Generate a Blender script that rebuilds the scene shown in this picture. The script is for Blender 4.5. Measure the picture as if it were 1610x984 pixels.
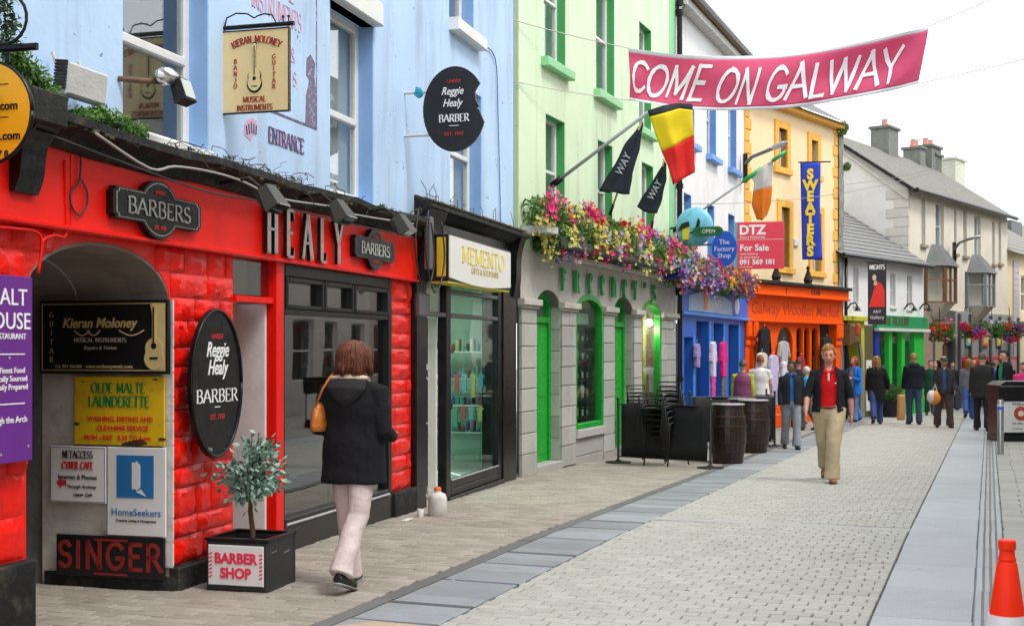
import bpy, math, random
from mathutils import Vector, Matrix, noise
random.seed(7)
for _o in list(bpy.data.objects): bpy.data.objects.remove(_o)
SC = bpy.context.scene
COL = SC.collection
PI = math.pi
# ------------------------------------------------------------------ camera
F = 2000.0; CX = 805.0; HY = 548.0; CZ = 1.65      # focal length and horizon, measured in the photograph's pixels
cam_d = bpy.data.cameras.new('camera'); cam = bpy.data.objects.new('camera', cam_d); COL.objects.link(cam)
cam.location = (0, 0, CZ); cam.rotation_euler = (PI/2, 0, 0)
cam_d.sensor_width = 36; cam_d.lens = 36*F/1610; cam_d.shift_y = (HY-492)/1610
cam_d.clip_start = .1; cam_d.clip_end = 3000
cam_d.dof.use_dof = True; cam_d.dof.focus_distance = 13.5; cam_d.dof.aperture_fstop = 8.0
SC.camera = cam
# ------------------------------------------------------------------ sky, sun, exposure
W = bpy.data.worlds.new('World'); SC.world = W; W.use_nodes = True
nt = W.node_tree; nt.nodes.clear()
SUN_EL, SUN_AZ = math.radians(58), math.radians(125)   # azimuth clockwise from +Y
sk = nt.nodes.new('ShaderNodeTexSky'); sk.sky_type = 'NISHITA'; sk.sun_disc = False
sk.sun_elevation = SUN_EL; sk.sun_rotation = SUN_AZ; sk.air_density = 1.5; sk.dust_density = 4
mx = nt.nodes.new('ShaderNodeMix'); mx.data_type = 'RGBA'; mx.inputs[0].default_value = .9
mx.inputs[7].default_value = (12.2, 12.45, 12.9, 1)    # an even layer of bright cloud over the sky
bg = nt.nodes.new('ShaderNodeBackground'); bg.inputs[1].default_value = .1
ow = nt.nodes.new('ShaderNodeOutputWorld')
nt.links.new(sk.outputs[0], mx.inputs[6]); nt.links.new(mx.outputs[2], bg.inputs[0]); nt.links.new(bg.outputs[0], ow.inputs[0])
sun_d = bpy.data.lights.new('sun', 'SUN'); sun_d.energy = 1.3; sun_d.angle = math.radians(14); sun_d.color = (1, .97, .92)
sun = bpy.data.objects.new('sun', sun_d); COL.objects.link(sun)
_sd = Vector((math.sin(SUN_AZ)*math.cos(SUN_EL), math.cos(SUN_AZ)*math.cos(SUN_EL), math.sin(SUN_EL)))
sun.rotation_euler = (-_sd).to_track_quat('-Z', 'Y').to_euler(); sun.location = _sd*60
vs = SC.view_settings; vs.view_transform = 'Standard'; vs.look = 'None'; vs.gamma = 1; vs.exposure = 0.72; vs.use_curve_mapping = False
SC.cycles.max_bounces = 8; SC.cycles.transparent_max_bounces = 16; SC.cycles.caustics_reflective = False; SC.cycles.caustics_refractive = False
SC.cycles.use_denoising = True; SC.cycles.sample_clamp_indirect = 6

# ------------------------------------------------------------------ materials
MATS = {}
def mat(name, col, rough=.6, var=.12, scale=6., bump=0., bscale=40., metal=0., spec=.5, col2=None, c2scale=3., c2amt=.5, coat=0., sheen=0., trans=0., streak=0., speck=0.):
    """principled surface: base colour with noise variation, optional second colour in patches (dirt, moss), bump"""
    if name in MATS: return MATS[name]
    m = bpy.data.materials.new(name); m.use_nodes = True; n = m.node_tree.nodes; l = m.node_tree.links
    p = n['Principled BSDF']; p.inputs['Roughness'].default_value = rough; p.inputs['Metallic'].default_value = metal
    p.inputs['Specular IOR Level'].default_value = spec; p.inputs['Coat Weight'].default_value = coat
    p.inputs['Sheen Weight'].default_value = sheen
    tc = n.new('ShaderNodeTexCoord')
    g = n.new('ShaderNodeNewGeometry')
    no = n.new('ShaderNodeTexNoise'); no.inputs['Scale'].default_value = scale; no.inputs['Detail'].default_value = 8; no.inputs['Roughness'].default_value = .65
    l.new(g.outputs['Position'], no.inputs['Vector'])
    oi = n.new('ShaderNodeObjectInfo')
    mr = n.new('ShaderNodeMapRange'); mr.inputs[1].default_value = .25; mr.inputs[2].default_value = .75; mr.inputs[3].default_value = 1-var; mr.inputs[4].default_value = 1+var*.7
    l.new(no.outputs[0], mr.inputs[0])
    rr = n.new('ShaderNodeMapRange'); rr.inputs[3].default_value = 1-var*.6; rr.inputs[4].default_value = 1+var*.4; l.new(oi.outputs['Random'], rr.inputs[0])
    mu = n.new('ShaderNodeMath'); mu.operation = 'MULTIPLY'; l.new(mr.outputs[0], mu.inputs[0]); l.new(rr.outputs[0], mu.inputs[1])
    hs = n.new('ShaderNodeHueSaturation'); hs.inputs['Color'].default_value = (*col, 1); l.new(mu.outputs[0], hs.inputs['Value'])
    out = hs.outputs[0]
    if col2:
        n2 = n.new('ShaderNodeTexNoise'); n2.inputs['Scale'].default_value = c2scale; n2.inputs['Detail'].default_value = 10; n2.inputs['Roughness'].default_value = .7
        if streak:
            mp = n.new('ShaderNodeMapping'); mp.inputs['Scale'].default_value = (1, 1, streak); l.new(g.outputs['Position'], mp.inputs[0]); l.new(mp.outputs[0], n2.inputs['Vector'])
        else: l.new(g.outputs['Position'], n2.inputs['Vector'])
        cr = n.new('ShaderNodeMapRange'); cr.inputs[1].default_value = .5; cr.inputs[2].default_value = .72; cr.inputs[3].default_value = 0; cr.inputs[4].default_value = c2amt
        l.new(n2.outputs[0], cr.inputs[0])
        mi = n.new('ShaderNodeMix'); mi.data_type = 'RGBA'; l.new(cr.outputs[0], mi.inputs[0]); l.new(out, mi.inputs[6]); mi.inputs[7].default_value = (*col2, 1)
        out = mi.outputs[2]
    if speck:
        for sc_, th in ((16, .70), (3.2, .715)):
            n3 = n.new('ShaderNodeTexNoise'); n3.inputs['Scale'].default_value = sc_; n3.inputs['Detail'].default_value = 3; n3.inputs['Roughness'].default_value = .6; l.new(g.outputs['Position'], n3.inputs['Vector'])
            c3 = n.new('ShaderNodeMapRange'); c3.inputs[1].default_value = th; c3.inputs[2].default_value = th+.04; c3.inputs[4].default_value = speck; l.new(n3.outputs[0], c3.inputs[0])
            i3 = n.new('ShaderNodeMix'); i3.data_type = 'RGBA'; l.new(c3.outputs[0], i3.inputs[0]); l.new(out, i3.inputs[6]); i3.inputs[7].default_value = (col[0]*.3, col[1]*.3, col[2]*.32, 1); out = i3.outputs[2]
    l.new(out, p.inputs['Base Color'])
    rm = n.new('ShaderNodeMapRange'); rm.inputs[3].default_value = max(0, rough-.1); rm.inputs[4].default_value = min(1, rough+.1); l.new(no.outputs[0], rm.inputs[0]); l.new(rm.outputs[0], p.inputs['Roughness'])
    if bump:
        nb = n.new('ShaderNodeTexNoise'); nb.inputs['Scale'].default_value = bscale; nb.inputs['Detail'].default_value = 6; l.new(g.outputs['Position'], nb.inputs['Vector'])
        b = n.new('ShaderNodeBump'); b.inputs['Strength'].default_value = bump; b.inputs['Distance'].default_value = .02; l.new(nb.outputs[0], b.inputs['Height']); l.new(b.outputs[0], p.inputs['Normal'])
    if trans:
        t = n.new('ShaderNodeBsdfTranslucent'); l.new(out, t.inputs[0]); ms = n.new('ShaderNodeMixShader'); ms.inputs[0].default_value = trans
        l.new(p.outputs[0], ms.inputs[1]); l.new(t.outputs[0], ms.inputs[2]); l.new(ms.outputs[0], n['Material Output'].inputs[0])
    MATS[name] = m; return m
def glass(name, tint=(.85,.9,.88), refl=.6, add=.03):
    if name in MATS: return MATS[name]
    m = bpy.data.materials.new(name); m.use_nodes = True; n = m.node_tree.nodes; l = m.node_tree.links; n.remove(n['Principled BSDF'])
    t = n.new('ShaderNodeBsdfTransparent'); t.inputs[0].default_value = (*tint, 1)
    gl = n.new('ShaderNodeBsdfGlossy'); gl.inputs['Roughness'].default_value = .015; gl.inputs[0].default_value = (.95,.97,1,1)
    lw_ = n.new('ShaderNodeLayerWeight'); lw_.inputs[0].default_value = .5; fr = n.new('ShaderNodeMath'); fr.operation = 'POWER'; l.new(lw_.outputs['Facing'], fr.inputs[0]); fr.inputs[1].default_value = 4
    ma = n.new('ShaderNodeMath'); ma.operation = 'MULTIPLY_ADD'; ma.inputs[1].default_value = refl; ma.inputs[2].default_value = add; ma.use_clamp = True
    l.new(fr.outputs[0], ma.inputs[0]); ms = n.new('ShaderNodeMixShader'); l.new(ma.outputs[0], ms.inputs[0]); l.new(t.outputs[0], ms.inputs[1]); l.new(gl.outputs[0], ms.inputs[2]); l.new(ms.outputs[0], n['Material Output'].inputs[0])
    g = n.new('ShaderNodeNewGeometry'); no = n.new('ShaderNodeTexNoise'); no.inputs['Scale'].default_value = .9; l.new(g.outputs['Position'], no.inputs['Vector'])
    b = n.new('ShaderNodeBump'); b.inputs['Strength'].default_value = .12; b.inputs['Distance'].default_value = .02; l.new(no.outputs[0], b.inputs['Height']); l.new(b.outputs[0], gl.inputs['Normal'])
    MATS[name] = m; return m
def emis(name, col, s):
    if name in MATS: return MATS[name]
    m = bpy.data.materials.new(name); m.use_nodes = True; p = m.node_tree.nodes['Principled BSDF']
    p.inputs['Base Color'].default_value = (*col, 1); p.inputs['Emission Color'].default_value = (*col, 1); p.inputs['Emission Strength'].default_value = s
    MATS[name] = m; return m

# ------------------------------------------------------------------ mesh builder
class MB:
    def __init__(s): s.v = []; s.f = []
    def quad(s, a, b, c, d): i = len(s.v); s.v += [Vector(a), Vector(b), Vector(c), Vector(d)]; s.f.append((i, i+1, i+2, i+3)); return s
    def poly(s, pts): i = len(s.v); s.v += [Vector(p) for p in pts]; s.f.append(tuple(range(i, i+len(pts)))); return s
    def box(s, a, b, M=None, taper=None):
        x0, y0, z0 = (min(a[i], b[i]) for i in range(3)); x1, y1, z1 = (max(a[i], b[i]) for i in range(3))
        P = [Vector(p) for p in ((x0,y0,z0),(x1,y0,z0),(x1,y1,z0),(x0,y1,z0),(x0,y0,z1),(x1,y0,z1),(x1,y1,z1),(x0,y1,z1))]
        if taper:
            cx, cy = (x0+x1)/2, (y0+y1)/2
            for k in range(4, 8): P[k].x = cx+(P[k].x-cx)*taper; P[k].y = cy+(P[k].y-cy)*taper
        if M: P = [M @ p for p in P]
        i = len(s.v); s.v += P
        s.f += [tuple(i+k for k in q) for q in ((0,3,2,1),(4,5,6,7),(0,1,5,4),(1,2,6,5),(2,3,7,6),(3,0,4,7))]; return s
    def bbox(s, a, b, c=.01):
        """box with chamfered edges on the outward (-y) side and top"""
        x0, y0, z0 = (min(a[i], b[i]) for i in range(3)); x1, y1, z1 = (max(a[i], b[i]) for i in range(3))
        c = min(c, (x1-x0)*.3, (y1-y0)*.45, (z1-z0)*.3)
        ring = lambda y, e: [Vector((x0+e, y, z0+e)), Vector((x1-e, y, z0+e)), Vector((x1-e, y, z1-e)), Vector((x0+e, y, z1-e))]
        i = len(s.v); s.v += ring(y0, c)+ring(y0+c, 0)+ring(y1, 0)
        s.f.append((i, i+1, i+2, i+3)); s.f.append((i+11, i+10, i+9, i+8))
        for r in (0, 4):
            for k in range(4): a_, b_ = i+r+k, i+r+(k+1) % 4; s.f.append((b_, a_, a_+4, b_+4))
        return s
    def prism(s, pts, y0, y1):
        """2D outline (x,z) extruded from y0 to y1"""
        n = len(pts); i = len(s.v)
        s.v += [Vector((p[0], y0, p[1])) for p in pts]+[Vector((p[0], y1, p[1])) for p in pts]
        s.f.append(tuple(range(i, i+n))); s.f.append(tuple(range(i+2*n-1, i+n-1, -1)))
        for k in range(n): a, b = i+k, i+(k+1) % n; s.f.append((b, a, a+n, b+n))
        return s
    def tube(s, pts, r, n=8, cap=True, flat=1.0, side=None):
        pts = [Vector(p) for p in pts]; m = len(pts)
        rs = r if isinstance(r, (list, tuple)) else [r]*m
        i0 = len(s.v); ref = Vector(side) if side else None
        prev = None
        for k, p in enumerate(pts):
            d = (pts[min(k+1, m-1)]-pts[max(k-1, 0)])
            d = d.normalized() if d.length > 1e-9 else Vector((0, 0, 1))
            if ref is not None: a = (ref-d*ref.dot(d))
            elif prev is None: a = d.orthogonal()
            else: a = prev-d*prev.dot(d)
            a = a.normalized() if a.length > 1e-6 else d.orthogonal().normalized()
            prev = a; b = d.cross(a)
            rr = rs[k]; rx, ry = rr if isinstance(rr, (list, tuple)) else (rr, rr*flat)
            for j in range(n):
                t = 2*PI*j/n; s.v.append(p+a*math.cos(t)*rx+b*math.sin(t)*ry)
        for k in range(m-1):
            for j in range(n):
                a, b = i0+k*n+j, i0+k*n+(j+1) % n; s.f.append((a, b, b+n, a+n))
        if cap: s.f.append(tuple(i0+j for j in range(n-1, -1, -1))); s.f.append(tuple(i0+(m-1)*n+j for j in range(n)))
        return s
    def lathe(s, prof, n=24, c=(0, 0, 0)):
        i0 = len(s.v); c = Vector(c); m = len(prof)
        for r, z in prof:
            for j in range(n): t = 2*PI*j/n; s.v.append(c+Vector((r*math.cos(t), r*math.sin(t), z)))
        for k in range(m-1):
            for j in range(n): a, b = i0+k*n+j, i0+k*n+(j+1) % n; s.f.append((a, b, b+n, a+n))
        s.f.append(tuple(i0+j for j in range(n-1, -1, -1))); s.f.append(tuple(i0+(m-1)*n+j for j in range(n)))
        return s
    def ball(s, c, r, n=10, m=7, fn=None):
        c = Vector(c); r = r if isinstance(r, (tuple, list)) else (r, r, r); i0 = len(s.v)
        for k in range(m+1):
            a = PI*k/m
            for j in range(n):
                t = 2*PI*j/n; p = Vector((math.sin(a)*math.cos(t), math.sin(a)*math.sin(t), math.cos(a)))
                q = Vector((p.x*r[0], p.y*r[1], p.z*r[2]))
                s.v.append(c+(fn(p, q) if fn else q))
        for k in range(m):
            for j in range(n): a, b = i0+k*n+j, i0+k*n+(j+1) % n; s.f.append((a, a+n, b+n, b))
        return s
    def add(s, o, M): i = len(s.v); s.v += [M @ v for v in o.v]; s.f += [tuple(i+k for k in f) for f in o.f]; return s
    def mesh(s, name, smooth=False, m=None):
        me = bpy.data.meshes.new(name); me.from_pydata([tuple(v) for v in s.v], [], s.f); me.validate()
        if smooth: me.polygons.foreach_set('use_smooth', [True]*len(me.polygons))
        if m: me.materials.append(m)
        me.update(); return me
    def build(s, name, m, parent=None, smooth=False, kind=None, label=None, auto=None):
        me = s.mesh(name, smooth or bool(auto), m)
        if auto: me.set_sharp_from_angle(angle=math.radians(auto))
        o = bpy.data.objects.new(name, me); COL.objects.link(o)
        if parent is not None: o.parent = parent
        if kind: o['kind'] = kind
        if label: o['label'] = label
        return o
def parts(name, m, parent, boxes, bev=False, **k):
    for a, b in boxes: (MB().bbox(a, b) if bev else MB().box(a, b)).build(name, m, parent, **k)
def inst(me, name, parent, loc=(0,0,0), rot=(0,0,0), scale=(1,1,1), kind=None):
    o = bpy.data.objects.new(name, me); COL.objects.link(o); o.parent = parent; o.location = loc; o.rotation_euler = rot; o.scale = scale
    if kind: o['kind'] = kind
    return o
def tag(o, label, cat, group=None):
    o['label'] = label; o['category'] = cat
    if group: o['group'] = group
    return o
def thing(name, label, cat, loc=(0,0,0), rotz=0, group=None):
    o = bpy.data.objects.new(name, None); COL.objects.link(o); o.location = loc; o.rotation_euler = (0, 0, rotz); o.empty_display_size = .2
    return tag(o, label, cat, group)
def copy_tree(o, parent=None):
    c = o.copy(); COL.objects.link(c); c.parent = parent
    for ch in list(o.children): copy_tree(ch, c)
    return c

def G(y): return 0.0 if y < 11.25 else -.0144*(y-11.25)          # the street falls gently away
def ground(px, py):
    dy = py-HY; Z = F*CZ/dy
    if Z > 11.25: Z = 2976/(dy-28.8)
    return Vector(((px-CX)/F*Z, Z, G(Z)))
def at(px, py, Z): return Vector(((px-CX)/F*Z, Z, CZ+(HY-py)/F*Z))
class Frame:
    """a vertical plane: x along it, y into it, z up"""
    def __init__(s, X, Y, dx, dy):
        L = math.hypot(dx, dy); s.o = Vector((X, Y, 0)); s.d = Vector((dx/L, dy/L, 0)); s.n = Vector((-dy/L, dx/L, 0)); s.rot = math.atan2(dy, dx)
    def hit(s, px, py, y=0.):
        r = Vector(((px-CX)/F, 1, 0)); o = s.o+s.n*y
        t = o.dot(s.n)/r.dot(s.n); p = r*t
        return (p-o).dot(s.d), CZ+(HY-py)/F*t
    def u(s, px, y=0.): return s.hit(px, 0, y)[0]
    def z(s, px, py, y=0.): return s.hit(px, py, y)[1]
    def P(s, u, y=0., z=0.): return s.o+s.d*u+s.n*y+Vector((0, 0, z))
    def loc(s, p): q = Vector(p)-s.o; return Vector((q.dot(s.d), q.dot(s.n), q.z))
    def root(s, name, label, cat, u=0., y=0., z=0., group=None): return thing(name, label, cat, s.P(u, y, z), s.rot, group)
    def perp(s, u, y=0.):
        """frame of a plane standing square to this one and facing the camera's side"""
        p = s.P(u, y); return Frame(p.x, p.y, -s.n.x, -s.n.y)
FR = Frame(-2.79, 6.94, .281, 1)      # blue house with red and black shopfronts
FG = Frame(.086, 17.18, .395, 1)      # pale green house, then white house with blue shop
FO = Frame(5.75, 31.5, .75, 1)        # yellow house with orange shop
FH = Frame(9.3, 36.3, .8, 1)          # low white house
FC = Frame(13.05, 41.9, .75, 1)       # long cream house
FY = Frame(19.95, 51.2, .7, 1)        # far yellow house
D = Vector((.3511, .9363, 0)); N = Vector((.9363, -.3511, 0))   # street direction and its right-hand side

def wall_mb(u0, u1, z0, z1, holes, y0=0., depth=.25, mb=None, top=True):
    """front face of a wall with rectangular or arched holes (u0,u1,z0,z1[,rise]) plus their reveals"""
    mb = mb or MB()
    us = sorted(set([u0, u1]+[h[0] for h in holes]+[h[1] for h in holes])); us = [x for x in us if u0 <= x <= u1]
    zs = sorted(set([z0, z1]+[h[2] for h in holes]+[h[3] for h in holes])); zs = [x for x in zs if z0 <= x <= z1]
    inside = lambda x, z: any(h[0] < x < h[1] and h[2] < z < h[3] for h in holes)
    for i in range(len(us)-1):
        for j in range(len(zs)-1):
            if not inside((us[i]+us[i+1])/2, (zs[j]+zs[j+1])/2):
                mb.quad((us[i], y0, zs[j]), (us[i+1], y0, zs[j]), (us[i+1], y0, zs[j+1]), (us[i], y0, zs[j+1]))
    for h in holes:
        a, b, c, d = h[:4]; y1 = y0+depth; rise = h[4] if len(h) > 4 else 0
        sp = d-rise
        if c > z0: mb.quad((a, y0, c), (a, y1, c), (b, y1, c), (b, y0, c))
        mb.quad((a, y0, c), (a, y0, sp), (a, y1, sp), (a, y1, c)); mb.quad((b, y0, c), (b, y1, c), (b, y1, sp), (b, y0, sp))
        if rise:
            n = 16; cx, rx = (a+b)/2, (b-a)/2
            pt = [(cx-rx*math.cos(PI*k/n), sp+rise*math.sin(PI*k/n)) for k in range(n+1)]
            for k in range(n):
                p, q = pt[k], pt[k+1]
                mb.quad((p[0], y0, p[1]), (q[0], y0, q[1]), (q[0], y0, d), (p[0], y0, d))
                mb.quad((p[0], y0, p[1]), (p[0], y1, p[1]), (q[0], y1, q[1]), (q[0], y0, q[1]))
        else: mb.quad((a, y0, d), (b, y0, d), (b, y1, d), (a, y1, d))
    return mb

# ------------------------------------------------------------------ lettering
def arc(cx, cy, rx, ry, a0, a1, n=10): return [(cx+rx*math.cos(math.radians(a0+(a1-a0)*k/n)), cy+ry*math.sin(math.radians(a0+(a1-a0)*k/n))) for k in range(n+1)]
GL = {
'A': (.8, [[(.02,0),(.4,1)], [(.4,1),(.78,0)], [(.17,.36),(.63,.36)]]), 'B': (.66, [[(.12,0),(.12,1)], [(.12,1),(.34,1)]+arc(.34,.76,.22,.24,90,-90)+[(.12,.52)], [(.12,.52),(.36,.52)]+arc(.36,.26,.26,.26,90,-90)+[(.12,0)]]),
'C': (.74, [arc(.42,.5,.37,.5,42,318,18)]), 'D': (.76, [[(.12,0),(.12,1)], [(.12,1),(.32,1)]+arc(.32,.5,.38,.5,90,-90,14)+[(.12,0)]]),
'E': (.62, [[(.12,0),(.12,1)], [(.12,1),(.56,1)], [(.12,.52),(.46,.52)], [(.12,0),(.58,0)]]), 'F': (.58, [[(.12,0),(.12,1)], [(.12,1),(.54,1)], [(.12,.52),(.44,.52)]]),
'G': (.8, [arc(.42,.5,.37,.5,42,330,18)+[(.74,.42)], [(.5,.42),(.76,.42)]]), 'H': (.78, [[(.12,0),(.12,1)], [(.66,0),(.66,1)], [(.12,.52),(.66,.52)]]),
'I': (.28, [[(.14,0),(.14,1)]]), 'J': (.5, [[(.38,1),(.38,.25)]+arc(.2,.25,.18,.25,0,-150,8)]), 'Z': (.64, [[(.06,1),(.58,1)], [(.58,1),(.06,0)], [(.06,0),(.6,0)]]), 'X': (.7, [[(.04,1),(.66,0)], [(.66,1),(.04,0)]]), 'K': (.72, [[(.12,0),(.12,1)], [(.62,1),(.14,.45)], [(.3,.6),(.66,0)]]), 'L': (.58, [[(.12,0),(.12,1)], [(.12,0),(.54,0)]]),
'M': (.92, [[(.12,0),(.12,1)], [(.12,1),(.46,.15)], [(.46,.15),(.8,1)], [(.8,1),(.8,0)]]), 'N': (.8, [[(.12,0),(.12,1)], [(.12,1),(.68,0)], [(.68,0),(.68,1)]]),
'O': (.84, [arc(.42,.5,.37,.5,90,450,22)]), 'P': (.62, [[(.12,0),(.12,1)], [(.12,1),(.34,1)]+arc(.34,.74,.23,.26,90,-90)+[(.12,.48)]]),
'R': (.72, [[(.12,0),(.12,1)], [(.12,1),(.34,1)]+arc(.34,.75,.23,.25,90,-90)+[(.12,.5)], [(.34,.5),(.68,0)]]), 'S': (.6, [arc(.31,.75,.23,.25,30,270,10)+arc(.31,.25,.25,.25,90,-145,10)[1:]]),
'T': (.68, [[(.34,0),(.34,1)], [(.02,1),(.66,1)]]), 'U': (.78, [[(.12,1),(.12,.3)]+arc(.39,.28,.27,.28,180,360,10)+[(.66,1)]]), 'V': (.76, [[(.02,1),(.38,0)], [(.38,0),(.74,1)]]),
'W': (1.06, [[(.02,1),(.28,0)], [(.28,0),(.53,1)], [(.53,1),(.78,0)], [(.78,0),(1.04,1)]]), 'Y': (.74, [[(.02,1),(.37,.48)], [(.72,1),(.37,.48)], [(.37,.48),(.37,0)]]),
"'": (.22, [[(.11,1),(.08,.75)]]), ' ': (.4, []), '&': (.8, [arc(.36,.77,.17,.22,-40,220,10)+[(.72,.02)], arc(.33,.26,.27,.26,120,350,12)+[(.62,.44)]])}
def strokes(text, h, thick=.14, thin=.05, serif=True, slant=0., gap=.06, wobble=0., squeeze=1., fn=None, yoff=0., ex=.004, font=None):
    """lettering of nib strokes, centred on x=0, baseline z=0; fn maps (x,z) to a 3D point"""
    gl = font or GL
    mb = MB(); tot = sum(gl[c][0]+gap for c in text)-gap; x0 = -tot/2
    rnd = random.Random(text)
    fn = fn or (lambda x, z: Vector((x, 0, z)))
    def put(x, z): return fn((x0+x+slant*(z))*h*squeeze, z*h)
    for c in text:
        w, st = gl[c]; jz = (rnd.random()-.5)*wobble; jr = 1+(rnd.random()-.5)*wobble
        for s in st:
            s = [(x, y*jr+jz) for x, y in s]
            if len(s) == 2 and wobble: (a, b) = s; s = [a, ((a[0]+b[0])/2+(rnd.random()-.5)*wobble*.4, (a[1]+b[1])/2), b]
            m = len(s); L = []
            for k in range(m):
                a, b = s[max(k-1, 0)], s[min(k+1, m-1)]; dx, dy = b[0]-a[0], b[1]-a[1]; l = math.hypot(dx, dy) or 1; dx /= l; dy /= l
                nib = abs(dx*math.sin(math.radians(22))-dy*math.cos(math.radians(22)))
                wd = (thin+(thick-thin)*max(0, (nib-.35)/.65))/2
                if wobble: wd = thick/2*(.75+.5*rnd.random())
                ek = 0
                if wobble or not serif: ek = wd if k in (0, m-1) else 0
                sx = (-1 if k == 0 else 1)*ek
                L.append((s[k][0]+dx*sx, s[k][1]+dy*sx, -dy*wd/squeeze, dx*wd))
            if wobble:
                L2 = []
                for k in range(m-1):
                    for q_ in range(5): L2.append(tuple(a_+(b_-a_)*q_/5 for a_, b_ in zip(L[k], L[k+1])))
                L = L2+[L[-1]]; m = len(L)
            for k in range(m-1):
                p, q = L[k], L[k+1]
                A, B, C_, D_ = put(p[0]+p[2], p[1]+p[3]), put(q[0]+q[2], q[1]+q[3]), put(q[0]-q[2], q[1]-q[3]), put(p[0]-p[2], p[1]-p[3])
                i = len(mb.v); off = Vector((0, -ex, 0))
                mb.v += [A, B, C_, D_, A+off, B+off, C_+off, D_+off]
                mb.f += [(i+4, i+7, i+6, i+5), (i, i+1, i+5, i+4), (i+1, i+2, i+6, i+5), (i+2, i+3, i+7, i+6), (i+3, i, i+4, i+7)]
            if serif and len(s) == 2:
                for e in s:
                    if (abs(e[1]) < .01 or abs(e[1]-1) < .01) and abs(s[0][0]-s[1][0]) < abs(s[0][1]-s[1][1]):
                        a, b = .11, thin*.9; zz = e[1] if e[1] < .5 else e[1]-b
                        A, B, C_, D_ = put(e[0]-a, zz), put(e[0]+a, zz), put(e[0]+a, zz+b), put(e[0]-a, zz+b)
                        i = len(mb.v); off = Vector((0, -ex, 0)); mb.v += [A, B, C_, D_, A+off, B+off, C_+off, D_+off]
                        mb.f += [(i+4, i+5, i+6, i+7), (i, i+4, i+7, i+3), (i+1, i+2, i+6, i+5), (i+3, i+7, i+6, i+2), (i, i+1, i+5, i+4)]
                    elif abs(s[0][1]-s[1][1]) < .01 and e is s[1] and (e[1] < .02 or e[1] > .98):
                        sg = 1 if e[1] < .5 else -1
                        mbp = [put(e[0]-thin, e[1]), put(e[0], e[1]), put(e[0]+.02, e[1]+sg*.22)]; i = len(mb.v); off = Vector((0, -ex, 0))
                        mb.v += mbp+[p+off for p in mbp]; mb.f += [(i+3, i+4, i+5) if sg > 0 else (i+3, i+5, i+4), (i, i+3, i+5, i+2), (i+1, i+2, i+5, i+4)]
        x0 += w+gap
    return mb
def text_mb(s, size, ex=.003, shear=0., squeeze=1., bold=0., align='CENTER', gap=1.):
    cu = bpy.data.curves.new('lettering', 'FONT'); cu.body = s; cu.size = size; cu.extrude = ex; cu.shear = shear; cu.align_x = align; cu.resolution_u = 3
    cu.offset = bold; cu.space_character = gap
    ob = bpy.data.objects.new('lettering', cu); me = bpy.data.meshes.new_from_object(ob)
    mb = MB(); mb.v = [Vector((v.co.x*squeeze, -v.co.z, v.co.y)) for v in me.vertices]; mb.f = [tuple(p.vertices) for p in me.polygons]
    bpy.data.objects.remove(ob); bpy.data.curves.remove(cu); bpy.data.meshes.remove(me); return mb
def T(x=0, y=0, z=0, rx=0, ry=0, rz=0, s=1): return Matrix.Translation((x, y, z)) @ Matrix.Rotation(rz, 4, 'Z') @ Matrix.Rotation(ry, 4, 'Y') @ Matrix.Rotation(rx, 4, 'X') @ (Matrix.Diagonal((*s, 1)) if isinstance(s, tuple) else Matrix.Scale(s, 4))
def write(parent, s, x, z, size, m, y=0., **k):
    return MB().add(text_mb(s, size, **k), T(x, y, z)).build('lettering', m, parent)
def nibs(parent, s, x, z, h, m, y=0., name='lettering', **k):
    return MB().add(strokes(s, h, **k), T(x, y, z)).build(name, m, parent)
def ellipse(cx, cz, rx, rz, n=40, a0=0): return [(cx+rx*math.cos(a0+2*PI*k/n), cz+rz*math.sin(a0+2*PI*k/n)) for k in range(n)]
def rect(x0, z0, x1, z1): return [(x0, z0), (x1, z0), (x1, z1), (x0, z1)]
def guitar_mb(h, ex=.004):
    """outline of a guitar standing upright, h tall"""
    pts = []
    for k in range(36):
        a = 2*PI*k/36; z = math.sin(a)*.24; r = .17*math.cos(a)
        wd = 1.0-.22*math.exp(-((z-.02)/.07)**2)-.12*max(0, z)/.24
        pts.append((r*wd*1.05, z+.25))
    mb = MB().prism([(x*h, z*h) for x, z in pts], -ex, 0)
    mb.prism([(x*h, z*h) for x, z in rect(-.028, .45, .028, .84)], -ex*1.2, 0)
    mb.prism([(x*h, z*h) for x, z in ((-.03, .84), (.03, .84), (.055, .98), (.0, 1.0), (-.055, .98))], -ex, 0)
    return mb
WR = bpy.data.textures.new('wrinkles', 'CLOUDS'); WR.noise_scale = .17; WR.noise_depth = 2
WR2 = bpy.data.textures.new('fine_wrinkles', 'CLOUDS'); WR2.noise_scale = .05; WR2.noise_depth = 1
def fuse(ob, vox, smooth=2, disp=0., tex=None):
    m = ob.modifiers.new('fuse', 'REMESH'); m.mode = 'VOXEL'; m.voxel_size = vox; m.use_smooth_shade = True
    if smooth: s = ob.modifiers.new('smooth', 'SMOOTH'); s.iterations = smooth; s.factor = .5
    if disp: d = ob.modifiers.new('folds', 'DISPLACE'); d.texture = tex or WR; d.strength = disp; d.mid_level = .5; d.texture_coords = 'LOCAL'
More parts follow.
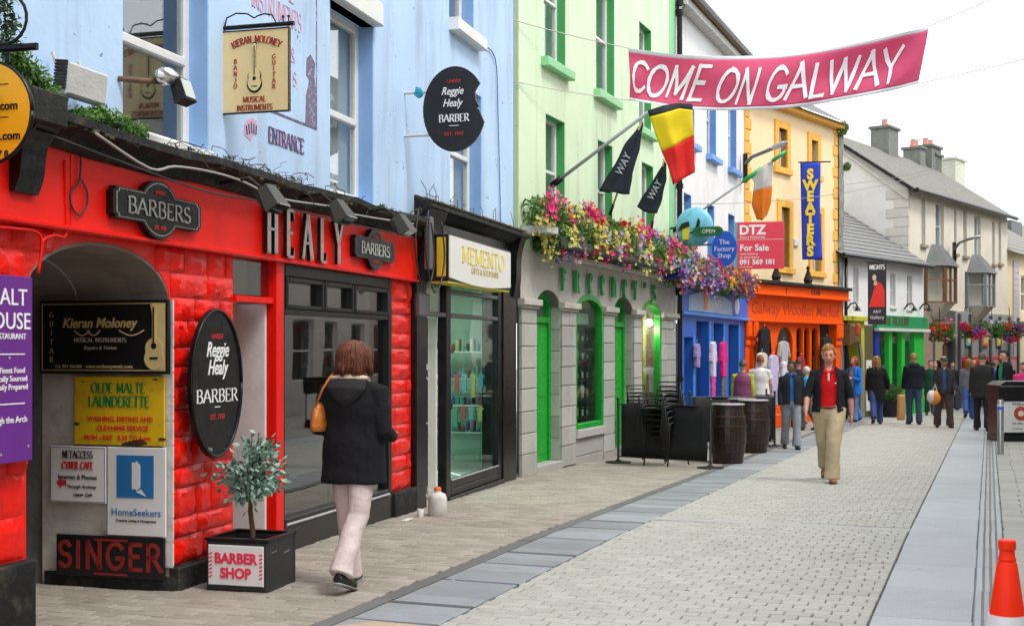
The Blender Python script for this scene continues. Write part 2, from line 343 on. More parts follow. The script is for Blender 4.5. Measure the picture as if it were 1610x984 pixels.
# ================================================================== GROUND
S0 = Vector((-.41, 7.69, 0))
def SP(s, t, z=0.): p = S0+D*s+N*t; p.z = G(p.y)+z; return p
def pave_mat(name, col, var=.18, rough=.75, bump=.35, stain=(.1,.09,.075), stain_amt=.5, lo=.52):
    m = bpy.data.materials.new(name); m.use_nodes = True; n = m.node_tree.nodes; l = m.node_tree.links; p = n['Principled BSDF']
    g = n.new('ShaderNodeNewGeometry'); oi = n.new('ShaderNodeObjectInfo')
    ad = n.new('ShaderNodeMath'); l.new(g.outputs['Random Per Island'], ad.inputs[0]); l.new(oi.outputs['Random'], ad.inputs[1])
    fr = n.new('ShaderNodeMath'); fr.operation = 'FRACT'; l.new(ad.outputs[0], fr.inputs[0])
    mr = n.new('ShaderNodeMapRange'); mr.inputs[3].default_value = 1-var; mr.inputs[4].default_value = 1+var*.6; l.new(fr.outputs[0], mr.inputs[0])
    n1 = n.new('ShaderNodeTexNoise'); n1.inputs['Scale'].default_value = 90; n1.inputs['Detail'].default_value = 4; l.new(g.outputs['Position'], n1.inputs['Vector'])
    m1 = n.new('ShaderNodeMapRange'); m1.inputs[1].default_value = .3; m1.inputs[2].default_value = .7; m1.inputs[3].default_value = .82; m1.inputs[4].default_value = 1.15; l.new(n1.outputs[0], m1.inputs[0])
    mu = n.new('ShaderNodeMath'); mu.operation = 'MULTIPLY'; l.new(mr.outputs[0], mu.inputs[0]); l.new(m1.outputs[0], mu.inputs[1])
    hs = n.new('ShaderNodeHueSaturation'); hs.inputs['Color'].default_value = (*col, 1); l.new(mu.outputs[0], hs.inputs['Value'])
    n2 = n.new('ShaderNodeTexNoise'); n2.inputs['Scale'].default_value = 1.3; n2.inputs['Detail'].default_value = 10; n2.inputs['Roughness'].default_value = .72; l.new(g.outputs['Position'], n2.inputs['Vector'])
    m2 = n.new('ShaderNodeMapRange'); m2.inputs[1].default_value = lo; m2.inputs[2].default_value = .75; m2.inputs[4].default_value = stain_amt; l.new(n2.outputs[0], m2.inputs[0])
    mi = n.new('ShaderNodeMix'); mi.data_type = 'RGBA'; l.new(m2.outputs[0], mi.inputs[0]); l.new(hs.outputs[0], mi.inputs[6]); mi.inputs[7].default_value = (*stain, 1)
    l.new(mi.outputs[2], p.inputs['Base Color']); p.inputs['Roughness'].default_value = rough
    b = n.new('ShaderNodeBump'); b.inputs['Strength'].default_value = bump; b.inputs['Distance'].default_value = .004; l.new(n1.outputs[0], b.inputs['Height']); l.new(b.outputs[0], p.inputs['Normal'])
    MATS[name] = m; return m
M_SETT = pave_mat('grey_setts', (.375,.365,.325), .10, stain_amt=.30, stain=(.22,.20,.16))
M_SIDE = pave_mat('brown_pavers', (.325,.29,.24), .18, stain_amt=.55, stain=(.15,.13,.105), lo=.47)
M_SLAB = pave_mat('blue_granite', (.27,.29,.305), .22, rough=.55, bump=.8, stain=(.13,.13,.13), stain_amt=.6, lo=.46)
M_SLABR = pave_mat('pale_granite', (.36,.375,.39), .09, rough=.6, bump=.8, stain=(.2,.2,.2), stain_amt=.45, lo=.48)
M_KERB = pave_mat('kerb_granite', (.12,.12,.115), .2, stain_amt=.4)
M_DARK = pave_mat('dark_granite', (.10,.10,.105), .3)
M_BEIGE = pave_mat('beige_concrete', (.45,.34,.22), .08, stain_amt=.3)
M_BED = pave_mat('joint_sand', (.12,.11,.095), .2)
def sheet(name, s0, s1, t0, t1, z, m, kind='structure'):
    mb = MB(); ss = [s0]+[x for x in (1.5, 3.805, 6, 9) if s0 < x < s1]+[s1]
    ts = [t0+(t1-t0)*k/8 for k in range(9)]
    for i in range(len(ss)-1):
        for j in range(8): mb.quad(SP(ss[i], ts[j], z), SP(ss[i+1], ts[j], z), SP(ss[i+1], ts[j+1], z), SP(ss[i], ts[j+1], z))
    for k, f in enumerate(mb.f): mb.f[k] = f[::-1]
    o = mb.build(name, m, None, kind=kind); return o
gm = MB()
for ya, yb in ((-40, 11.25), (11.25, 900)):
    gm.quad((-400, ya, G(ya)-.09), (500, ya, G(ya)-.09), (500, yb, G(yb)-.09), (-400, yb, G(yb)-.09))
gm.build('ground', pave_mat('far_ground', (.33,.33,.30), .05), None, kind='structure')
road = sheet('road', -9, 75, -.8, 9, -.03, M_BED)
pavement = sheet('pavement', -9, 75, -12, -.7, -.028, M_BED)
for o in (road, pavement): o.data.update()
def stone_mesh(L, Wd, H, m, name, seed, c=.006):
    r = random.Random(seed); mb = MB(); j = lambda a: (r.random()-.5)*a
    a, b = L/2, Wd/2
    mb.v = [Vector(p) for p in ((-a+j(.006),-b+j(.004),-H),(a+j(.006),-b+j(.004),-H),(a,b,-H),(-a,b,-H))]
    q = [(-a+j(.008), -b+j(.006)), (a+j(.008), -b+j(.006)), (a+j(.008), b+j(.006)), (-a+j(.008), b+j(.006))]
    mb.v += [Vector((x, y, -c)) for x, y in q]+[Vector((x-math.copysign(c, x), y-math.copysign(c, y), j(.003))) for x, y in q]
    for k in range(4):
        n_ = (k+1) % 4; mb.f += [(k, n_, 4+n_, 4+k), (4+k, 4+n_, 8+n_, 8+k)]
    mb.f.append((8, 9, 10, 11)); return mb
def lay(parent, name, s0, s1, t0, t1, L, Wd, m, gap=.007, nmax=300, seed=1, skip=None, H=.028, near=None, jit=.002):
    """running-bond paving: rows square to the street; the nearest stones are objects, the rest one mesh"""
    r = random.Random(seed); spots = []; nrow = int((s1-s0)/Wd)
    for i in range(nrow):
        s = s0+(i+.5)*Wd; off = (i % 2)*L*.5+(r.random()-.5)*.03; t = t0-off
        while t < t1:
            a, b = max(t, t0), min(t+L, t1)
            if b-a > .04 and not (skip and skip(s, (a+b)/2)): spots.append((s, (a+b)/2, b-a))
            t += L
    def vis(q):
        p = SP(q[0], q[1]); 
        if p.y < 6.5: return False
        x = CX+F*p.x/p.y; y = HY+F*CZ/p.y; return -20 < x < 1630 and y < 1000
    spots.sort(key=lambda q: (not vis(q), SP(q[0], q[1]).y))
    variants = [stone_mesh(L-gap, Wd-gap, H, m, name, seed*10+k).mesh(name, False, m) for k in range(5)]
    rot = math.atan2(N.y, N.x); rest = MB()
    vm = [stone_mesh(L-gap, Wd-gap, H, m, name, seed*10+k) for k in range(5)]
    for k, (s, t, w) in enumerate(spots):
        p = SP(s, t, (r.random()-.5)*jit*2); rx, ry = (r.random()-.5)*.012, (r.random()-.5)*.012; sc = (w-gap)/(L-gap)
        slope = -.0144 if p.y > 11.25 else 0
        if k < nmax: inst(variants[k % 5], name, parent, p, (rx+slope, ry, rot), (sc, 1, 1))
        else: rest.add(vm[k % 5], T(p.x, p.y, p.z, rx+slope, ry, rot, (sc, 1, 1)))
    if rest.v: rest.build(name+'_field', m, parent, kind='stuff')
lay(road, 'sett', -1.6, 48, .006, 2.40, .172, .115, M_SETT, gap=.009, nmax=300, seed=1, skip=lambda s, t: 5.04 < s < 5.27)
lay(pavement, 'paver', -3.1, 34, -3.6, -.715, .205, .105, M_SIDE, nmax=300, seed=2, jit=.003)
gum = MB(); rg_ = random.Random(77)
for k in range(150):
    p = SP(rg_.uniform(-1.2, 16), rg_.uniform(-2.4, 2.9), .0015); s_ = rg_.uniform(.008, .018); gum.lathe([(s_, 0), (s_*.8, .002)], 7, p)
gum.build('gum_spots', mat('trodden_gum', (.30,.29,.27), .8, .4, 3), road, kind='stuff')
lay(road, 'paving_slab', -1.8, 32, 3.20, 6.6, .42, .30, M_SETT, nmax=60, seed=3)
def slabs(name, s0, s1, t0, t1, lens, m, seed, parent=road, gap=.008, zt=0.002, darkevery=None):
    gap = .005
    r = random.Random(seed); s = s0; k = 0; cache = {}
    while s < s1:
        L = lens[k % len(lens)]; mm = m(s, k) if callable(m) else m
        key = (L, mm.name, k % 3)
        if key not in cache: cache[key] = stone_mesh(t1-t0-gap, L-gap, .03, mm, name, seed+k, c=.004).mesh(name, False, mm)
        p = SP(s+L/2, (t0+t1)/2, zt+(r.random()-.5)*.002)
        inst(cache[key], name, parent, p, (-.0144 if p.y > 11.25 else 0, 0, math.atan2(N.y, N.x))); s += L; k += 1
slabs('granite_slab', -.84, 50, -.58, 0, [.42, .30, .035, .24, .26, .07, .24, .30, .26, .035], lambda s, k: M_DARK if k % 10 in (2, 5, 9) else M_SLAB, 11)
slabs('concrete_patch', -2.24, -.84, -.58, 0, [.7], M_BEIGE, 12)
slabs('granite_slab', -1.9, 50, 2.41, 2.99, [1.05, 1.0, .95], M_SLABR, 13)
slabs('kerb_stone', -2.2, 60, -.70, -.585, [.9], M_KERB, 14, zt=.006)
slabs('granite_band', 5.02, 5.26, 0.005, 2.405, [.24], pave_mat('band_granite', (.36,.36,.355), .06), 15)
sheet('drain_bed', -1.8, 42, 2.99, 3.2, -.008, pave_mat('drain_grey', (.17,.17,.17), .1))
M_STEEL = mat('drain_steel', (.27,.27,.27), .5, .25, 30, metal=.3)
for (a, b, mm, z) in ((2.995, 3.045, M_SLABR, 0), (3.049, 3.094, M_STEEL, -.002), (3.098, 3.143, M_STEEL, -.002), (3.147, 3.197, M_SLABR, 0)):
    slabs('drain_channel', -1.8, 42, a, b, [1.0], mm, 16, zt=z, gap=.004)
# ================================================================== OPPOSITE SIDE OF THE STREET (seen in the shop windows, shades the lane)
M_SLATE = mat('roof_slate', (.10,.105,.11), .6, .3, 5, .4, 20, col2=(.16,.16,.12), c2amt=.5)
M_PVC = mat('white_frame', (.78,.78,.76), .4, .05)
M_GL = glass('window_glass'); M_GLD = glass('window_glass_upper', (.88,.92,.92), .9, .09)
M_ROOM = mat('room_wall', (.12,.11,.10), .9, .3); M_CURT = mat('net_curtain', (.62,.62,.60), .9, .15, 20)
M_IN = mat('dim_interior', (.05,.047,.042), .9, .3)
FP = Frame(*(SP(-16, 6.9).xy), *(D.xy))
def opp(u0, u1, h, col, name, label, sillcol):
    r = FP.root(name, label, 'building', u0)
    L = u1-u0; m = mat('plaster_'+name, col, .8, .12, 2, .2, 30, col2=(.3,.28,.22), c2amt=.3)
    holes = []; n = max(2, int(L/2.4))
    for i in range(n):
        c = (i+.5)*L/n
        for z in (3.9, 6.4): holes.append((c-.45, c+.45, z, z+1.5))
        holes.append((c-.8, c+.8, .7, 2.5))
    rowmb = MB()
    w = wall_mb(0, L, -1.5, h, holes, 0, .2)
    w.quad((0, 0, -1.5), (0, 0, h), (0, 7, h), (0, 7, -1.5)); w.quad((L, 0, -1.5), (L, 7, -1.5), (L, 7, h), (L, 0, h)); w.quad((0, 7, -1.5), (0, 7, h), (L, 7, h), (L, 7, -1.5))
    # this side of the street faces the other way: turn the block about its own front line
    flip = Matrix.Diagonal((1, -1, 1, 1)); fl = MB().add(w, flip); fl.f = [f[::-1] for f in fl.f]; fl.build('wall', m, r)
    MB().prism([(0, h), (L, h), (L, h+1.8), (0, h+1.8)], -3.4, -3.5).build('roof', M_SLATE, r)
    rf = MB(); rf.quad((-.1, .25, h-.02), (L+.1, .25, h-.02), (L+.1, -3.5, h+2.2), (-.1, -3.5, h+2.2)); rf.quad((-.1, -7.2, h-.02), (L+.1, -7.2, h-.02), (L+.1, -3.5, h+2.2), (-.1, -3.5, h+2.2)); rf.build('roof', M_SLATE, r)
    for (a, b, c, d) in holes:
        f = MB(); 
        for q in ((a, c, a+.06, d), (b-.06, c, b, d), (a, c, b, c+.06), (a, d-.06, b, d), (a, (c+d)/2-.03, b, (c+d)/2+.03)): f.box((q[0], -.12, q[1]), (q[2], -.16, q[3]))
        wf = f.build('window', M_PVC, r); MB().box((a, -.145, c), (b, -.15, d)).build('pane', M_GL, wf)
        MB().box((a, -.19, c), (b, -.195, d)).build('pane_backing', M_CURT if d > 3 else M_IN, wf)  # net curtain upstairs; below, a near-black sheet standing in for room shade
    return r
opp(0, 9, 8.2, (.62,.55,.42), 'cream_stone_building', 'cream rendered three storey building across the lane opposite the red barber shop', 0)
opp(9, 17, 7.2, (.45,.45,.42), 'grey_building', 'grey rendered building across the lane opposite the black shopfront', 0)
opp(17, 27, 8.0, (.66,.58,.44), 'ochre_building', 'ochre rendered building across the lane opposite the pale green house', 0)
opp(27, 50, 7.0, (.6,.6,.57), 'white_building', 'long white rendered building across the lane opposite the yellow house', 0)
opp(50, 66, 6.2, (.5,.47,.42), 'tan_building', 'tan rendered building across the lane opposite the cream house', 0)
# ================================================================== BLUE HOUSE WITH TWO SHOPFRONTS
M_BLUE = mat('blue_wall_paint', (.50,.67,.90), .85, .08, 1.1, .12, 22, col2=(.33,.41,.52), c2scale=2.6, c2amt=.8, streak=.14, speck=.9, spec=.3)
M_BLUE2 = mat('blue_reveal_paint', (.28,.47,.80), .8, .08)
M_WHITE = mat('white_paint', (.78,.78,.75), .5, .08, 4, .1, 30, col2=(.35,.33,.3), c2amt=.25)
M_RED = mat('red_gloss_paint', (.80,.008,.005), .3, .14, 3, .2, 14, spec=.25, col2=(.35,.01,.008), c2amt=.5)
M_REDF = mat('red_fascia_paint', (.86,.012,.005), .4, .08, 2.5, .12, 14, spec=.2, col2=(.5,.02,.012), c2scale=5, c2amt=.4)
M_BLK = mat('black_paint', (.007,.007,.008), .3, .3, 5, .2, 18, spec=.28, col2=(.03,.03,.03), c2scale=6, c2amt=.5)
M_BLKM = mat('weathered_black', (.016,.016,.016), .7, .35, 8, .5, 22, spec=.25, col2=(.10,.095,.07), c2scale=7, c2amt=.6)
M_GREYM = mat('grey_metal', (.16,.16,.165), .4, .15, metal=.6)
M_CHROME = mat('brushed_metal', (.62,.61,.58), .3, .15, 20, metal=.9)
M_WHITED = mat('dirty_white', (.62,.60,.56), .7, .15, 5, .3, 25, col2=(.2,.18,.15), c2scale=6, c2amt=.5)
M_GREYR = mat('rough_grey_render', (.20,.195,.18), .85, .25, 4, .8, 9, col2=(.08,.078,.07), c2amt=.6)
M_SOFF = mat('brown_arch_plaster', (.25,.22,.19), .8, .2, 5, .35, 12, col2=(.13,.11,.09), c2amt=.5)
M_GLS = glass('shop_glass', (.72,.70,.64), 1.1, .09)
M_GLM = glass('shop_glass_green', (.78,.92,.86), .4, .02)
M_MOSS = mat('moss', (.085,.08,.04), .95, .4, 30, 1, 60, col2=(.07,.05,.03), c2amt=.8)
M_LEAF = mat('leaf_green', (.07,.20,.03), .5, .45, 20, trans=.25); M_LEAF2 = mat('leaf_light', (.15,.30,.05), .5, .4, 20, trans=.25)
M_TWIG = mat('dry_twigs', (.07,.055,.04), .9, .3)
M_GOLD = mat('gold_lettering', (.60,.46,.20), .45, .1); M_WHL = mat('white_lettering', (.85,.85,.83), .5, .02); M_REDL = mat('red_lettering', (.55,.03,.03), .5, .05)
M_BLACKL = mat('black_lettering', (.012,.012,.012), .5, .05)
uL = -4.2; uE = FR.u(807)
zF0, zF1, zC = 2.35, 2.81, 2.98
uA0, uA1 = FR.u(48), FR.u(272)            # the arch
zSp, zCr = 1.98, 2.31
# --- upper wall
bh = FR.root('blue_house', 'pale blue rendered house standing above the red and black shopfronts', 'house')
def RU(*px): return [FR.u(p) for p in px]
W1 = (FR.u(193), FR.u(330)-.02, FR.z(300, 243, .15), 5.0); W2 = (FR.u(519), FR.u(587), FR.z(565, 322, .15), 4.72); W3 = (FR.u(708), FR.u(757), FR.z(737, 354, .15), 4.72)
w3t = FR.z(712, 32); W3b = (FR.u(706), FR.u(745), w3t+.0, w3t+1.9)
W2b = (FR.u(519), FR.u(585), 4.95, 7.0); W1b = (FR.u(195), FR.u(325), 5.4, 7.4)
holes = [W1, W2, W3, W3b, W2b, W1b]
w = wall_mb(uL, uE, zC-.2, 10.5, holes, 0, .16)
w.quad((uE, 0, 2.8), (uE, 9, 2.8), (uE, 9, 10.5), (uE, 0, 10.5)); w.quad((uL, 0, -.5), (uL, 0, 10.5), (uL, 9, 10.5), (uL, 9, -.5)); w.quad((uL, 0, 10.5), (uE, 0, 10.5), (uE, 9, 10.5), (uL, 9, 10.5))
w.build('wall', M_BLUE, bh)
parts('window_reveal', M_BLUE2, bh, [((h[1]-.012, .004, h[2]), (h[1]+.0, .158, h[3]-.003)) for h in holes])
def sash(parent, u0, u1, z0, z1, y, rails=(.5,), mulls=(), fw=.07, m=None, gm_=None, behind=None, bd=.35, name='window', yoff=.06):
    m = m or M_PVC; f = MB()
    f.bbox((u0, y, z0), (u0+fw, y+yoff, z1)); f.bbox((u1-fw, y, z0), (u1, y+yoff, z1)); f.bbox((u0+fw, y, z0), (u1-fw, y+yoff, z0+fw)); f.bbox((u0+fw, y, z1-fw), (u1-fw, y+yoff, z1))
    for r_ in rails: zz = z0+(z1-z0)*r_; f.bbox((u0+fw, y-.01, zz-fw*.45), (u1-fw, y+yoff, zz+fw*.45))
    for q in mulls: uu = u0+(u1-u0)*q; f.bbox((uu-fw*.35, y+.004, z0+fw), (uu+fw*.35, y+yoff-.004, z1-fw))
    wf = f.build(name, m, parent)
    MB().box((u0+fw*.5, y+yoff*.5, z0+fw*.5), (u1-fw*.5, y+yoff*.5+.006, z1-fw*.5)).build('pane', gm_ or M_GLD, wf)
    if behind:
        b = MB(); b.box((u0, y+yoff+bd, z0), (u1, y+yoff+bd+.01, z1)); b.box((u0-.01, y+yoff+.002, z0), (u0, y+yoff+bd, z1)); b.box((u1, y+yoff+.002, z0), (u1+.01, y+yoff+bd, z1)); b.build('pane_backing', behind, wf)  # net curtain, or with the dark materials a sheet standing in for room shade
    return wf
sash(bh, W1[0], W1[1], W1[2], W1[3], .15, (.33,), fw=.075, behind=M_ROOM)
sash(bh, *W2, .15, (.45,), fw=.075, behind=M_CURT, bd=.03); sash(bh, *W3, .15, (.5,), behind=M_CURT, bd=.03)
for q in (W3b, W2b, W1b): sash(bh, *q, .15, (.5,), behind=M_CURT)
MB().bbox((FR.u(518), -.10, 4.72), (FR.u(587)+.02, .12, 4.94)).build('window_sill', M_WHITE, bh)
MB().bbox((FR.u(706), -.12, w3t-.14), (FR.u(752), .1, w3t)).build('window_sill', M_WHITE, bh)
MB().bbox((W1[0], -.05, W1[2]-.05), (W1[1], .12, W1[2]+.005)).build('window_sill', M_WHITE, bh)
# faded mural
M_FADE = mat('faded_red_print', (.62,.40,.55), .8, .1); M_FADB = mat('faded_dark_print', (.16,.13,.20), .8, .35, 30, col2=(.42,.52,.75), c2scale=20, c2amt=1.0); M_NAVY = mat('navy_print', (.10,.12,.28), .7, .2, 30)
ua, ub = FR.u(362), FR.u(498); zb = FR.z(498, 205)
parts('painted_border', M_FADB, bh, [((ua, -.004, zb), (ub, .0, zb+.018)), ((ub-.014, -.004, zb+.018), (ub, 0, zb+1.5))])
sil = [(FR.u(x), FR.z(x, y)) for x, y in ((480, 195), (497, 205), (497, 150), (494, 120), (495, 100), (488, 86), (482, 92), (481, 118), (486, 126), (481, 150))]
MB().prism(sil, -.0035, 0).build('painted_figure', M_FADB, bh, label='faded grey painted standing figure')
def on(parent, frame, s, pxc, py0, py1, m, y=-.001, fn=nibs, **k):
    """a word on a frame, by its centre column and its bottom and top rows in the photo"""
    u, z0 = frame.hit(pxc, py0, y); z1 = frame.z(pxc, py1, y); return fn(parent, s, u, z0, abs(z1-z0), m, y=y, **k)
on(bh, FR, 'ENTRANCE', 452, 234, 211, M_FADE, y=-.001, squeeze=.86)
on(bh, FR, 'ENTRANCE', 450.5, 233, 209.5, M_NAVY, y=-.006, squeeze=.86)
on(bh, FR, 'INSTRUMENTS', 436, 32, 2, M_FADE, thick=.16, squeeze=.72); on(bh, FR, '&', 460, 98, 76, M_FADE); on(bh, FR, 'S', 463, 136, 114, M_FADE)
on(bh, FR, 'MUSICAL', 436, -8, -34, M_FADE, squeeze=.9)
hand = [(FR.u(x), FR.z(x, y)) for x, y in ((383,212),(384,196),(389,188),(396,185),(402,190),(405,197),(404,206),(399,212),(394,222),(388,216))]
MB().prism(hand, -.003, 0).build('painted_hand', M_FADE, bh, label='small pointing hand painted in faded blue and red')
hl = MB()
for a in range(5): u_, z_ = FR.hit(387+a*3.6, 190+abs(a-2)*2), 0; hl.tube([(FR.u(386+a*4), -.005, FR.z(386+a*4, 192+abs(a-2)*3)), (FR.u(388+a*3.4), -.005, FR.z(388+a*3.4, 210+abs(a-2)))], .006, 4)
hl.build('painted_outline', M_NAVY, bh)
# --- red shopfront
rs = FR.root('red_barber_shopfront', 'glossy red barber shopfront with rough painted blocks, arch passage and dark framed window', 'shopfront')
M_REDB = mat('red_block_paint', (.86,.010,.004), .25, .16, 5, .5, 20, spec=.28, col2=(.34,.010,.008), c2scale=5, c2amt=.65, streak=.4, speck=.75)
ub0, ub1 = FR.u(430), FR.u(615)          # window bay
uD0 = FR.u(372); uW = FR.u(650)
H1 = (uA0, uA1, -.6, zCr, zCr-zSp)
H2 = (uD0, ub1, -.6, zF0)
wall_mb(uL, uW, -.5, zF0+.03, [H1, H2], .03, .30).build('wall', M_REDB, rs)
# blocks: six shapes shared by all
def rock_mesh(seed):
    r = random.Random(seed); mb = MB(); n = 6
    for j in range(n+1):
        for i in range(n+1):
            x, z = i/n, j/n; ex = min(i, n-i), min(j, n-j); e = min(ex)
            d = 0 if e == 0 else (.88 if e == 1 else 1)*(.55+.7*noise.noise(Vector((x*3.2+seed*3.1, z*2.2, seed)))+.16*r.random())
            mb.v.append(Vector((x+(0 if e == 0 else (r.random()-.5)*.05), -d, z+(0 if e == 0 else (r.random()-.5)*.05))))
    for j in range(n):
        for i in range(n): a = j*(n+1)+i; mb.f.append((a, a+1, a+n+2, a+n+1))
    # corners a little inwards so the joints wander
    for k in (0, n, n*(n+1), (n+1)**2-1): mb.v[k].x += (r.random()-.5)*.05; mb.v[k].z += (r.random()-.5)*.12
    return mb
ROCK = [rock_mesh(k).mesh('block', True, M_REDB) for k in range(7)]
for _m in ROCK: _m.set_sharp_from_angle(angle=math.radians(75))
rr = random.Random(5)
def arch_half(z):
    if z <= zSp: return (uA1-uA0)/2
    q = max(0, 1-((z-zSp)/(zCr-zSp))**2); return (uA1-uA0)/2*math.sqrt(q)
def blocks(x0f, x1f, z0, z1, hmin, hmax, lmin, lmax):
    z = z0
    while z < z1-.02:
        h = min(hmin+(hmax-hmin)*rr.random(), z1-z)
        if z1-z-h < .06: h = z1-z
        a, b = x0f(z, h), x1f(z, h); x = a
        while x < b-.02:
            L = min(lmin+(lmax-lmin)*rr.random(), b-x)
            if b-x-L < .1: L = b-x
            inst(ROCK[rr.randrange(7)], 'block', rs, (x+.004, .028, z+.004), (0, 0, 0), (L-.006, .022+.035*rr.random(), h-.004)); x += L
        z += h
uc = (uA0+uA1)/2
blocks(lambda z, h: uA1+.012 if z+h/2 <= zSp else uc+arch_half(z+h*.2)+.02, lambda z, h: uD0-.012, .16, zF0, .13, .22, .22, .52)
blocks(lambda z, h: uL, lambda z, h: uA0-.012 if z+h/2 <= zSp else uc-arch_half(z+h*.2)-.02, .47, zF0, .15, .24, .3, .6)
blocks(lambda z, h: ub1+.006, lambda z, h: uW-.012, .22, zF0, .13, .20, .5, .6)
parts('plinth', M_BLKM, rs, [((uA1+.004, -.045, -.5), (uD0-.004, .03, .158)), ((uL, -.045, -.5), (uA0-.004, .03, .465)), ((ub1, -.05, -.5), (uW, .03, .218))], True)
# fascia, cornice
fa = MB(); fa.bbox((uL, -.045, zF0+.01), (uW, .03, zF1), .006); fa.build('fascia', M_REDF, rs)
MB().bbox((uL, -.075, zF0-.012), (uW+.01, .02, zF0+.018), .008).build('fascia_moulding', M_RED, rs)
sj = FR.u(100); MB().box((sj, -.05, zF0+.02), (sj+.018, -.043, zF1-.02)).build('fascia_joint', M_RED, rs)
co = MB(); prof = [(-.05, zF1-.02), (-.09, zF1+.0), (-.10, zF1+.05), (-.20, zF1+.09), (-.24, zF1+.10), (-.24, zF1+.15), (-.02, zC+.03), (.0, zC+.03), (.0, zF1-.02)]
nseg = 26; i0 = len(co.v)
for k in range(nseg+1):
    u_ = uL+(uW-uL)*k/nseg; wv = .012*math.sin(k*1.3)+.008*math.sin(k*3.1)
    for (y_, z_) in prof: co.v.append(Vector((u_, y_, z_+wv)))
npf = len(prof)
for k in range(nseg):
    for j in range(npf-1): a = i0+k*npf+j; co.f.append((a, a+1, a+npf+1, a+npf))
co.f.append(tuple(i0+j for j in range(npf))); co.f.append(tuple(i0+nseg*npf+j for j in range(npf-1, -1, -1)))
co.build('cornice', M_BLKM, rs)
# moss, twigs and dead leaves on the ledge
def leafclump(mb, c, r, n, size, rnd, up=.3):
    for _ in range(n):
        while True:
            p = Vector((rnd.uniform(-1, 1), rnd.uniform(-1, 1), rnd.uniform(-1, 1)))
            if p.length < 1: break
        q = Vector(c)+Vector((p.x*r[0], p.y*r[1], p.z*r[2])); a = Vector((rnd.gauss(0, 1), rnd.gauss(0, 1), rnd.gauss(0, .7))).normalized(); b = a.orthogonal().normalized()
        b = Matrix.Rotation(rnd.random()*6, 3, a) @ b; s = size*(.6+.8*rnd.random()); cdir = a.cross(b)
        mb.quad(q-b*s, q-cdir*s*.38+a*s*.12, q+b*s, q+cdir*s*.38+a*s*.12)
def ivy(parent_frame, name, label, pts, n, size, spread, group=None, mats=(None, None)):
    """trailing plant: pts are (u, y, z) knots of its mass"""
    c0 = pts[0]; r = parent_frame.root(name, label, 'plant', c0[0], c0[1], c0[2], group); rnd = random.Random(label)
    a, b, tw = MB(), MB(), MB()
    for p in pts:
        q = Vector(p)-Vector(c0); leafclump(a, q, spread, n, size, rnd); leafclump(b, q+Vector((0, -.03, .02)), spread, n//2, size*.8, rnd)
        for _ in range(4):
            e = q+Vector((rnd.uniform(-1, 1)*spread[0], rnd.uniform(-1, 1)*spread[1], rnd.uniform(-1, 1)*spread[2])); tw.tube([q+Vector((0, .04, -.05)), (q+e)/2+Vector((0, 0, .02)), e], .003, 4, cap=False)
    a.build('leaves', mats[0] or M_LEAF, r, kind='stuff'); b.build('new_leaves', mats[1] or M_LEAF2, r, kind='stuff'); tw.build('stem', M_TWIG, r); return r
def fr3(px, py, y): u, z = FR.hit(px, py, y); return (u, y, z)
ivy(FR, 'ledge_plant', 'leafy green fern hanging from the ledge behind the round orange sign', [fr3(x, y, -.16) for x, y in ((22, 95), (45, 120), (58, 140), (30, 150), (70, 155), (80, 165))], 210, .022, (.07, .07, .075))
ivy(FR, 'ledge_plant', 'leafy green plant on the ledge between the white heater and the tall window', [fr3(x, y, -.14) for x, y in ((150, 180), (168, 187), (185, 195), (203, 207), (218, 212), (140, 190), (122, 185))], 170, .019, (.07, .06, .05))
ivy(FR, 'ledge_plant', 'small sprouting weed on the ledge above the right end of the barber fascia', [fr3(x, y, -.12) for x, y in ((598, 328), (612, 336), (625, 342))], 60, .016, (.05, .05, .03), mats=(M_MOSS, M_LEAF))
ivy(FR, 'ledge_plant', 'tiny green sprig growing on the ledge under the hanging guitar sign', [fr3(x, y, -.12) for x, y in ((345, 258), (330, 252))], 50, .015, (.03, .03, .03), mats=(M_LEAF2, M_LEAF))
rnd = random.Random(3); ms = MB(); tw = MB()
for k in range(900):
    u_ = uL+(uW-uL)*rnd.random(); y_ = -.02-.21*rnd.random(); z_ = zC+.02+(y_)*.45+.012*rnd.random(); s_ = .012+.02*rnd.random()
    ms.ball((u_, y_, z_), (s_*1.6, s_, s_*.6), 5, 3)
ms.build('moss', M_MOSS, rs, kind='stuff')
for k in range(190):
    u_ = rnd.choice((FR.u(rnd.uniform(230, 450)), uL+(uW-uL)*rnd.random())); y_ = -.05-.2*rnd.random(); z_ = zF1+.10+.10*rnd.random()
    pts = [Vector((u_, y_, z_))]; 
    for _ in range(5): pts.append(pts[-1]+Vector((rnd.uniform(-.02, .09), rnd.uniform(-.03, .03), rnd.uniform(-.035, .03))))
    tw.tube(pts, .002+.004*rnd.random()**2, 4, cap=False)
tw.build('dead_stems', M_TWIG, rs, kind='stuff')
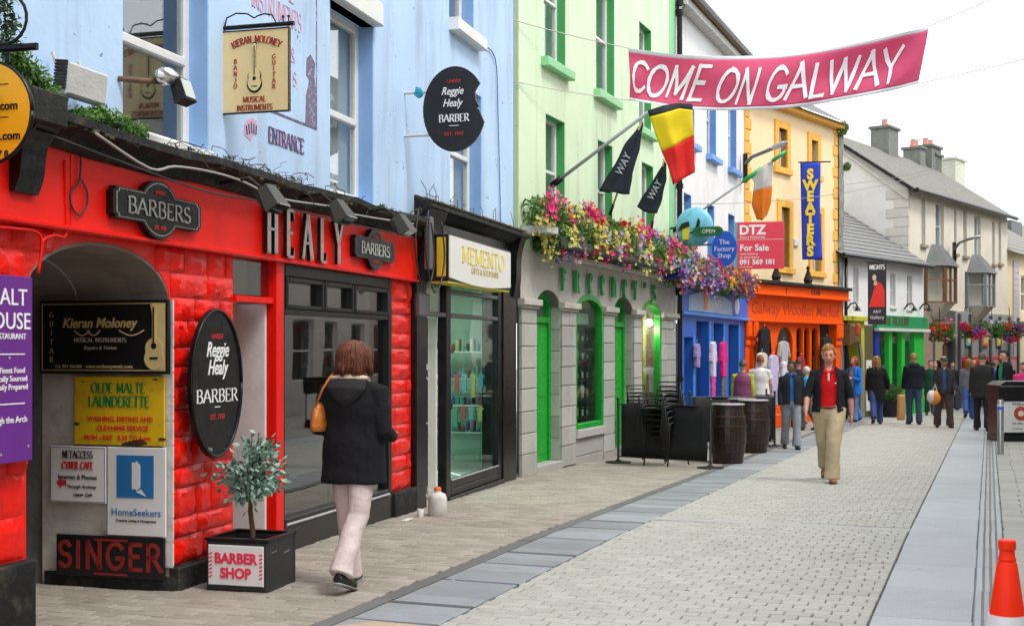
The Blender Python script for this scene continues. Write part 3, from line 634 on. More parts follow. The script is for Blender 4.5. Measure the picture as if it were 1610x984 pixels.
# cables along the ledge
M_CABLE = mat('black_cable', (.02,.02,.02), .5, .2); M_CABLEG = mat('grey_cable', (.30,.29,.28), .5, .2)
def cable(frame, label, pts, r=.008, m=None, group=None, name='cable'):
    P = [frame.P(*p) if frame else Vector(p) for p in pts]; o = P[0]; q = []
    for k in range(len(P)-1):
        for t in range(4):
            a = t/4; p0, p1, p2, p3 = P[max(k-1, 0)], P[k], P[k+1], P[min(k+2, len(P)-1)]
            q.append(.5*((2*p1)+(p2-p0)*a+(2*p0-5*p1+4*p2-p3)*a*a+(3*p1-p0-3*p2+p3)*a**3)-o)
    q.append(P[-1]-o); ob = MB().tube(q, r, 6).build(name, m or M_CABLE, None, True); ob.location = o
    return tag(ob, label, 'cable', group)
cable(FR, 'loop of black cable dangling on the red fascia beside the barbers plaque', [fr3(x, y, -.06) for x, y in ((126, 205), (126, 280), (112, 300), (112, 322), (123, 338), (136, 325), (137, 302), (128, 282))], .006)
cable(FR, 'thick grey cable sagging along the black ledge above the barber fascia', [fr3(x, y, -.25) for x, y in ((150, 210), (235, 265), (275, 262), (330, 270), (380, 285), (440, 312), (520, 325), (560, 338), (650, 352))], .009, M_CABLEG)
cable(FR, 'thin black cable clipped under the black cornice over the red fascia', [fr3(x, y, -.2) for x, y in ((60, 205), (200, 258), (330, 303), (420, 318), (520, 345), (648, 372))], .007)
cable(FR, 'red painted cable bent over the blocks left of the arch crown', [fr3(x, y, -.05) for x, y in ((-4, 357), (30, 360), (58, 365), (66, 385), (60, 430))], .009, M_RED)
cable(FR, 'red painted conduit crossing from the fascia joint to the arch', [fr3(x, y, -.05) for x, y in ((66, 400), (68, 378), (85, 370), (104, 368), (103, 300), (102, 252))], .008, M_RED)
cable(FR, 'thin grey telephone cable running down the blue wall beside the upper sill', [fr3(x, y, -.02) for x, y in ((750, 68), (778, 90), (783, 180), (786, 300), (788, 372))], .008, mat('blue_grey_cable', (.16,.25,.42), .6))
# big console bracket near the left edge
def console(parent, u0, u1, z0, z1, dep, m):
    n = 14; pts = [(.0, z0)]
    for k in range(n+1):
        t = k/n; pts.append((-dep*(.35+.65*t**1.6)-.02*math.sin(t*PI*2), z0+(z1-z0)*t))
    pts.append((0, z1)); mb = MB(); mb.prism(pts, u0, u1); mb.v = [Vector((v.y, v.x, v.z)) for v in mb.v]; mb.f = [f[::-1] for f in mb.f]
    for k in range(3):
        a = u0+(u1-u0)*(.18+.28*k); mb.box((a, -dep*.42, z0+.04), (a+(u1-u0)*.1, -dep*.35, z0+(z1-z0)*.45))
    return mb.build('console', m, parent)
console(rs, FR.u(3), FR.u(42), FR.z(25, 305), zF1+.06, .22, M_BLK)
MB().bbox((FR.u(0)-.1, -.28, zF1+.06), (FR.u(40), .02, zF1+.24)).build('console_cap', M_BLKM, rs)
# --- passage
pz = MB(); nn = 16; rx = (uA1-uA0)/2
pt = [(uc-rx*math.cos(PI*k/nn), zSp+(zCr-zSp)*math.sin(PI*k/nn)) for k in range(nn+1)]
for k in range(nn):
    for (ya, yb) in ((.32, .75), (.75, 1.2), (1.2, 5)):
        dz = -.02*(ya > .4)-.02*(ya > 1); pz.quad((pt[k][0], ya, pt[k][1]+dz), (pt[k][0], yb, pt[k][1]+dz), (pt[k+1][0], yb, pt[k+1][1]+dz), (pt[k+1][0], ya, pt[k+1][1]+dz))
pas = FR.root('arched_passage', 'dim arched passage through the red front with signs on its side wall', 'passage')
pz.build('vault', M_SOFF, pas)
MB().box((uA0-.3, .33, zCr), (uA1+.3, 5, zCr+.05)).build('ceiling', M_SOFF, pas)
# near the street the vault is brown boarding
for k in range(nn):
    a, b = pt[k], pt[k+1]; mb = MB()
    mb.v = [Vector((p[0], y, p[1]-e)) for p in (a, b) for y in (.034, .32) for e in (.002, .022)]
    mb.f = [(1, 3, 7, 5), (0, 4, 6, 2), (0, 1, 5, 4), (2, 6, 7, 3), (0, 2, 3, 1), (4, 5, 7, 6)]; mb.build('vault_board', M_SOFF, pas)
side = MB(); n_ = 12
for k in range(n_):                                   # far wall, rough render that leans and bulges
    for j in range(6):
        q = []
        for (a, b) in ((k, j), (k+1, j), (k+1, j+1), (k, j+1)):
            y_ = 1.02+a*.33; z_ = -.5+b*.42; q.append(Vector((uA1+.02+.10*noise.noise(Vector((y_*2, z_*2, 3)))-.03*(a > 0), y_, z_)))
        side.quad(*q[::-1])
side.build('rough_wall', M_GREYR, pas, True)
MB().box((uA1+.0, .03, -.5), (uA1+.25, 1.03, zSp+.02)).build('side_wall', M_WHITED, pas)
MB().box((uA1-.02, -.02, -.5), (uA1+.0, 1.0, FR.perp(uA1).z(240, 905))).build('side_plinth', M_BLKM, pas)
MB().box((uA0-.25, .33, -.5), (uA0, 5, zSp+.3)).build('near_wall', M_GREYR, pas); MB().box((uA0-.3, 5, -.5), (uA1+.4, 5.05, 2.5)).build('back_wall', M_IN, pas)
es = MB()
for k in range(11): z_ = .17+k*.165; es.bbox((uA1+.001-.012, -.008, z_), (uA1+.004, .075, z_+.155), .004)
es.box((uA1-.009, -.003, .16), (uA1+.0, .07, zSp)); es.build('corner_stones', M_WHITED, pas)
# --- signs on the passage wall
JF = FR.perp(uA1-.022)
def sign_root(fr, name, label, cat, px0, px1, pyt, pyb, y=0., group=None):
    u0, z0 = fr.hit(px0, pyb, y); u1, z1 = fr.hit(px1, pyt, y); w_, h_ = abs(u1-u0), abs(z1-z0)
    r = fr.root(name, label, cat, (u0+u1)/2, y, (z0+z1)/2, group); return r, w_, h_
def board(r, w_, h_, m, t=.02, name='board', c=.005): return MB().bbox((-w_/2, -t, -h_/2), (w_/2, 0, h_/2), c).build(name, m, r)
def frame_strip(r, w_, h_, m, b, y0, y1, name='border', inset=0.):
    a, c = w_/2-inset, h_/2-inset; mb = MB(); mb.box((-a, y0, -c), (a, y1, -c+b)); mb.box((-a, y0, c-b), (a, y1, c)); mb.box((-a, y0, -c+b), (-a+b, y1, c-b)); mb.box((a-b, y0, -c+b), (a, y1, c-b)); return mb.build(name, m, r)
M_SBLK = mat('sign_black', (.008,.008,.009), .35, .2, 5); M_SYEL = mat('enamel_yellow', (.72,.47,.01), .4, .1, 5, col2=(.25,.14,.03), c2scale=9, c2amt=.7)
M_SWH = mat('sign_white', (.72,.72,.72), .45, .05, col2=(.5,.48,.45), c2amt=.3); M_SBLU = mat('sign_blue', (.02,.16,.42), .45, .08); M_GRNL = mat('green_lettering', (.01,.20,.05), .5)
M_CREAM = mat('sign_cream', (.78,.60,.30), .5, .06); M_GREYL = mat('grey_lettering', (.45,.38,.28), .5, .05)
r, w_, h_ = sign_root(JF, 'music_shop_sign', 'wide black sign with gold guitar and scripted name under the passage arch', 'sign', 66, 268, 471, 587, -.03)
board(r, w_, h_, M_SBLK, .03); frame_strip(r, w_, h_, M_GOLD, .006, -.033, -.030, inset=.022)
MB().box((w_/2-.095, -.034, -h_/2+.03), (w_/2-.03, -.03, h_/2-.03)).build('gold_panel', M_GOLD, r)
gg = MB().add(guitar_mb(h_*.9), T(w_/2-.105, -.034, -h_*.45)); gg.build('guitar', M_GOLD, r)
g2 = MB(); g2.tube([(w_/2-.105, -.041, -h_*.1), (w_/2-.105, -.041, h_*.4)], .006, 4); g2.box((w_/2-.135, -.041, -h_*.30), (w_/2-.075, -.038, -h_*.27)); g2.ball((w_/2-.105, -.038, -h_*.12), (.022, .003, .022), 12, 6); g2.build('guitar_strings', M_SBLK, r)
write(r, 'Kieran Moloney', -.03, h_*.13, .094, M_GOLD, y=-.031, shear=.25, squeeze=.95, bold=.002); nibs(r, 'MUSICAL INSTRUMENTS', -.02, -.035, .03, M_GREYL, y=-.031, thick=.16)
write(r, 'Repairs & Tuition', -.02, -.085, .036, M_GREYL, y=-.031, shear=.2); write(r, 'www.moloneymusic.com', .05, -h_*.42, .036, M_GOLD, y=-.031); write(r, 'Tel. 091 566488', -.27, -h_*.42, .033, M_GREYL, y=-.031)
for k, c_ in enumerate('GUITAR'): nibs(r, c_, -w_/2+.10, h_*.27-k*.062, .038, M_GREYL, y=-.031)
cu = MB()
for a, b in ((-.22, .12), (-.12, .1), (.13, .19)): cu.tube([(a+b*t/6, -.034, .045-.035*math.sin(PI*t/6)) for t in range(7)], .005, 5)
cu.build('flourish', M_GOLD, r)
r, w_, h_ = sign_root(JF, 'launderette_sign', 'rusty yellow enamel launderette sign with green and red lettering', 'sign', 118, 260, 592, 698, -.012)
board(r, w_, h_, M_SYEL, .012)
nibs(r, 'OLDE MALTE', -.005, h_*.26, .068, M_GRNL, y=-.013, thick=.2, thin=.06, squeeze=.84); nibs(r, 'LAUNDERETTE', 0, h_*.06, .072, M_GRNL, y=-.013, thick=.2, thin=.06, squeeze=.80)
M_REDS = mat('red_sign_paint', (.62,.04,.02), .5)
write(r, 'WASHING, DRYING AND', .01, -h_*.15, .045, M_REDS, y=-.013, bold=.001); write(r, 'CLEANING SERVICE', .03, -h_*.28, .045, M_REDS, y=-.013, bold=.001); write(r, 'MON - SAT   8.30 TO 6 pm', -.01, -h_*.42, .045, M_REDS, y=-.013, bold=.001)
M_RUST = mat('rust_patch', (.10,.045,.02), .9, .4)
ru = MB(); rnd = random.Random(9)
for (a, b, q) in ((.16, -.47, .05), (.22, -.45, .06), (.09, -.48, .04), (-.47, -.2, .025), (.47, -.4, .03), (.4, .46, .02), (-.4, .42, .012), (.02, -.25, .018)): ru.prism([(a*w_+q*1.3*math.cos(t)*rnd.uniform(.6, 1.1), max(-h_/2, b*h_+q*.5*math.sin(t)*rnd.uniform(.6, 1.1))) for t in [k*2*PI/11 for k in range(11)]], -.0135, -.0125)
ru.build('rust_patches', M_RUST, r, kind='stuff')
r, w_, h_ = sign_root(JF, 'cyber_cafe_sign', 'small white sign with thin border and red arrow to the internet cafe', 'sign', 80, 168, 702, 788, -.012)
board(r, w_, h_, M_SWH, .012); frame_strip(r, w_, h_, M_NAVY, .003, -.0135, -.012, inset=.008)
nibs(r, 'NETACCESS', 0, h_*.29, .05, M_BLACKL, y=-.013, squeeze=.72); nibs(r, 'CYBER CAFE', 0, h_*.10, .048, M_REDL, y=-.013, thick=.24, thin=.1, squeeze=.72)
write(r, 'Internet & Phones', 0, -h_*.08, .042, M_BLACKL, y=-.013); write(r, 'Through Archway', .03, -h_*.24, .032, M_BLACKL, y=-.013, shear=.2); write(r, 'Upper Cafe', .04, -h_*.38, .032, M_BLACKL, y=-.013, shear=.2)
MB().prism([(-.17, -.06), (-.13, -.02), (-.13, -.04), (-.09, -.04), (-.09, -.08), (-.13, -.08), (-.13, -.10)], -.014, -.012).build('arrow', M_REDL, r)
r, w_, h_ = sign_root(JF, 'letting_agency_sign', 'white letting sign with a blue square showing an open door', 'sign', 170, 262, 704, 840, -.012)
board(r, w_, h_, M_SWH, .013)
sq = MB().box((-w_*.33, -.016, -h_*.07), (w_*.30, -.013, h_*.41)).build('blue_square', M_SBLU, r)
dd = MB(); dd.box((-.03, -.0185, h_*.03), (.0, -.0165, h_*.33)); dd.prism([(.002, h_*.01), (.035, h_*.05), (.035, h_*.30), (.002, h_*.35)], -.0185, -.0165); dd.prism([(.0, h_*.0), (.08, -h_*.05), (.04, h_*.03)], -.018, -.0165); dd.build('door_emblem', M_SWH, r)
write(r, 'HomeSeekers', 0, -h_*.27, .068, M_SBLU, y=-.014); write(r, 'Property Letting & Management', 0, -h_*.34, .024, M_BLACKL, y=-.014)
r, w_, h_ = sign_root(JF, 'sewing_machine_sign', 'black enamel board with worn dark red capital lettering near the ground', 'sign', 90, 260, 846, 902, -.012)
board(r, w_, h_, M_SBLK, .014); M_SING = mat('worn_red_lettering', (.26,.015,.012), .6, .3, 20)
nibs(r, 'SINGER', .0, -h_*.28, h_*.60, M_SING, y=-.0145, serif=False, thick=.17, thin=.17, gap=.19)
MB().box((-.12, -.016, h_*.38), (.14, -.014, h_*.43)).build('red_line', M_SING, r); MB().box((-.12, -.016, -h_*.45), (.14, -.014, -h_*.40)).build('red_line', M_SING, r)
# --- door bay and window bay
db = MB(); u43 = FR.u(431); u44 = FR.u(443)
db.bbox((u43, -.02, -.2), (u44, .10, zF0), .006); db.bbox((uD0, .0, FR.z(400, 476)), (u43, .10, FR.z(400, 466)), .006); db.build('door_frame', M_RED, rs)
MB().box((uD0+.02, .05, FR.z(400, 464)), (u43, .056, zF0)).build('fanlight_pane', M_GLS, rs)
MB().bbox((u43-.03, .06, -.2), (u43-.008, 1.0, FR.z(400, 476))).build('door_jamb', M_WHITE, rs)
MB().box((uD0-.1, .32, FR.z(400, 476)), (u43, 1.4, FR.z(400, 472))).build('lobby_ceiling', M_WHITED, rs)
dl = MB().bbox((uD0+.05, 1.02, -.2), (u43-.01, 1.08, 2.05)).build('door', M_BLK, rs); MB().ball((uD0+.12, .99, .95), .03).build('handle', M_CHROME, dl, True)
MB().box((uD0, .0, -.2), (u43, 1.0, .035)).build('door_step', M_DARK, rs)
M_DKF = mat('dark_grey_frame', (.012,.014,.014), .35, .2, spec=.3)
uW0, uW1 = u44+.004, ub1
zt0, zt1, zs = FR.z(475, 486), FR.z(475, 438), FR.z(500, 800)   # toplights and stall riser
zs = FR.z(445, 826); zg = FR.z(445, 816)
f = MB(); f.bbox((uW0, -.01, zs), (uW0+.04, .10, zF0-.01)); f.bbox((uW1-.09, -.01, zs), (uW1, .10, zF0-.01)); f.bbox((uW0+.04, -.01, zt0-.05), (uW1-.09, .10, zt0)); f.bbox((uW0+.04, -.01, zt1), (uW1-.09, .10, zF0-.01)); f.bbox((uW0+.04, -.012, zs), (uW1-.09, .1, zs+.05))
f.build('window_frame', M_DKF, rs)
ts = [uW0+.04, FR.u(508), FR.u(555), uW1-.09]
for k in range(3):
    a, b = ts[k]+.01, ts[k+1]-.01; q = MB(); q.bbox((a, -.02, zt0), (a+.045, .08, zt1)); q.bbox((b-.045, -.02, zt0), (b, .08, zt1)); q.bbox((a+.045, -.02, zt1-.04), (b-.045, .08, zt1)); q.bbox((a+.045, -.02, zt0), (b-.045, .08, zt0+.03))
    q = q.build('toplight', M_DKF, rs); MB().box((a+.04, .04, zt0+.02), (b-.04, .046, zt1-.03)).build('pane', M_GLS, q)
MB().box((uW0+.03, .05, zs+.04), (uW1-.08, .058, zt0-.04)).build('window_pane', M_GLS, rs)
MB().bbox((uW0+.04, -.03, zs-.012), (uW1-.09, .0, zs+.012)).build('window_sill', M_CHROME, rs)
MB().bbox((uW0, -.02, -.4), (uW1, .12, zs-.014)).build('stall_riser', mat('black_granite', (.014,.014,.015), .3, .4, 60), rs)
# barber shop interior
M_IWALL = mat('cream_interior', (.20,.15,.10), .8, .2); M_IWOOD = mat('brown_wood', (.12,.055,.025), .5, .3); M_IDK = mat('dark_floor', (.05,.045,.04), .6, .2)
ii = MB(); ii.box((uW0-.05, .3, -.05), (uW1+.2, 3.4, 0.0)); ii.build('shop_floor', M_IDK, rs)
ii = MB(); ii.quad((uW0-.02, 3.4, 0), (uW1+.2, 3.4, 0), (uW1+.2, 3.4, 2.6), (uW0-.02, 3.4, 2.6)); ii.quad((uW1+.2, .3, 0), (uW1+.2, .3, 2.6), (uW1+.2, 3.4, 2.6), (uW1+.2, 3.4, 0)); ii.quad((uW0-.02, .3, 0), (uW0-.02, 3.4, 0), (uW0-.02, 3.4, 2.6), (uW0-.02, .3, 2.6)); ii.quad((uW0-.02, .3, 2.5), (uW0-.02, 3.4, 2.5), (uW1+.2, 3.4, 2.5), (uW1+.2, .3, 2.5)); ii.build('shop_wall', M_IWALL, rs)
def barber_chair(u, y):
    t = FR.root('barber_chair', 'brown barber chair inside the red shop window at u'.replace(' at u', ''), 'chair', u, y, 0)
    MB().lathe([(.24, 0), (.24, .03), (.05, .06), (.05, .42), (.12, .45)], 16).build('pedestal', M_CHROME, t, auto=40)
    MB().bbox((-.26, -.28, .45), (.26, .25, .58), .04).build('seat', M_IWOOD, t); MB().bbox((-.24, .2, .6), (.24, .32, 1.15), .04).build('backrest', M_IWOOD, t)
    for s_ in (-1, 1): MB().tube([(s_*.29, .2, .62), (s_*.29, -.2, .76), (s_*.29, -.24, .55)], .025, 8).build('armrest', M_CHROME, t, True)
    return t
c1 = barber_chair(uW0+.75, 1.3); c1['label'] = 'brown leather barber chair nearer the door inside the red shop'
c2_ = copy_tree(c1); c2_.location = FR.P(uW0+1.75, 1.3, 0); c2_['label'] = 'brown leather barber chair nearer the black shopfront inside the red shop'
cf = FR.perp(uW1+.19)
hk = thing('coat_stand', 'dark coat stand with hanging coats seen through the barber window', 'coat stand', FR.P(uW1-.1, .62, 0), FR.rot)
MB().tube([(0, 0, 0), (0, 0, 1.8)], .02, 8).build('pole', M_IWOOD, hk, True)
for k in range(3): MB().tube([(.0, .0, 1.7), (.10*math.cos(k*2), .12*math.sin(k*2), 1.62), (.13*math.cos(k*2), .16*math.sin(k*2), 1.2), (.12*math.cos(k*2), .15*math.sin(k*2), .8)], [.02, .06, .09, .10], 8).build('coat', (M_IDK, M_IWOOD, M_GREYM)[k], hk, True)
for k, (y_, z_, w_2, h_2, mm) in enumerate(((.42, 1.5, .22, .3, M_SWH), (.80, 1.45, .26, .4, M_GOLD), (1.25, 1.35, .3, .5, M_SBLK), (.6, .9, .3, .25, M_CREAM))):
    MB().bbox((uW1+.17, y_, z_), (uW1+.195, y_+w_2, z_+h_2), .01).build('picture_frame', mm, rs); MB().bbox((uW1+.165, y_+.03, z_+.03), (uW1+.172, y_+w_2-.03, z_+h_2-.03), .002).build('picture', (M_GREYM, M_SBLK, M_WHITED, M_IWOOD)[k], rs)
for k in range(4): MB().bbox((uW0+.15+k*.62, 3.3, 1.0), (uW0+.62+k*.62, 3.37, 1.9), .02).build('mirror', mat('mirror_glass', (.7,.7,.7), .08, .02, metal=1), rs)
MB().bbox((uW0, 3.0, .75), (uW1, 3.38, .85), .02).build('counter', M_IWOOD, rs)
# --- plaques, letters and lamps on the fascia
def plaque_outline(w_, h_, arm, n=16, Rx=None):
    """cross-shaped plaque: a disc between two stubby arms with notched corners"""
    R = h_/2; Rx = Rx or R; a = math.asin(arm/R); pts = []
    x1 = w_/2; q = arm*.28
    right = [(x1-q, -arm), (x1-q, -arm+q*.7), (x1, -arm+q), (x1, arm-q), (x1-q, arm-q*.7), (x1-q, arm)]
    pts += right; pts += [(Rx*math.cos(t), R*math.sin(t)) for t in [a+(PI-2*a)*k/n for k in range(n+1)]]
    pts += [(-x, -z) for x, z in right]; pts += [(Rx*math.cos(t), R*math.sin(t)) for t in [PI+a+(PI-2*a)*k/n for k in range(n+1)]]
    return pts
def plaque(px0, px1, pyc, pyt, pyb, label, txt, aged):
    pc = (px0+px1)/2; r, w_, h_ = sign_root(FR, 'barber_plaque', label, 'sign', px0, px1, pyc, pyc+1, -.047)
    zt, zb_ = FR.z(pc, pyt, -.05), FR.z(pc, pyb, -.05); h_ = zt-zb_
    o = plaque_outline(w_, h_, h_*.26, Rx=w_*.215); MB().prism(o, -.05, 0).build('board', M_BLK, r)
    rim = MB(); s1, s2 = .90, .87
    for k in range(len(o)):
        a, b = o[k], o[(k+1) % len(o)]; A, B, C_, D_ = [(p[0]*(1-(1-s)*.55), -.054, p[1]*s) for p, s in ((a, s1), (b, s1), (b, s2), (a, s2))]; rim.quad(D_, C_, B, A)
    rim.build('rim_line', M_CHROME if not aged else M_GREYM, r)
    nibs(r, txt, 0, -h_*.14, h_*.27, M_CHROME if not aged else M_WHITED, y=-.053, squeeze=w_*.68/(h_*.27*4.9), thick=.18, thin=.07)
    write(r, 'UNISEX', 0, h_*.26, h_*.09, M_REDL, y=-.053); write(r, 'EST. 1950', 0, -h_*.34, h_*.09, M_REDL, y=-.053)
    return r
plaque(167, 306, 330, 286, 378, 'black and silver cross shaped plaque reading barbers above the passage arch', 'BARBERS', False)
plaque(550, 613, 392, 364, 428, 'smaller weathered plaque at the right end of the red fascia', 'BARBERS', True)
r = FR.root('shop_name_letters', 'raised silver capital letters across the red fascia', 'sign', FR.u(462), -.045, FR.z(462, 406, -.05))
u0_ = FR.u(400)-FR.u(462); u1_ = FR.u(523)-FR.u(462); hz = .37
for k, c_ in enumerate('HEALY'):
    x_ = u0_+.12+(u1_-u0_-.2)*k/4
    mb = strokes(c_, hz, thick=.16, thin=.05, squeeze=.62, ex=.0); mb = MB().add(strokes(c_, hz, thick=.17, thin=.045, squeeze=.6, ex=.028), T(x_, -.02, 0))
    mb.build('letter', M_BLK, r); MB().add(strokes(c_, hz, thick=.16, thin=.05, squeeze=.6, ex=.006), T(x_-.003, -.049, 0)).build('letter_face', M_CHROME, r)
# floodlights over the letters
def flood(u, label, z, tilt=-.5):
    t = FR.root('floodlight', label, 'lamp', u, -.1, z, 'floodlights over the red barber fascia')
    MB().tube([(0, .02, .10), (0, -.22, .13), (.0, -.34, .03)], .014, 8).build('arm', M_BLKM, t, True)
    M_ = T(0, -.40, -.02, -.55, 0, 0); h_ = MB(); h_.add(MB().box((-.105, -.055, -.09), (.105, .055, .09), taper=.72), M_)
    h_.build('housing', mat('lamp_housing', (.055,.056,.045), .6, .25, 20), t)
    fin = MB()
    for k in range(5): fin.add(MB().box((-.085+k*.04, .05, -.07), (-.078+k*.04, .075, .08)), M_)
    fin.build('cooling_fins', M_BLKM, t); MB().add(MB().box((-.09, -.06, -.096), (.09, .045, -.09)), M_).build('lens', M_GLS, t); return t
for px, py, lb in ((408, 316, 'floodlight nearest the passage, tilted over the first silver letter'), (519, 336, 'floodlight reaching over the last silver letter of the red fascia'), (618, 356, 'floodlight over the small weathered plaque')):
    flood(FR.u(px, -.4), lb, FR.z(px, py, -.5)+.06)
# heater / white floodlight pair on the blue wall
r, w_, h_ = sign_root(FR, 'wall_floodlight', 'large white rectangular floodlight on rusty legs above the black ledge', 'lamp', 98, 160, 100, 150, -.16); h_ = .185; r.location.z = FR.z(98, 116, -.16)-.02
def tl(mb, a): return MB().add(mb, T(0, 0, 0, a))
tl(MB().bbox((-w_/2, -.04, -h_/2), (w_/2, .05, h_/2), .012), .10).build('face', mat('pale_grey_casing', (.5,.5,.48), .5, .12, 10, .2), r)
fn_ = MB()
for k in range(9): fn_.add(MB().box((-w_/2-.012, -.03+.0, -h_/2+.03+k*h_/10), (-w_/2, .05, -h_/2+.036+k*h_/10+.006)), T(0, 0, 0, .10))
fn_.build('cooling_fins', M_BLKM, r)
for s_ in (-.35, .3): MB().tube([(s_*w_, .04, -.02), (s_*w_+.02, .12, h_*.9)], .01, 6).build('bracket', M_WHITED, r)
r = FR.root('bulkhead_lamp', 'grey wall lamp on a rusty arm beside the tall window, wrapped in foil', 'lamp', FR.u(186), 0, FR.z(186, 124))
MB().tube([(0, 0, 0), (.05, -.10, -.005), (.16, -.22, .0)], .018, 8).build('arm', mat('rusty_metal', (.16,.09,.05), .8, .4, 20), r, True)
MB().ball((.17, -.24, .035), (.10, .07, .055), 12, 8, lambda p, q: q*(1+.18*noise.noise(p*3))).build('foil_wrap', M_CHROME, r)
MB().add(MB().box((-.075, -.04, -.085), (.075, .045, .075), taper=.8), T(.26, -.30, -.04, -.35)).build('housing', M_BLKM, r)
MB().add(MB().box((-.06, -.046, -.07), (.06, -.042, .055)), T(.26, -.30, -.04, -.35)).build('lens', mat('frosted_lens', (.45,.5,.47), .3, .05), r)
# oval sign on the block pier
PO = FR; r, w_, h_ = sign_root(FR, 'oval_barber_sign', 'tall black oval barber sign hung on the red block pier', 'sign', 294, 374, 488, 726, -.085)
MB().prism(ellipse(0, 0, w_/2, h_/2), -.03, 0).build('board', M_BLK, r); rim = MB()
for rr_, yy in ((1, -.03),): rim.tube([(x, -.032, z) for x, z in ellipse(0, 0, w_/2*.985, h_/2*.985)+[(w_/2*.985, 0)]], .012, 6)
rim.build('rim', M_BLK, r, True)
def scripted(r, s, x, z, h, y, m=None): return write(r, s, x, z, h, m or M_WHL, y=y, shear=.35, squeeze=.8, bold=.001)
write(r, 'UNISEX', 0, h_*.30, .05, M_REDL, y=-.031); scripted(r, 'Reggie', -.0, h_*.18, .15, -.031); scripted(r, 'Healy', -.0, h_*.06, .15, -.031)
nibs(r, 'BARBER', 0, -h_*.125, .09, M_WHL, y=-.031, squeeze=w_*.78/(.09*4.3), thick=.17); write(r, 'EST. 1950', 0, -h_*.24, .05, M_REDL, y=-.031); MB().box((-.04, -.033, -h_*.16), (.04, -.031, -h_*.155)).build('line', M_WHL, r)
# purple board near the left edge
r, w_, h_ = sign_root(FR, 'restaurant_board', 'purple restaurant board with white lettering left of the passage', 'sign', -70, 47, 436, 722, -.06)
zt_, zb_ = FR.z(47, 436, -.06), FR.z(47, 723, -.06); zc_ = (zt_+zb_)/2; r.location = FR.P((FR.u(-70, -.06)+FR.u(47, -.06))/2, -.06, zc_); h_ = zt_-zb_
board(r, w_, h_, mat('purple_board', (.13,.015,.24), .4, .08), .018)
xr = w_/2
def lt(s, dx, dz, size, **k): MB().add(text_mb(s, size, align='RIGHT', **k), T(xr-dx, -.019, zt_-zc_-dz)).build('lettering', M_WHL, r)
lt('THE MALT', .05, .16, .13); lt('HOUSE', .02, .29, .13); lt('RESTAURANT', .06, .345, .045); lt('Using the Finest Food', .07, .53, .045); lt('Locally Sourced', .05, .575, .045); lt('Daily Prepared', .045, .62, .045); lt('Through the Arch', .05, .80, .05)
parts('line', M_WHL, r, [((-w_/2+.1, -.0205, h_/2-.43), (w_/2-.07, -.018, h_/2-.424)), ((-w_/2+.1, -.0205, h_/2-.70), (w_/2-.07, -.018, h_/2-.694))])
for a, b in ((.03, -h_*.42), (-.2, -h_*.45), (-.13, h_*.06)): MB().ball((w_/2-.04+a-.03, -.02, b), (.008, .004, .008), 8, 4).build('screw', M_CHROME, r)
MB().box((0, 0, 0), (.16, .01, .55)).build('notice', M_SBLU, None); _n = bpy.data.objects['notice']; _n.location = FR.P(uA0+.02, .5, 1.25); _n.rotation_euler.z = FR.rot; tag(_n, 'narrow dark blue notice just inside the passage', 'notice')
# round orange sign with a wrought iron bracket, standing out from the wall at the left edge
QF = FR.perp(FR.u(6)+.02, 0); 
def facing(px, py, Z): return at(px, py, Z)
Zs = 6.6; c_ = at(-18, 178, Zs); th = FR.rot-PI/2
r = thing('round_orange_sign', 'round orange hanging sign with black web addresses at the left edge', 'sign', c_, th); rad = 79/F*Zs
MB().prism(ellipse(0, 0, rad, rad), -.012, .012).build('disc', mat('orange_sign', (.86,.40,.005), .45, .06), r)
MB().tube([(x, 0, z) for x, z in ellipse(0, 0, rad, rad)+[(rad, 0)]], .014, 6).build('rim', M_BLK, r, True)
def rt(s, xr_, z, size): MB().add(text_mb(s, size, align='RIGHT', bold=.0012), T(xr_, -.013, z)).build('lettering', M_BLACKL, r)
rt('info@galway.com', rad*.72, .01, .062); rt('www.galwaytime.com', rad*.78, -.145, .062); rt('091 567 8', rad*.50, -.235, .05)
parts('line', M_BLACKL, r, [((-.1, -.014, .14), (.13, -.012, .144)), ((-.1, -.014, -.03), (.13, -.012, -.026))])
ib = MB(); ib.bbox((-.25, -.015, rad+.05), (rad+.03, .015, rad+.085)); ib.tube([(.1+.13*math.cos(t), 0, rad+.22+.13*math.sin(t)) for t in [(-2.4+k*.32) for k in range(16)]], .009, 6); ib.tube([(-.1, 0, rad+.08), (-.1, 0, rad+.6)], .02, 6); ib.tube([(-.2, 0, rad+.5), (-.02, 0, rad+.35), (.0, 0, rad+.12)], .015, 6); ib.build('iron_bracket', M_BLK, r)
for s_ in (-.1, .12): MB().tube([(s_, 0, rad*.99), (s_, 0, rad+.05)], .008, 6).build('hanger', M_BLK, r)
ivy(FR, 'ledge_plant', 'dark climbing stems behind the iron bracket in the upper left corner', [fr3(x, y, -.12) for x, y in ((8, 10), (14, 40), (8, 70), (24, 80))], 60, .02, (.05, .05, .07), mats=(mat('dark_leaf', (.03,.05,.02), .7), M_LEAF))
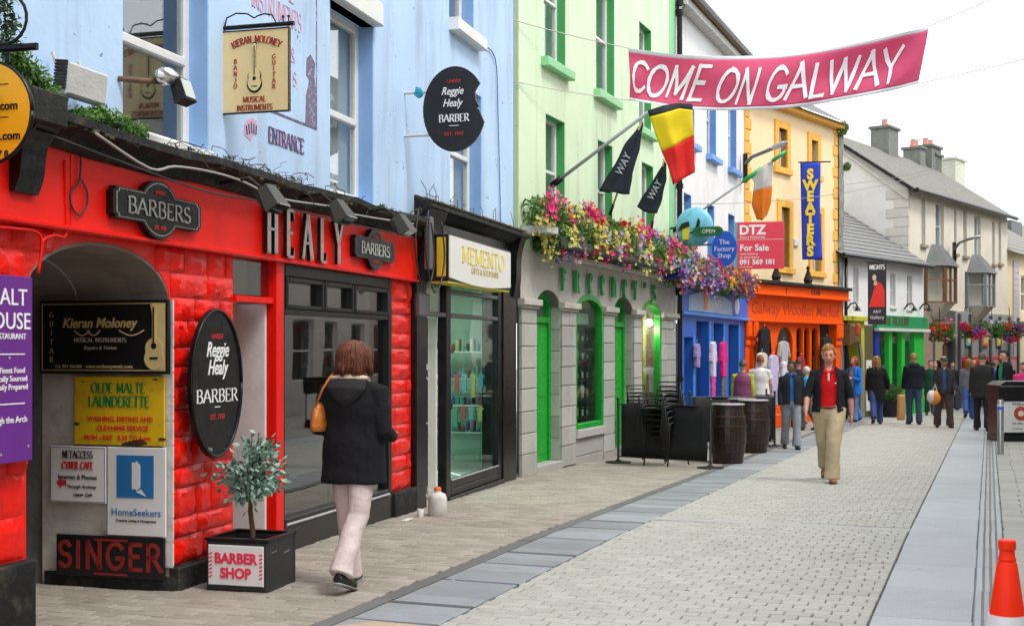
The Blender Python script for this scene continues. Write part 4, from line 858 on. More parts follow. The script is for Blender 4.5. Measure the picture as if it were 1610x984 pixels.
# hanging guitar sign, square to the wall
c_ = fr3(352, 110, 0); HF = FR.perp(FR.u(352), 0)
u0_, z0_ = HF.hit(344, 180); u1_, z1_ = HF.hit(459, 40); print('guitar sign', u0_, u1_, z0_, z1_)
Zg = at(0, 0, 1).y; r, w_, h_ = sign_root(HF, 'guitar_hanging_sign', 'cream hanging sign with a guitar drawing in a black iron frame', 'sign', 348, 456, 43, 181, 0)
MB().bbox((-w_/2, -.012, -h_/2), (w_/2, .012, h_/2)).build('board', M_CREAM, r); frame_strip(r, w_, h_, M_BLK, .007, -.016, .016)
ib = MB(); ib.bbox((-w_/2-.045, -.02, -h_/2-.07), (-w_/2-.004, .02, h_/2+.17)); ib.bbox((-w_/2-.09, -.015, h_/2+.03), (-w_/2-.045, .015, h_/2+.06)); ib.bbox((-w_/2-.09, -.015, -h_*.38), (-w_/2-.045, .015, -h_*.34)); ib.bbox((-w_/2-.004, -.014, h_/2+.012), (w_/2+.03, .014, h_/2+.042))
ib.tube([(-w_*.45, 0, h_/2+.04), (-w_*.42, 0, h_/2+.10), (-w_*.28, 0, h_/2+.13), (-w_*.12, 0, h_/2+.12), (-.01, 0, h_/2+.085), (.02, 0, h_/2+.10), (w_*.12, 0, h_/2+.11), (w_*.24, 0, h_/2+.10), (w_*.3, 0, h_/2+.04)], .006, 6)
for s_ in (.40, .48): ib.tube([(w_*s_, 0, h_/2+.03), (w_*s_, 0, h_/2+.075)], .005, 6); ib.ball((w_*s_, 0, h_/2+.08), .011, 8, 5)
ib.build('iron_bracket', M_BLK, r)
M_BROWNL = mat('brown_red_lettering', (.36,.04,.02), .5)
def arcfn(R_, z00): return lambda x, z: Vector(((R_+z)*math.sin(x/R_), 0, z00+(R_+z)*math.cos(x/R_)-R_))
for s_, a0, dz in (('KIERAN', -.10, .30), ('MOLONEY', .105, .30)):
    R_ = .42; mbs = strokes(s_, .05, thick=.2, thin=.08, squeeze=.72, fn=(lambda x, z, a0=a0: Vector(((R_+z)*math.sin((x+a0)/R_), 0, h_*.34+(R_+z)*math.cos((x+a0)/R_)-R_)))); MB().add(mbs, T(0, -.013, 0)).build('lettering', M_BROWNL, r)
nibs(r, 'MUSICAL', 0, -h_*.37, .04, M_BROWNL, y=-.013, thick=.2, thin=.08, squeeze=.9); nibs(r, 'INSTRUMENTS', 0, -h_*.47, .04, M_BROWNL, y=-.013, thick=.2, thin=.08, squeeze=.88)
for k, c2 in enumerate('BANJO'): nibs(r, c2, -w_*.28, h_*.10-k*.045, .033, M_BROWNL, y=-.013, thick=.2, thin=.09)
for k, c2 in enumerate('GUITAR'): nibs(r, c2, w_*.28, h_*.13-k*.043, .033, M_BROWNL, y=-.013, thick=.2, thin=.09)
gsh = guitar_mb(h_*.62); MB().add(gsh, T(0, -.0125, -h_*.27)).build('guitar_outline', M_SBLK, r)
g3 = MB(); g3.v = [Vector((v.x*.86, v.y-.003, .016+v.z*.93)) for v in gsh.v]; g3.f = [f for f in gsh.f]; MB().add(g3, T(0, -.0125, -h_*.27)).build('guitar_body', M_CREAM, r)
g4 = MB(); g4.ball((0, -.02, -h_*.09), (.015, .003, .015), 12, 6); g4.box((-.022, -.021, -h_*.19), (.022, -.018, -h_*.178)); g4.box((-.004, -.021, -h_*.05), (.004, -.018, h_*.30)); g4.build('guitar_strings', M_SBLK, r)
# round black barber sign with a broken edge
BF = FR.perp(FR.u(636), 0); r, w_, h_ = sign_root(BF, 'broken_barber_sign', 'round black hanging barber sign with a chunk broken off its right edge', 'sign', 666, 764, 102, 241, 0)
pts = [(w_/2*math.cos(t), h_/2*math.sin(t)) for t in [.62+k*(2*PI-.95)/44 for k in range(45)]]
pts += [(w_*.40, -h_*.17), (w_*.47, -h_*.16), (w_*.40, -h_*.03), (w_*.35, -h_*.0), (w_*.39, h_*.03), (w_*.34, h_*.10), (w_*.33, h_*.20), (w_*.36, h_*.24)]
MB().prism(pts, -.018, .018).build('disc', M_SBLK, r)
write(r, 'UNISEX', 0, h_*.31, .045, M_REDL, y=-.019); scripted(r, 'Reggie', -.02, h_*.17, .11, -.019); scripted(r, 'Healy', -.02, h_*.03, .11, -.019)
nibs(r, 'BARBER', 0, -h_*.15, .075, M_WHL, y=-.019, squeeze=.95, thick=.18); MB().box((-.05, -.021, -h_*.20), (.05, -.019, -h_*.193)).build('line', M_WHL, r); write(r, 'EST. 1950', 0, -h_*.31, .05, M_REDL, y=-.019)
for z_ in (h_*.22, -h_*.29): a = MB().tube([(-w_/2-(FR.u(1)*0)-.24, 0, z_), (-w_*.36, 0, z_)], .014, 8); a.bbox((-w_/2-.26, -.03, z_-.035), (-w_/2-.235, .03, z_+.035)); a.build('support_arm', M_WHITED, r)
MB().ball((-w_/2-.05, -.01, h_*.22), (.05, .03, .05), 8, 6, lambda p, q: q*(1+.5*noise.noise(p*3))).build('blue_rag', mat('turquoise_rag', (.03,.35,.5), .6), r)
# --- black gift shopfront
mf = FR.root('black_gift_shopfront', 'narrow black gift shopfront with lightbox sign and green tinted window', 'shopfront', uW+.02)
B0 = uW+.02
def bu(px, y=0.): return FR.u(px, y)-B0
e1 = uE-B0+.02; zMt = 3.10
parts('pilaster', M_BLK, mf, [((0, -.03, -.5), (bu(667), .25, 2.43)), ((bu(787), -.04, -.5), (e1, .25, 2.5))], True)
MB().bbox((-.0, -.06, FR.z(660, 497)), (bu(668), .0, FR.z(660, 462))).build('pilaster_block', M_GREYM, mf)
MB().bbox((0, -.02, 2.42), (e1, .2, zMt-.04)).build('fascia', M_BLK, mf)
c3 = MB(); pr = [(-.02, zMt-.08), (-.08, zMt-.05), (-.14, zMt), (-.2, zMt+.02), (-.2, zMt+.06), (-.0, zMt+.14), (.0, zMt-.08)]
c3.prism(pr, .0, e1+.1); c3.v = [Vector((v.y, v.x, v.z)) for v in c3.v]; c3.f = [f_[::-1] for f_ in c3.f]; c3.build('cornice', M_BLKM, mf)
rnd = random.Random(8); mm_ = MB()
for k in range(420): s_ = .012+.02*rnd.random(); y_ = -.19*rnd.random(); mm_.ball((e1*rnd.random(), y_, zMt+.13+y_*.26+.01), (s_*1.5, s_, s_*.7), 5, 3)
for k in range(16):
    p_ = Vector((e1*rnd.random()**2, -.03-.12*rnd.random(), zMt+.1)); mm_.tube([p_, p_+Vector((rnd.uniform(-.08, .08), 0, .06+.08*rnd.random())), p_+Vector((rnd.uniform(-.2, .2), 0, .05+.16*rnd.random()))], .004, 4, cap=False)
mm_.build('moss', M_MOSS, mf, kind='stuff')
for a, b in ((0.02, bu(680)), (bu(800), e1)): console(mf, a, b, 2.33, zMt+.04, .19, M_BLK)
mb = MB().bbox((bu(640), -.25, 2.46), (bu(640)+.12, -.19, 3.0)); mb.build('console_face', M_GREYM, mf)
for k, px in enumerate((664, 672)): cable(FR, ('black cable loop hanging from the grey corner bracket', 'second thin cable sagging below the corner bracket of the black shop')[k], [fr3(px-6+a*5+k*8, b, -.36) for a, b in ((0, 330), (-1, 380), (0, 430), (2, 460), (4, 440), (5, 400), (4, 350))], .009)
# lightbox
LBz0, LBz1 = FR.z(705, 437, -.34), FR.z(705, 369, -.34); lb0, lb1 = bu(707, -.34), bu(803, -.34)
lb = FR.root('lightbox_sign', 'white lightbox with gold lettering over the green tinted window', 'sign', B0)
M_LB = mat('lightbox_face', (.74,.73,.68), .35, .05); hh = LBz1-LBz0
n = 12; pts = [(lb0, LBz0+hh), (lb1, LBz0+hh*.96)]+[(lb1+(lb0-lb1)*k/n, LBz0-.02-.05*math.sin(PI*k/n)+.03) for k in range(n+1)]
MB().prism(pts[::-1], -.34, -.33).build('face', M_LB, lb); MB().bbox((lb0-.005, -.33, LBz0-.03), (lb1+.005, -.02, LBz1+.01)).build('casing', M_DKF, lb)
MB().box((lb0-.008, -.30, LBz0+.02), (lb0-.005, -.2, LBz1-.02)).build('yellow_stripe', mat('yellow_stripe', (.7,.5,.02), .5), lb)
MB().box((lb0, -.32, LBz0-.045), (lb1, -.1, LBz0-.03)).build('underside', mat('yellow_under', (.75,.6,.05), .5), lb)
M_YEL = mat('yellow_lettering', (.78,.62,.12), .5); M_YELE = mat('gold_edge', (.45,.34,.08), .5); lc = (lb0+lb1)/2
nibs(lb, 'MEMENTO', lc+.06, LBz0+hh*.42, hh*.40, M_YEL, y=-.341, serif=True, thick=.22, thin=.09, squeeze=(lb1-lb0)*.68/(hh*.40*5.6)); write(lb, 'GIFTS & SOUVENIRS', lc+.1, LBz0+hh*.2, .10, M_YELE, y=-.341, squeeze=1.2)
# window, door, poster
zg0, zg1 = FR.z(707, 756), FR.z(707, 455); zb0 = FR.z(707, 775)
def fb(px0, px1, z0, z1, y0=-.02, y1=.08, m=M_BLK, name='window_frame'): return MB().bbox((bu(px0), y0, z0), (bu(px1), y1, z1)).build(name, m, mf)
fb(699, 706.5, -.4, 2.42); fb(781, 787, -.3, 2.42); fb(706.5, 781, zg0-.09, zg0); fb(668, 787, 2.38, 2.44, name='transom'); zt_ = FR.z(707, 495)
fb(706.5, 781, zt_-.03, zt_+.02, m=M_GREYM, name='transom'); fb(672, 699, zt_-.03, zt_+.02, m=M_GREYM, name='transom'); fb(706.5, 781, FR.z(707, 462), FR.z(707, 455), m=M_GREYM, name='transom')
fb(699, 787, -.4, zg0-.17, -.06, .1, name='stall_riser'); fb(706.5, 781, zg0-.17, zg0-.09, -.02, .08, M_DKF, 'stall_riser'); fb(706.5, 781, zg0-.002, zg0+.018, -.035, 0, M_CHROME, 'window_sill')
MB().box((bu(706), .02, zg0), (bu(782), .028, 2.4)).build('window_pane', M_GLM, mf); MB().box((bu(670), .02, zt_), (bu(699), .026, 2.4)).build('fanlight_pane', M_GLS, mf)
ip = FR.root('roller_banner', 'tall narrow dark banner with white script beside the gift shop doorway', 'banner', B0+bu(674), .04, 0)
MB().bbox((-.10, 0, .16), (.10, .02, zt_-.05)).build('panel', M_SBLK, ip); MB().box((.101, .0, .05), (.12, .7, zt_-.1)).build('side', M_WHITED, ip)
tm = text_mb('jewellery gifts', .15, shear=.2); MB().add(tm, T(.03, -.002, 1.25, 0, -PI/2)).build('lettering', M_WHL, ip)
tm = text_mb('SOUVENIRS', .06); MB().add(tm, T(-.03, -.002, .6, 0, -PI/2)).build('lettering', M_YEL, ip)
dj = bu(699)
MB().bbox((dj-.03, .085, -.3), (dj-.005, .95, zt_-.03)).build('door_jamb', M_WHITE, mf)
for z_ in (.4, .9, 1.3, 1.75): MB().box((dj-.036, .55, z_), (dj-.030, .6, z_+.1)).build('hinge', M_BLK, mf)
gi = MB(); a0, a1 = bu(668), e1
gi.quad((a0, 3.2, -.2), (a1, 3.2, -.2), (a1, 3.2, 2.7), (a0, 3.2, 2.7)); gi.quad((a1, .1, -.2), (a1, .1, 2.7), (a1, 3.2, 2.7), (a1, 3.2, -.2)); gi.quad((a0, .3, -.2), (a0, 3.2, -.2), (a0, 3.2, 2.7), (a0, .3, 2.7)); gi.build('shop_wall', mat('pale_green_interior', (.42,.56,.48), .7, .1), mf)
MB().box((a0, .1, -.25), (a1, 3.2, 0.05)).build('shop_floor', mat('pale_tiles', (.42,.46,.42), .3, .1), mf); MB().box((a0, .1, 2.5), (a1, 3.2, 2.55)).build('shop_ceiling', M_SWH, mf)
sh = bpy.data.lights.new('added_shop_light', 'AREA'); sh.energy = 28; sh.size = 1.2; sh.color = (.9, 1, .92); so = bpy.data.objects.new('added_shop_light', sh); COL.objects.link(so); so.location = FR.P(B0+1.9, 1.3, 2.44)  # unseen lamp, added to brighten the inside of the gift shop
MB().box((1.3, .9, 2.46), (2.5, 1.7, 2.495)).build('added_light_panel', emis('added_panel_glow', (.9, 1, .93), 3), mf)  # glowing panel added to go with that lamp
GOODS = [mat('goods_%d' % k, c, .5, .1) for k, c in enumerate(((.04,.30,.36), (.05,.10,.32), (.62,.60,.54), (.42,.08,.09), (.42,.40,.14), (.02,.02,.03), (.32,.18,.26), (.10,.28,.20), (.16,.35,.42)))]
rnd = random.Random(12)
rk = FR.root('display_rack', 'chrome rack of small gifts and scarves inside the green tinted window', 'rack', B0+e1-.42, .62, .05); rk.rotation_euler.z = FR.rot-PI/2
for z_ in (.5, .85, 1.2, 1.55): MB().box((-.35, -.1, z_), (.45, .15, z_+.015)).build('shelf', M_SWH, rk)
for s_ in (-.34, .44): MB().tube([(s_, .1, 0), (s_, .1, 1.9)], .012, 6).build('upright', M_CHROME, rk)
for k in range(44):
    x_ = -.32+.068*(k % 11)+rnd.random()*.012; z_ = (.515, .865, 1.215, 1.565)[k//11]; h_ = .05+.12*rnd.random(); g_ = rnd.choice(GOODS); q = MB()
    if k % 3 == 0: q.ball((x_+.03, -.02, z_+h_*.5), (.028, .028, h_*.5), 8, 6)
    elif k % 3 == 1: q.bbox((x_, -.07, z_), (x_+.055, .03, z_+h_), .008)
    else: q.lathe([(.026, 0), (.03, h_*.6), (.012, h_*.8), (.014, h_)], 8, (x_+.03, -.02, z_))
    q.build('gift', g_, rk, True)
for k in range(16):
    x_ = -.42+(k % 8)*.11+.02*rnd.random(); z_ = 1.28-(k//8)*.42; l_ = .16+.16*rnd.random(); mb = MB(); yy = -.2-.05*(k//8); mb.tube([(x_, yy, z_+.1), (x_, yy, z_)], .003, 4); mb.prism([(x_-.015, z_), (x_+.015, z_), (x_+.05, z_-.03), (x_+.035, z_-.06), (x_+.028, z_-.05), (x_+.03, z_-l_), (x_-.03, z_-l_), (x_-.028, z_-.05), (x_-.035, z_-.06), (x_-.05, z_-.03)][::-1], yy-.01, yy+.01); mb.build('small_shirt', GOODS[(k*5+1) % 9], rk)
MB().prism(rect(-.85, 1.62, -.5, 1.85), -.35, -.34).build('price_card', mat('red_card', (.7,.03,.05), .5), rk)
r = FR.root('coat_rail', 'light metal stand with hanging strings of souvenirs near the gift shop door', 'rack', B0+e1-1.5, .50, .05)
MB().tube([(0, 0, 0), (0, 0, 1.8)], .015, 6).build('pole', mat('yellow_pole', (.6,.6,.2), .5), r); 
for k in range(5): MB().tube([(.28*math.cos(k*1.256), .28*math.sin(k*1.256), .02), (0, 0, .1)], .014, 6).build('foot', M_CHROME, r)
for k in range(12): MB().ball((rnd.uniform(-.16, .16), rnd.uniform(-.12, .12), .5+k*.1), (.05, .03, .06), 8, 5).build('trinket', rnd.choice(GOODS), r)
# left-over jug and cup at the foot of the pilaster
p = ground(688, 810); p.z = G(p.y)
r = thing('plastic_jug', 'grubby white plastic jug with an orange cap by the black shop step', 'jug', p, FR.rot)
MB().lathe([(.085, 0), (.095, .02), (.095, .17), (.08, .215), (.035, .235), (.035, .255)], 20).build('body', M_WHITED, r, auto=50); MB().lathe([(.037, .25), (.037, .275), (.03, .285)], 14).build('cap', mat('orange_cap', (.8,.15,.01), .5), r, auto=40)
MB().tube([(.0, .06, .23), (.0, .10, .26), (0, .12, .2), (0, .095, .15)], .011, 6).build('handle', M_WHITED, r, True)
p = ground(661, 812); o = MB().lathe([(.028, .0), (.036, .075), (.034, .078), (.026, .004)], 16).build('paper_cup', M_SWH, None, auto=40); o.location = p; tag(o, 'small white paper cup standing beside the plastic jug', 'cup')
o = MB().bbox((-.1, -.03, 0), (.1, .03, .008)).build('litter_strip', M_SWH, None); o.location = ground(640, 818)+Vector((0, 0, .004)); o.rotation_euler.z = FR.rot; tag(o, 'flat white scrap of paper on the ground under the red block strip', 'litter')
# planter with a small tree
p = ground(420, 932)
r = thing('planter_box', 'black square planter with a barber shop card on its front', 'planter', p, FR.rot-PI/2)
wd, dp, ht = .46, .44, .34
pb = MB(); pb.bbox((-wd, 0, 0), (0, .03, ht)); pb.bbox((-wd, dp-.03, 0), (0, dp, ht)); pb.bbox((-wd, .03, 0), (-wd+.03, dp-.03, ht)); pb.bbox((-.03, .03, 0), (0, dp-.03, ht)); pb.build('box', mat('black_planter', (.022,.022,.024), .5, .3, 12, .2), r)
rim = MB(); rim.bbox((-wd-.01, -.01, ht), (.01, .03, ht+.02)); rim.bbox((-wd-.01, dp-.03, ht), (.01, dp+.01, ht+.02)); rim.bbox((-wd-.01, .03, ht), (-wd+.03, dp-.03, ht+.02)); rim.bbox((-.03, .03, ht), (.01, dp-.03, ht+.02)); rim.build('rim', M_BLK, r)
MB().box((-wd+.03, .03, .05), (-.03, dp-.03, ht-.06)).build('soil', mat('soil', (.03,.022,.016), .95, .4, 40, 1, 60), r)
for z_ in (.26, .235): MB().tube([(.004, .05+(.26-z_)*8, z_), (.012, .12+(.26-z_)*8, z_+.01)], .004, 6).build('hook', M_CHROME, r)
r2 = thing('barber_card', 'white card with red lettering on the front of the black planter', 'sign', p+Matrix.Rotation(FR.rot-PI/2, 3, 'Z') @ Vector((-wd*.50, -.004, ht*.52)), FR.rot-PI/2)
board(r2, wd*.90, ht*.80, M_SWH, .008); M_PINKR = mat('pink_red_print', (.75,.03,.08), .5)
write(r2, 'BARBER', 0, .015, .098, M_PINKR, y=-.009, bold=.004, squeeze=.93); write(r2, 'SHOP', 0, -.085, .098, M_PINKR, y=-.009, bold=.004, squeeze=.93)
for s_ in (-1, 1):
    st_ = MB()
    for k in range(7): st_.prism([(s_*wd*.41-.012, -.09+k*.026), (s_*wd*.41+.012, -.08+k*.026), (s_*wd*.41+.012, -.068+k*.026), (s_*wd*.41-.012, -.078+k*.026)], -.0095, -.008)
    st_.build('barber_pole', M_PINKR, r2)
M_BAY = mat('bay_leaf', (.09,.24,.17), .5, .35, 60); M_BAYE = mat('pale_leaf', (.38,.52,.44), .5, .2, 60)
tp = p+Matrix.Rotation(FR.rot-PI/2, 3, 'Z') @ Vector((-wd*.5, dp*.5, .22))
r = thing('small_tree', 'little ball headed tree with silvery variegated leaves in the black planter', 'tree', tp)
MB().tube([(0, 0, 0), (.01, .0, .15), (-.01, .01, .3), (.0, 0, .46), (.01, 0, .6)], [.021, .019, .017, .015, .008], 8).build('trunk', mat('bark', (.12,.065,.035), .9, .3, 30, .6, 60), r, True)
br = MB(); rnd = random.Random(4); la, lb_ = MB(), MB()
cc = Vector((0, 0, .62))
for k in range(52):
    d = Vector((rnd.gauss(0, 1), rnd.gauss(0, 1), rnd.gauss(0, 1))).normalized(); R_ = .17+.07*rnd.random(); e = cc+Vector((d.x*R_, d.y*R_, d.z*R_*1.1)); br.tube([(0, 0, .40+.1*rnd.random()), (cc+e)/2+Vector((0, 0, -.02)), e], [.006, .004, .002], 5, cap=False)
    for q in range(19):
        t = .35+.62*rnd.random(); b_ = Vector((0, 0, .47)).lerp(e, t)+Vector((rnd.gauss(0, .03), rnd.gauss(0, .03), rnd.gauss(0, .03)))
        dd = (d+Vector((rnd.gauss(0, .6), rnd.gauss(0, .6), rnd.gauss(0, .6)))).normalized(); s_ = dd.orthogonal().normalized(); s_ = Matrix.Rotation(rnd.random()*6, 3, dd) @ s_; up = dd.cross(s_); L = .046+.022*rnd.random()
        for (mb_, k1, k2, z_) in ((lb_, .30, 1, 0), (la, .2, .86, .0012)):
            mb_.quad(b_+dd*L*(1-k2)*.4+up*z_, b_+dd*L*.5-s_*L*k1+up*(z_+.004), b_+dd*L*k2+up*z_, b_+dd*L*.5+s_*L*k1+up*(z_+.004))
br.build('branches', M_TWIG, r); la.build('crown', M_BAY, r, kind='stuff'); lb_.build('leaf_edges', M_BAYE, r, kind='stuff')
# ================================================================== PALE GREEN HOUSE AND ITS STONE BAR FRONT
M_GRN = mat('pale_green_wall', (.69,.84,.59), .85, .06, 1.1, .10, 22, col2=(.44,.53,.38), c2scale=2.4, c2amt=.7, streak=.14, speck=.6, spec=.3)
M_GTR = mat('green_trim', (.07,.38,.11), .5, .08); M_GTRL = mat('light_green_sill', (.30,.66,.34), .6, .08)
M_GGL = mat('gloss_green', (.005,.34,.025), .28, .08, spec=.5)
M_STONE = pave_mat('grey_limestone', (.44,.43,.40), .17, .8, .8, stain=(.22,.21,.19), stain_amt=.6)
M_MORT = mat('stone_backing', (.20,.19,.17), .9, .2, 5, .4, 20)
M_SMOOTH = mat('smooth_stone_render', (.50,.475,.425), .85, .12, 2, .3, 25, speck=.3, col2=(.28,.26,.22), c2amt=.4)
M_FLW = mat('white_interior_light', (.8,.78,.7), .6)
def FUs(f, *px): return [f.u(p) for p in px]
gh = FG.root('green_house', 'tall pale green rendered house with bright green window reveals above the stone bar front', 'house')
gE = FG.u(1061)
def win_open(f, pl, pr, pyt, pyb=None, z=None, y=0.):
    u0, u1 = f.u(pl), f.u(pr); return u0, u1, (z if z is not None else f.z(pr, pyb)), f.z(pl, pyt)
zr2 = FG.z(858, 178); zsl = FG.z(856, 92)
GW = []
for a, b in ((855, 889), (937, 966), (1006, 1028)): GW.append((FG.u(a), FG.u(b), zsl, zsl+1.9))
GW[2] = (FG.u(1005), FG.u(1024), FG.z(1015, 83), FG.z(1005, 33))
for a, b in ((858, 888), (940, 963), (1009, 1027)): GW.append((FG.u(a), FG.u(b), 3.45, zr2))
GW.insert(2, (FG.u(1005), FG.u(1024), FG.z(1005, 33)-1.9, FG.z(1005, 33))); GW.pop(3)
w = wall_mb(0.01, gE, 2.7, 11.5, GW, 0, .17); w.quad((gE, 0, 2.7), (gE, 9, 2.7), (gE, 9, 11.5), (gE, 0, 11.5)); w.quad((.01, 0, 2.7), (.01, 0, 11.5), (.01, 9, 11.5), (.01, 9, 2.7)); w.quad((.01, 0, 11.5), (gE, 0, 11.5), (gE, 9, 11.5), (.01, 9, 11.5))
w.build('wall', M_GRN, gh)
for (a, b, c, d) in GW:
    parts('window_reveal', M_GTR, gh, [((b-.012, .004, c), (b, .168, d)), ((a, .004, c), (a+.012, .168, d)), ((a+.012, .004, d-.012), (b-.012, .168, d))])
    sash(gh, a, b, c, d, .13, (.5,), fw=.06, m=M_PVC, behind=M_CURT, bd=.1)
    if d > 5.5: MB().bbox((a-.12, -.12, c-.13), (b+.12, .1, c)).build('window_sill', M_GTRL, gh)
MB().bbox((FG.u(1052), -.012, 2.8), (gE-.01, 0, 11.4)).build('corner_band', M_GTRL, gh)
dp_ = FG.root('drainpipe', 'black cast iron drainpipe between the green house and the white house', 'pipe', gE+.03)
pp = MB(); pp.tube([(0, -.09, .1), (0, -.09, 9)], .055, 10); 
for z_ in (1, 2.9, 4.8, 6.7, 8.4): pp.tube([(0, -.09, z_), (0, -.09, z_+.1)], .075, 10)
pp.build('pipe', M_BLK, dp_, auto=50); MB().tube([(0, -.09, 8.2), (-.02, -.09, 8.3), (.1, -.12, 8.5), (.1, -.12, 8.7)], .08, 8).build('hopper', M_BLK, dp_)
# --- stone bar front
bf = FG.root('stone_bar_front', 'grey limestone bar front with four arched green openings and green Gaelic style lettering', 'shopfront')
zcap0, zcap1 = 2.20, 2.33; zarch = 2.50
OPN = [(FG.u(840), FG.u(880)), (FG.u(902), FG.u(946)), (FG.u(963), FG.u(994)), (FG.u(1006), FG.u(1037))]
zar = [FG.z(855, 455), FG.z(925, 463), FG.z(978, 467), FG.z(1020, 472)]; rise = .30
zbase = [-.5, FG.z(925, 672), -.5, FG.z(1020, 690)]
HO = [(a, b, zb_, za, rise) for (a, b), zb_, za in zip(OPN, zbase, zar)]
wall_mb(0.02, gE-.05, -.6, 3.02, HO, .0, .26).build('backing_wall', M_MORT, bf)
# smooth spandrel above the capitals: a second skin 2 cm proud, in one sheet
wall_mb(0.02, gE-.06, zcap1-.01, 3.0, [(a-.0, b+.0, zcap1-.3, za+.0, rise) for (a, b), za in zip(OPN, zar)], -.022, .03).build('arch_wall', M_SMOOTH, bf)
SB = {}
def ashlar(parent, u0, u1, z0, z1, hts, lens, y=-.04, name='stone_block', mat_=None, dep=.045, seed=0):
    r_ = random.Random(seed); z = z0; k = 0
    while z < z1-.03:
        h = hts[k % len(hts)]; h = min(h, z1-z); 
        if z1-z-h < .08: h = z1-z
        x = u0; L0 = lens[(k) % len(lens)]; first = True
        while x < u1-.02:
            L = L0 if first else lens[0]; L = min(L, u1-x)
            if u1-x-L < .1: L = u1-x
            key = (round(L, 3), round(h, 3), k % 3, y)
            if key not in SB: SB[key] = MB().bbox((0, 0, 0), (L-.010, dep, h-.010), .008).mesh(name, False, mat_ or M_STONE)
            me = SB[key]; inst(me, name, parent, (x+.005, y-.006*r_.random(), z+.005)); x += L; first = False
        z += h; k += 1
piers = [(0.03, OPN[0][0]), (OPN[0][1], OPN[1][0]), (OPN[1][1], OPN[2][0]), (OPN[2][1], OPN[3][0]), (OPN[3][1], gE-.07)]
for i, (a, b) in enumerate(piers):
    if b-a < .05: continue
    ashlar(bf, a, b, -.35 if a > 3 else -.1, zcap0, (.31, .28, .30), (.45, .30) if b-a > .6 else (b-a,), seed=i)
    MB().bbox((a-.06, -.11, zcap0+.04), (b+.06, -.0, zcap1)).build('capital', M_SMOOTH, bf); MB().bbox((a-.03, -.075, zcap0), (b+.03, -.0, zcap0+.04)).build('capital_moulding', M_SMOOTH, bf)
for i in (1, 3):
    a, b = OPN[i]; ashlar(bf, a, b, -.3, zbase[i]-.13, (.30,), (b-a,), y=-.025, dep=.025, seed=9+i); MB().bbox((a, -.08, zbase[i]-.13), (b, .2, zbase[i])).build('window_sill', M_STONE, bf)
for i in (0, 2):                                        # reveal stones of the doorways, facing the camera
    a, b = OPN[i]
    for k in range(8): MB().bbox((b-.012, .0, -.3+k*.32), (b-.001, .25, -.3+k*.32+.31), .004).build('reveal_stone', M_STONE, bf)
def arch_frame(i, fw, y0, y1, name, m=M_GGL, bottom=True):
    a, b = OPN[i]; za, zb_ = zar[i], zbase[i]; cx, rx_ = (a+b)/2, (b-a)/2; sp = za-rise; n = 16; mb = MB()
    outer = [(a, zb_)]+[(cx-rx_*math.cos(PI*k/n), sp+rise*math.sin(PI*k/n)) for k in range(n+1)]+[(b, zb_)]
    inner = [(a+fw, zb_)]+[(cx-(rx_-fw)*math.cos(PI*k/n), sp+(rise-fw)*math.sin(PI*k/n)) for k in range(n+1)]+[(b-fw, zb_)]
    for k in range(len(outer)-1):
        p, q, r_, s_ = outer[k], outer[k+1], inner[k+1], inner[k]
        V = [Vector((x, y, z)) for y in (y0, y1) for x, z in (p, q, r_, s_)]; j = len(mb.v); mb.v += V
        mb.f += [(j, j+1, j+2, j+3)[::-1], (j+4, j+5, j+6, j+7), (j+3, j+2, j+6, j+7), (j, j+4, j+5, j+1)]
    if bottom: mb.bbox((a+fw, y0, zb_), (b-fw, y1, zb_+fw))
    return mb.build(name, m, bf)
def arch_fill(i, y, z0, m, name, fw=.02):
    a, b = OPN[i]; za = zar[i]; cx, rx_ = (a+b)/2, (b-a)/2-fw; sp = za-rise; n = 16
    pts = [(a+fw, z0), (b-fw, z0)]+[(cx+rx_*math.cos(PI*k/n), sp+(rise-fw)*math.sin(PI*k/n)) for k in range(n+1)]
    return MB().prism(pts[::-1], y, y+.012).build(name, m, bf)
for i in (0, 2):
    a, b = OPN[i]; arch_frame(i, .09, .13, .22, 'door_frame', bottom=False); zt = zcap0-.18
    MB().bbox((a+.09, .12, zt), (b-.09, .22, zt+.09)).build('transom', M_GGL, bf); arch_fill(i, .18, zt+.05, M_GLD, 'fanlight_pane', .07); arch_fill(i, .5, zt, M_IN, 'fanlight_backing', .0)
    d_ = MB().bbox((a+.09, .16, -.5), (b-.09, .21, zt)).build('door', M_GGL, bf)
    for (z0_, z1_) in ((.95, zt-.12), (.12, .75)):
        for (p0, p1) in ((a+.17, (a+b)/2-.04), ((a+b)/2+.04, b-.17)):
            q = MB(); q.bbox((p0, .152, z0_), (p1, .17, z1_), .02); q.build('door_panel', M_GGL, d_)
    MB().ball((a+.15, .13, .88), .035, 12, 8).build('handle', mat('brass', (.7,.5,.15), .25, .1, metal=1), d_, True)
    MB().bbox((a, -.05, -.6), (b, .3, G(FG.P(a).y)+.10)).build('door_step', M_STONE, bf)
for i in (1, 3):
    arch_frame(i, .085, -.03, .08, 'window_frame'); arch_fill(i, .03, zbase[i]+.05, M_GLM if i == 1 else M_GL, 'window_pane', .07)
    a, b = OPN[i]; x0, x1 = a-.05, b+.05
    ib_ = MB(); ib_.quad((x0, .9, .2), (x1, .9, .2), (x1, .9, 2.7), (x0, .9, 2.7)); ib_.quad((x1, .27, .2), (x1, .27, 2.7), (x1, .9, 2.7), (x1, .9, .2)); ib_.quad((x0, .27, .2), (x0, .9, .2), (x0, .9, 2.7), (x0, .27, 2.7)); ib_.quad((x0, .27, zbase[i]), (x1, .27, zbase[i]), (x1, .9, zbase[i]), (x0, .9, zbase[i]))
    ib_.build('display_back', mat('display_wood', (.16,.14,.12), .8, .3) if i == 1 else mat('display_yellow', (.75,.62,.30), .8, .2), bf)
rnd = random.Random(21)
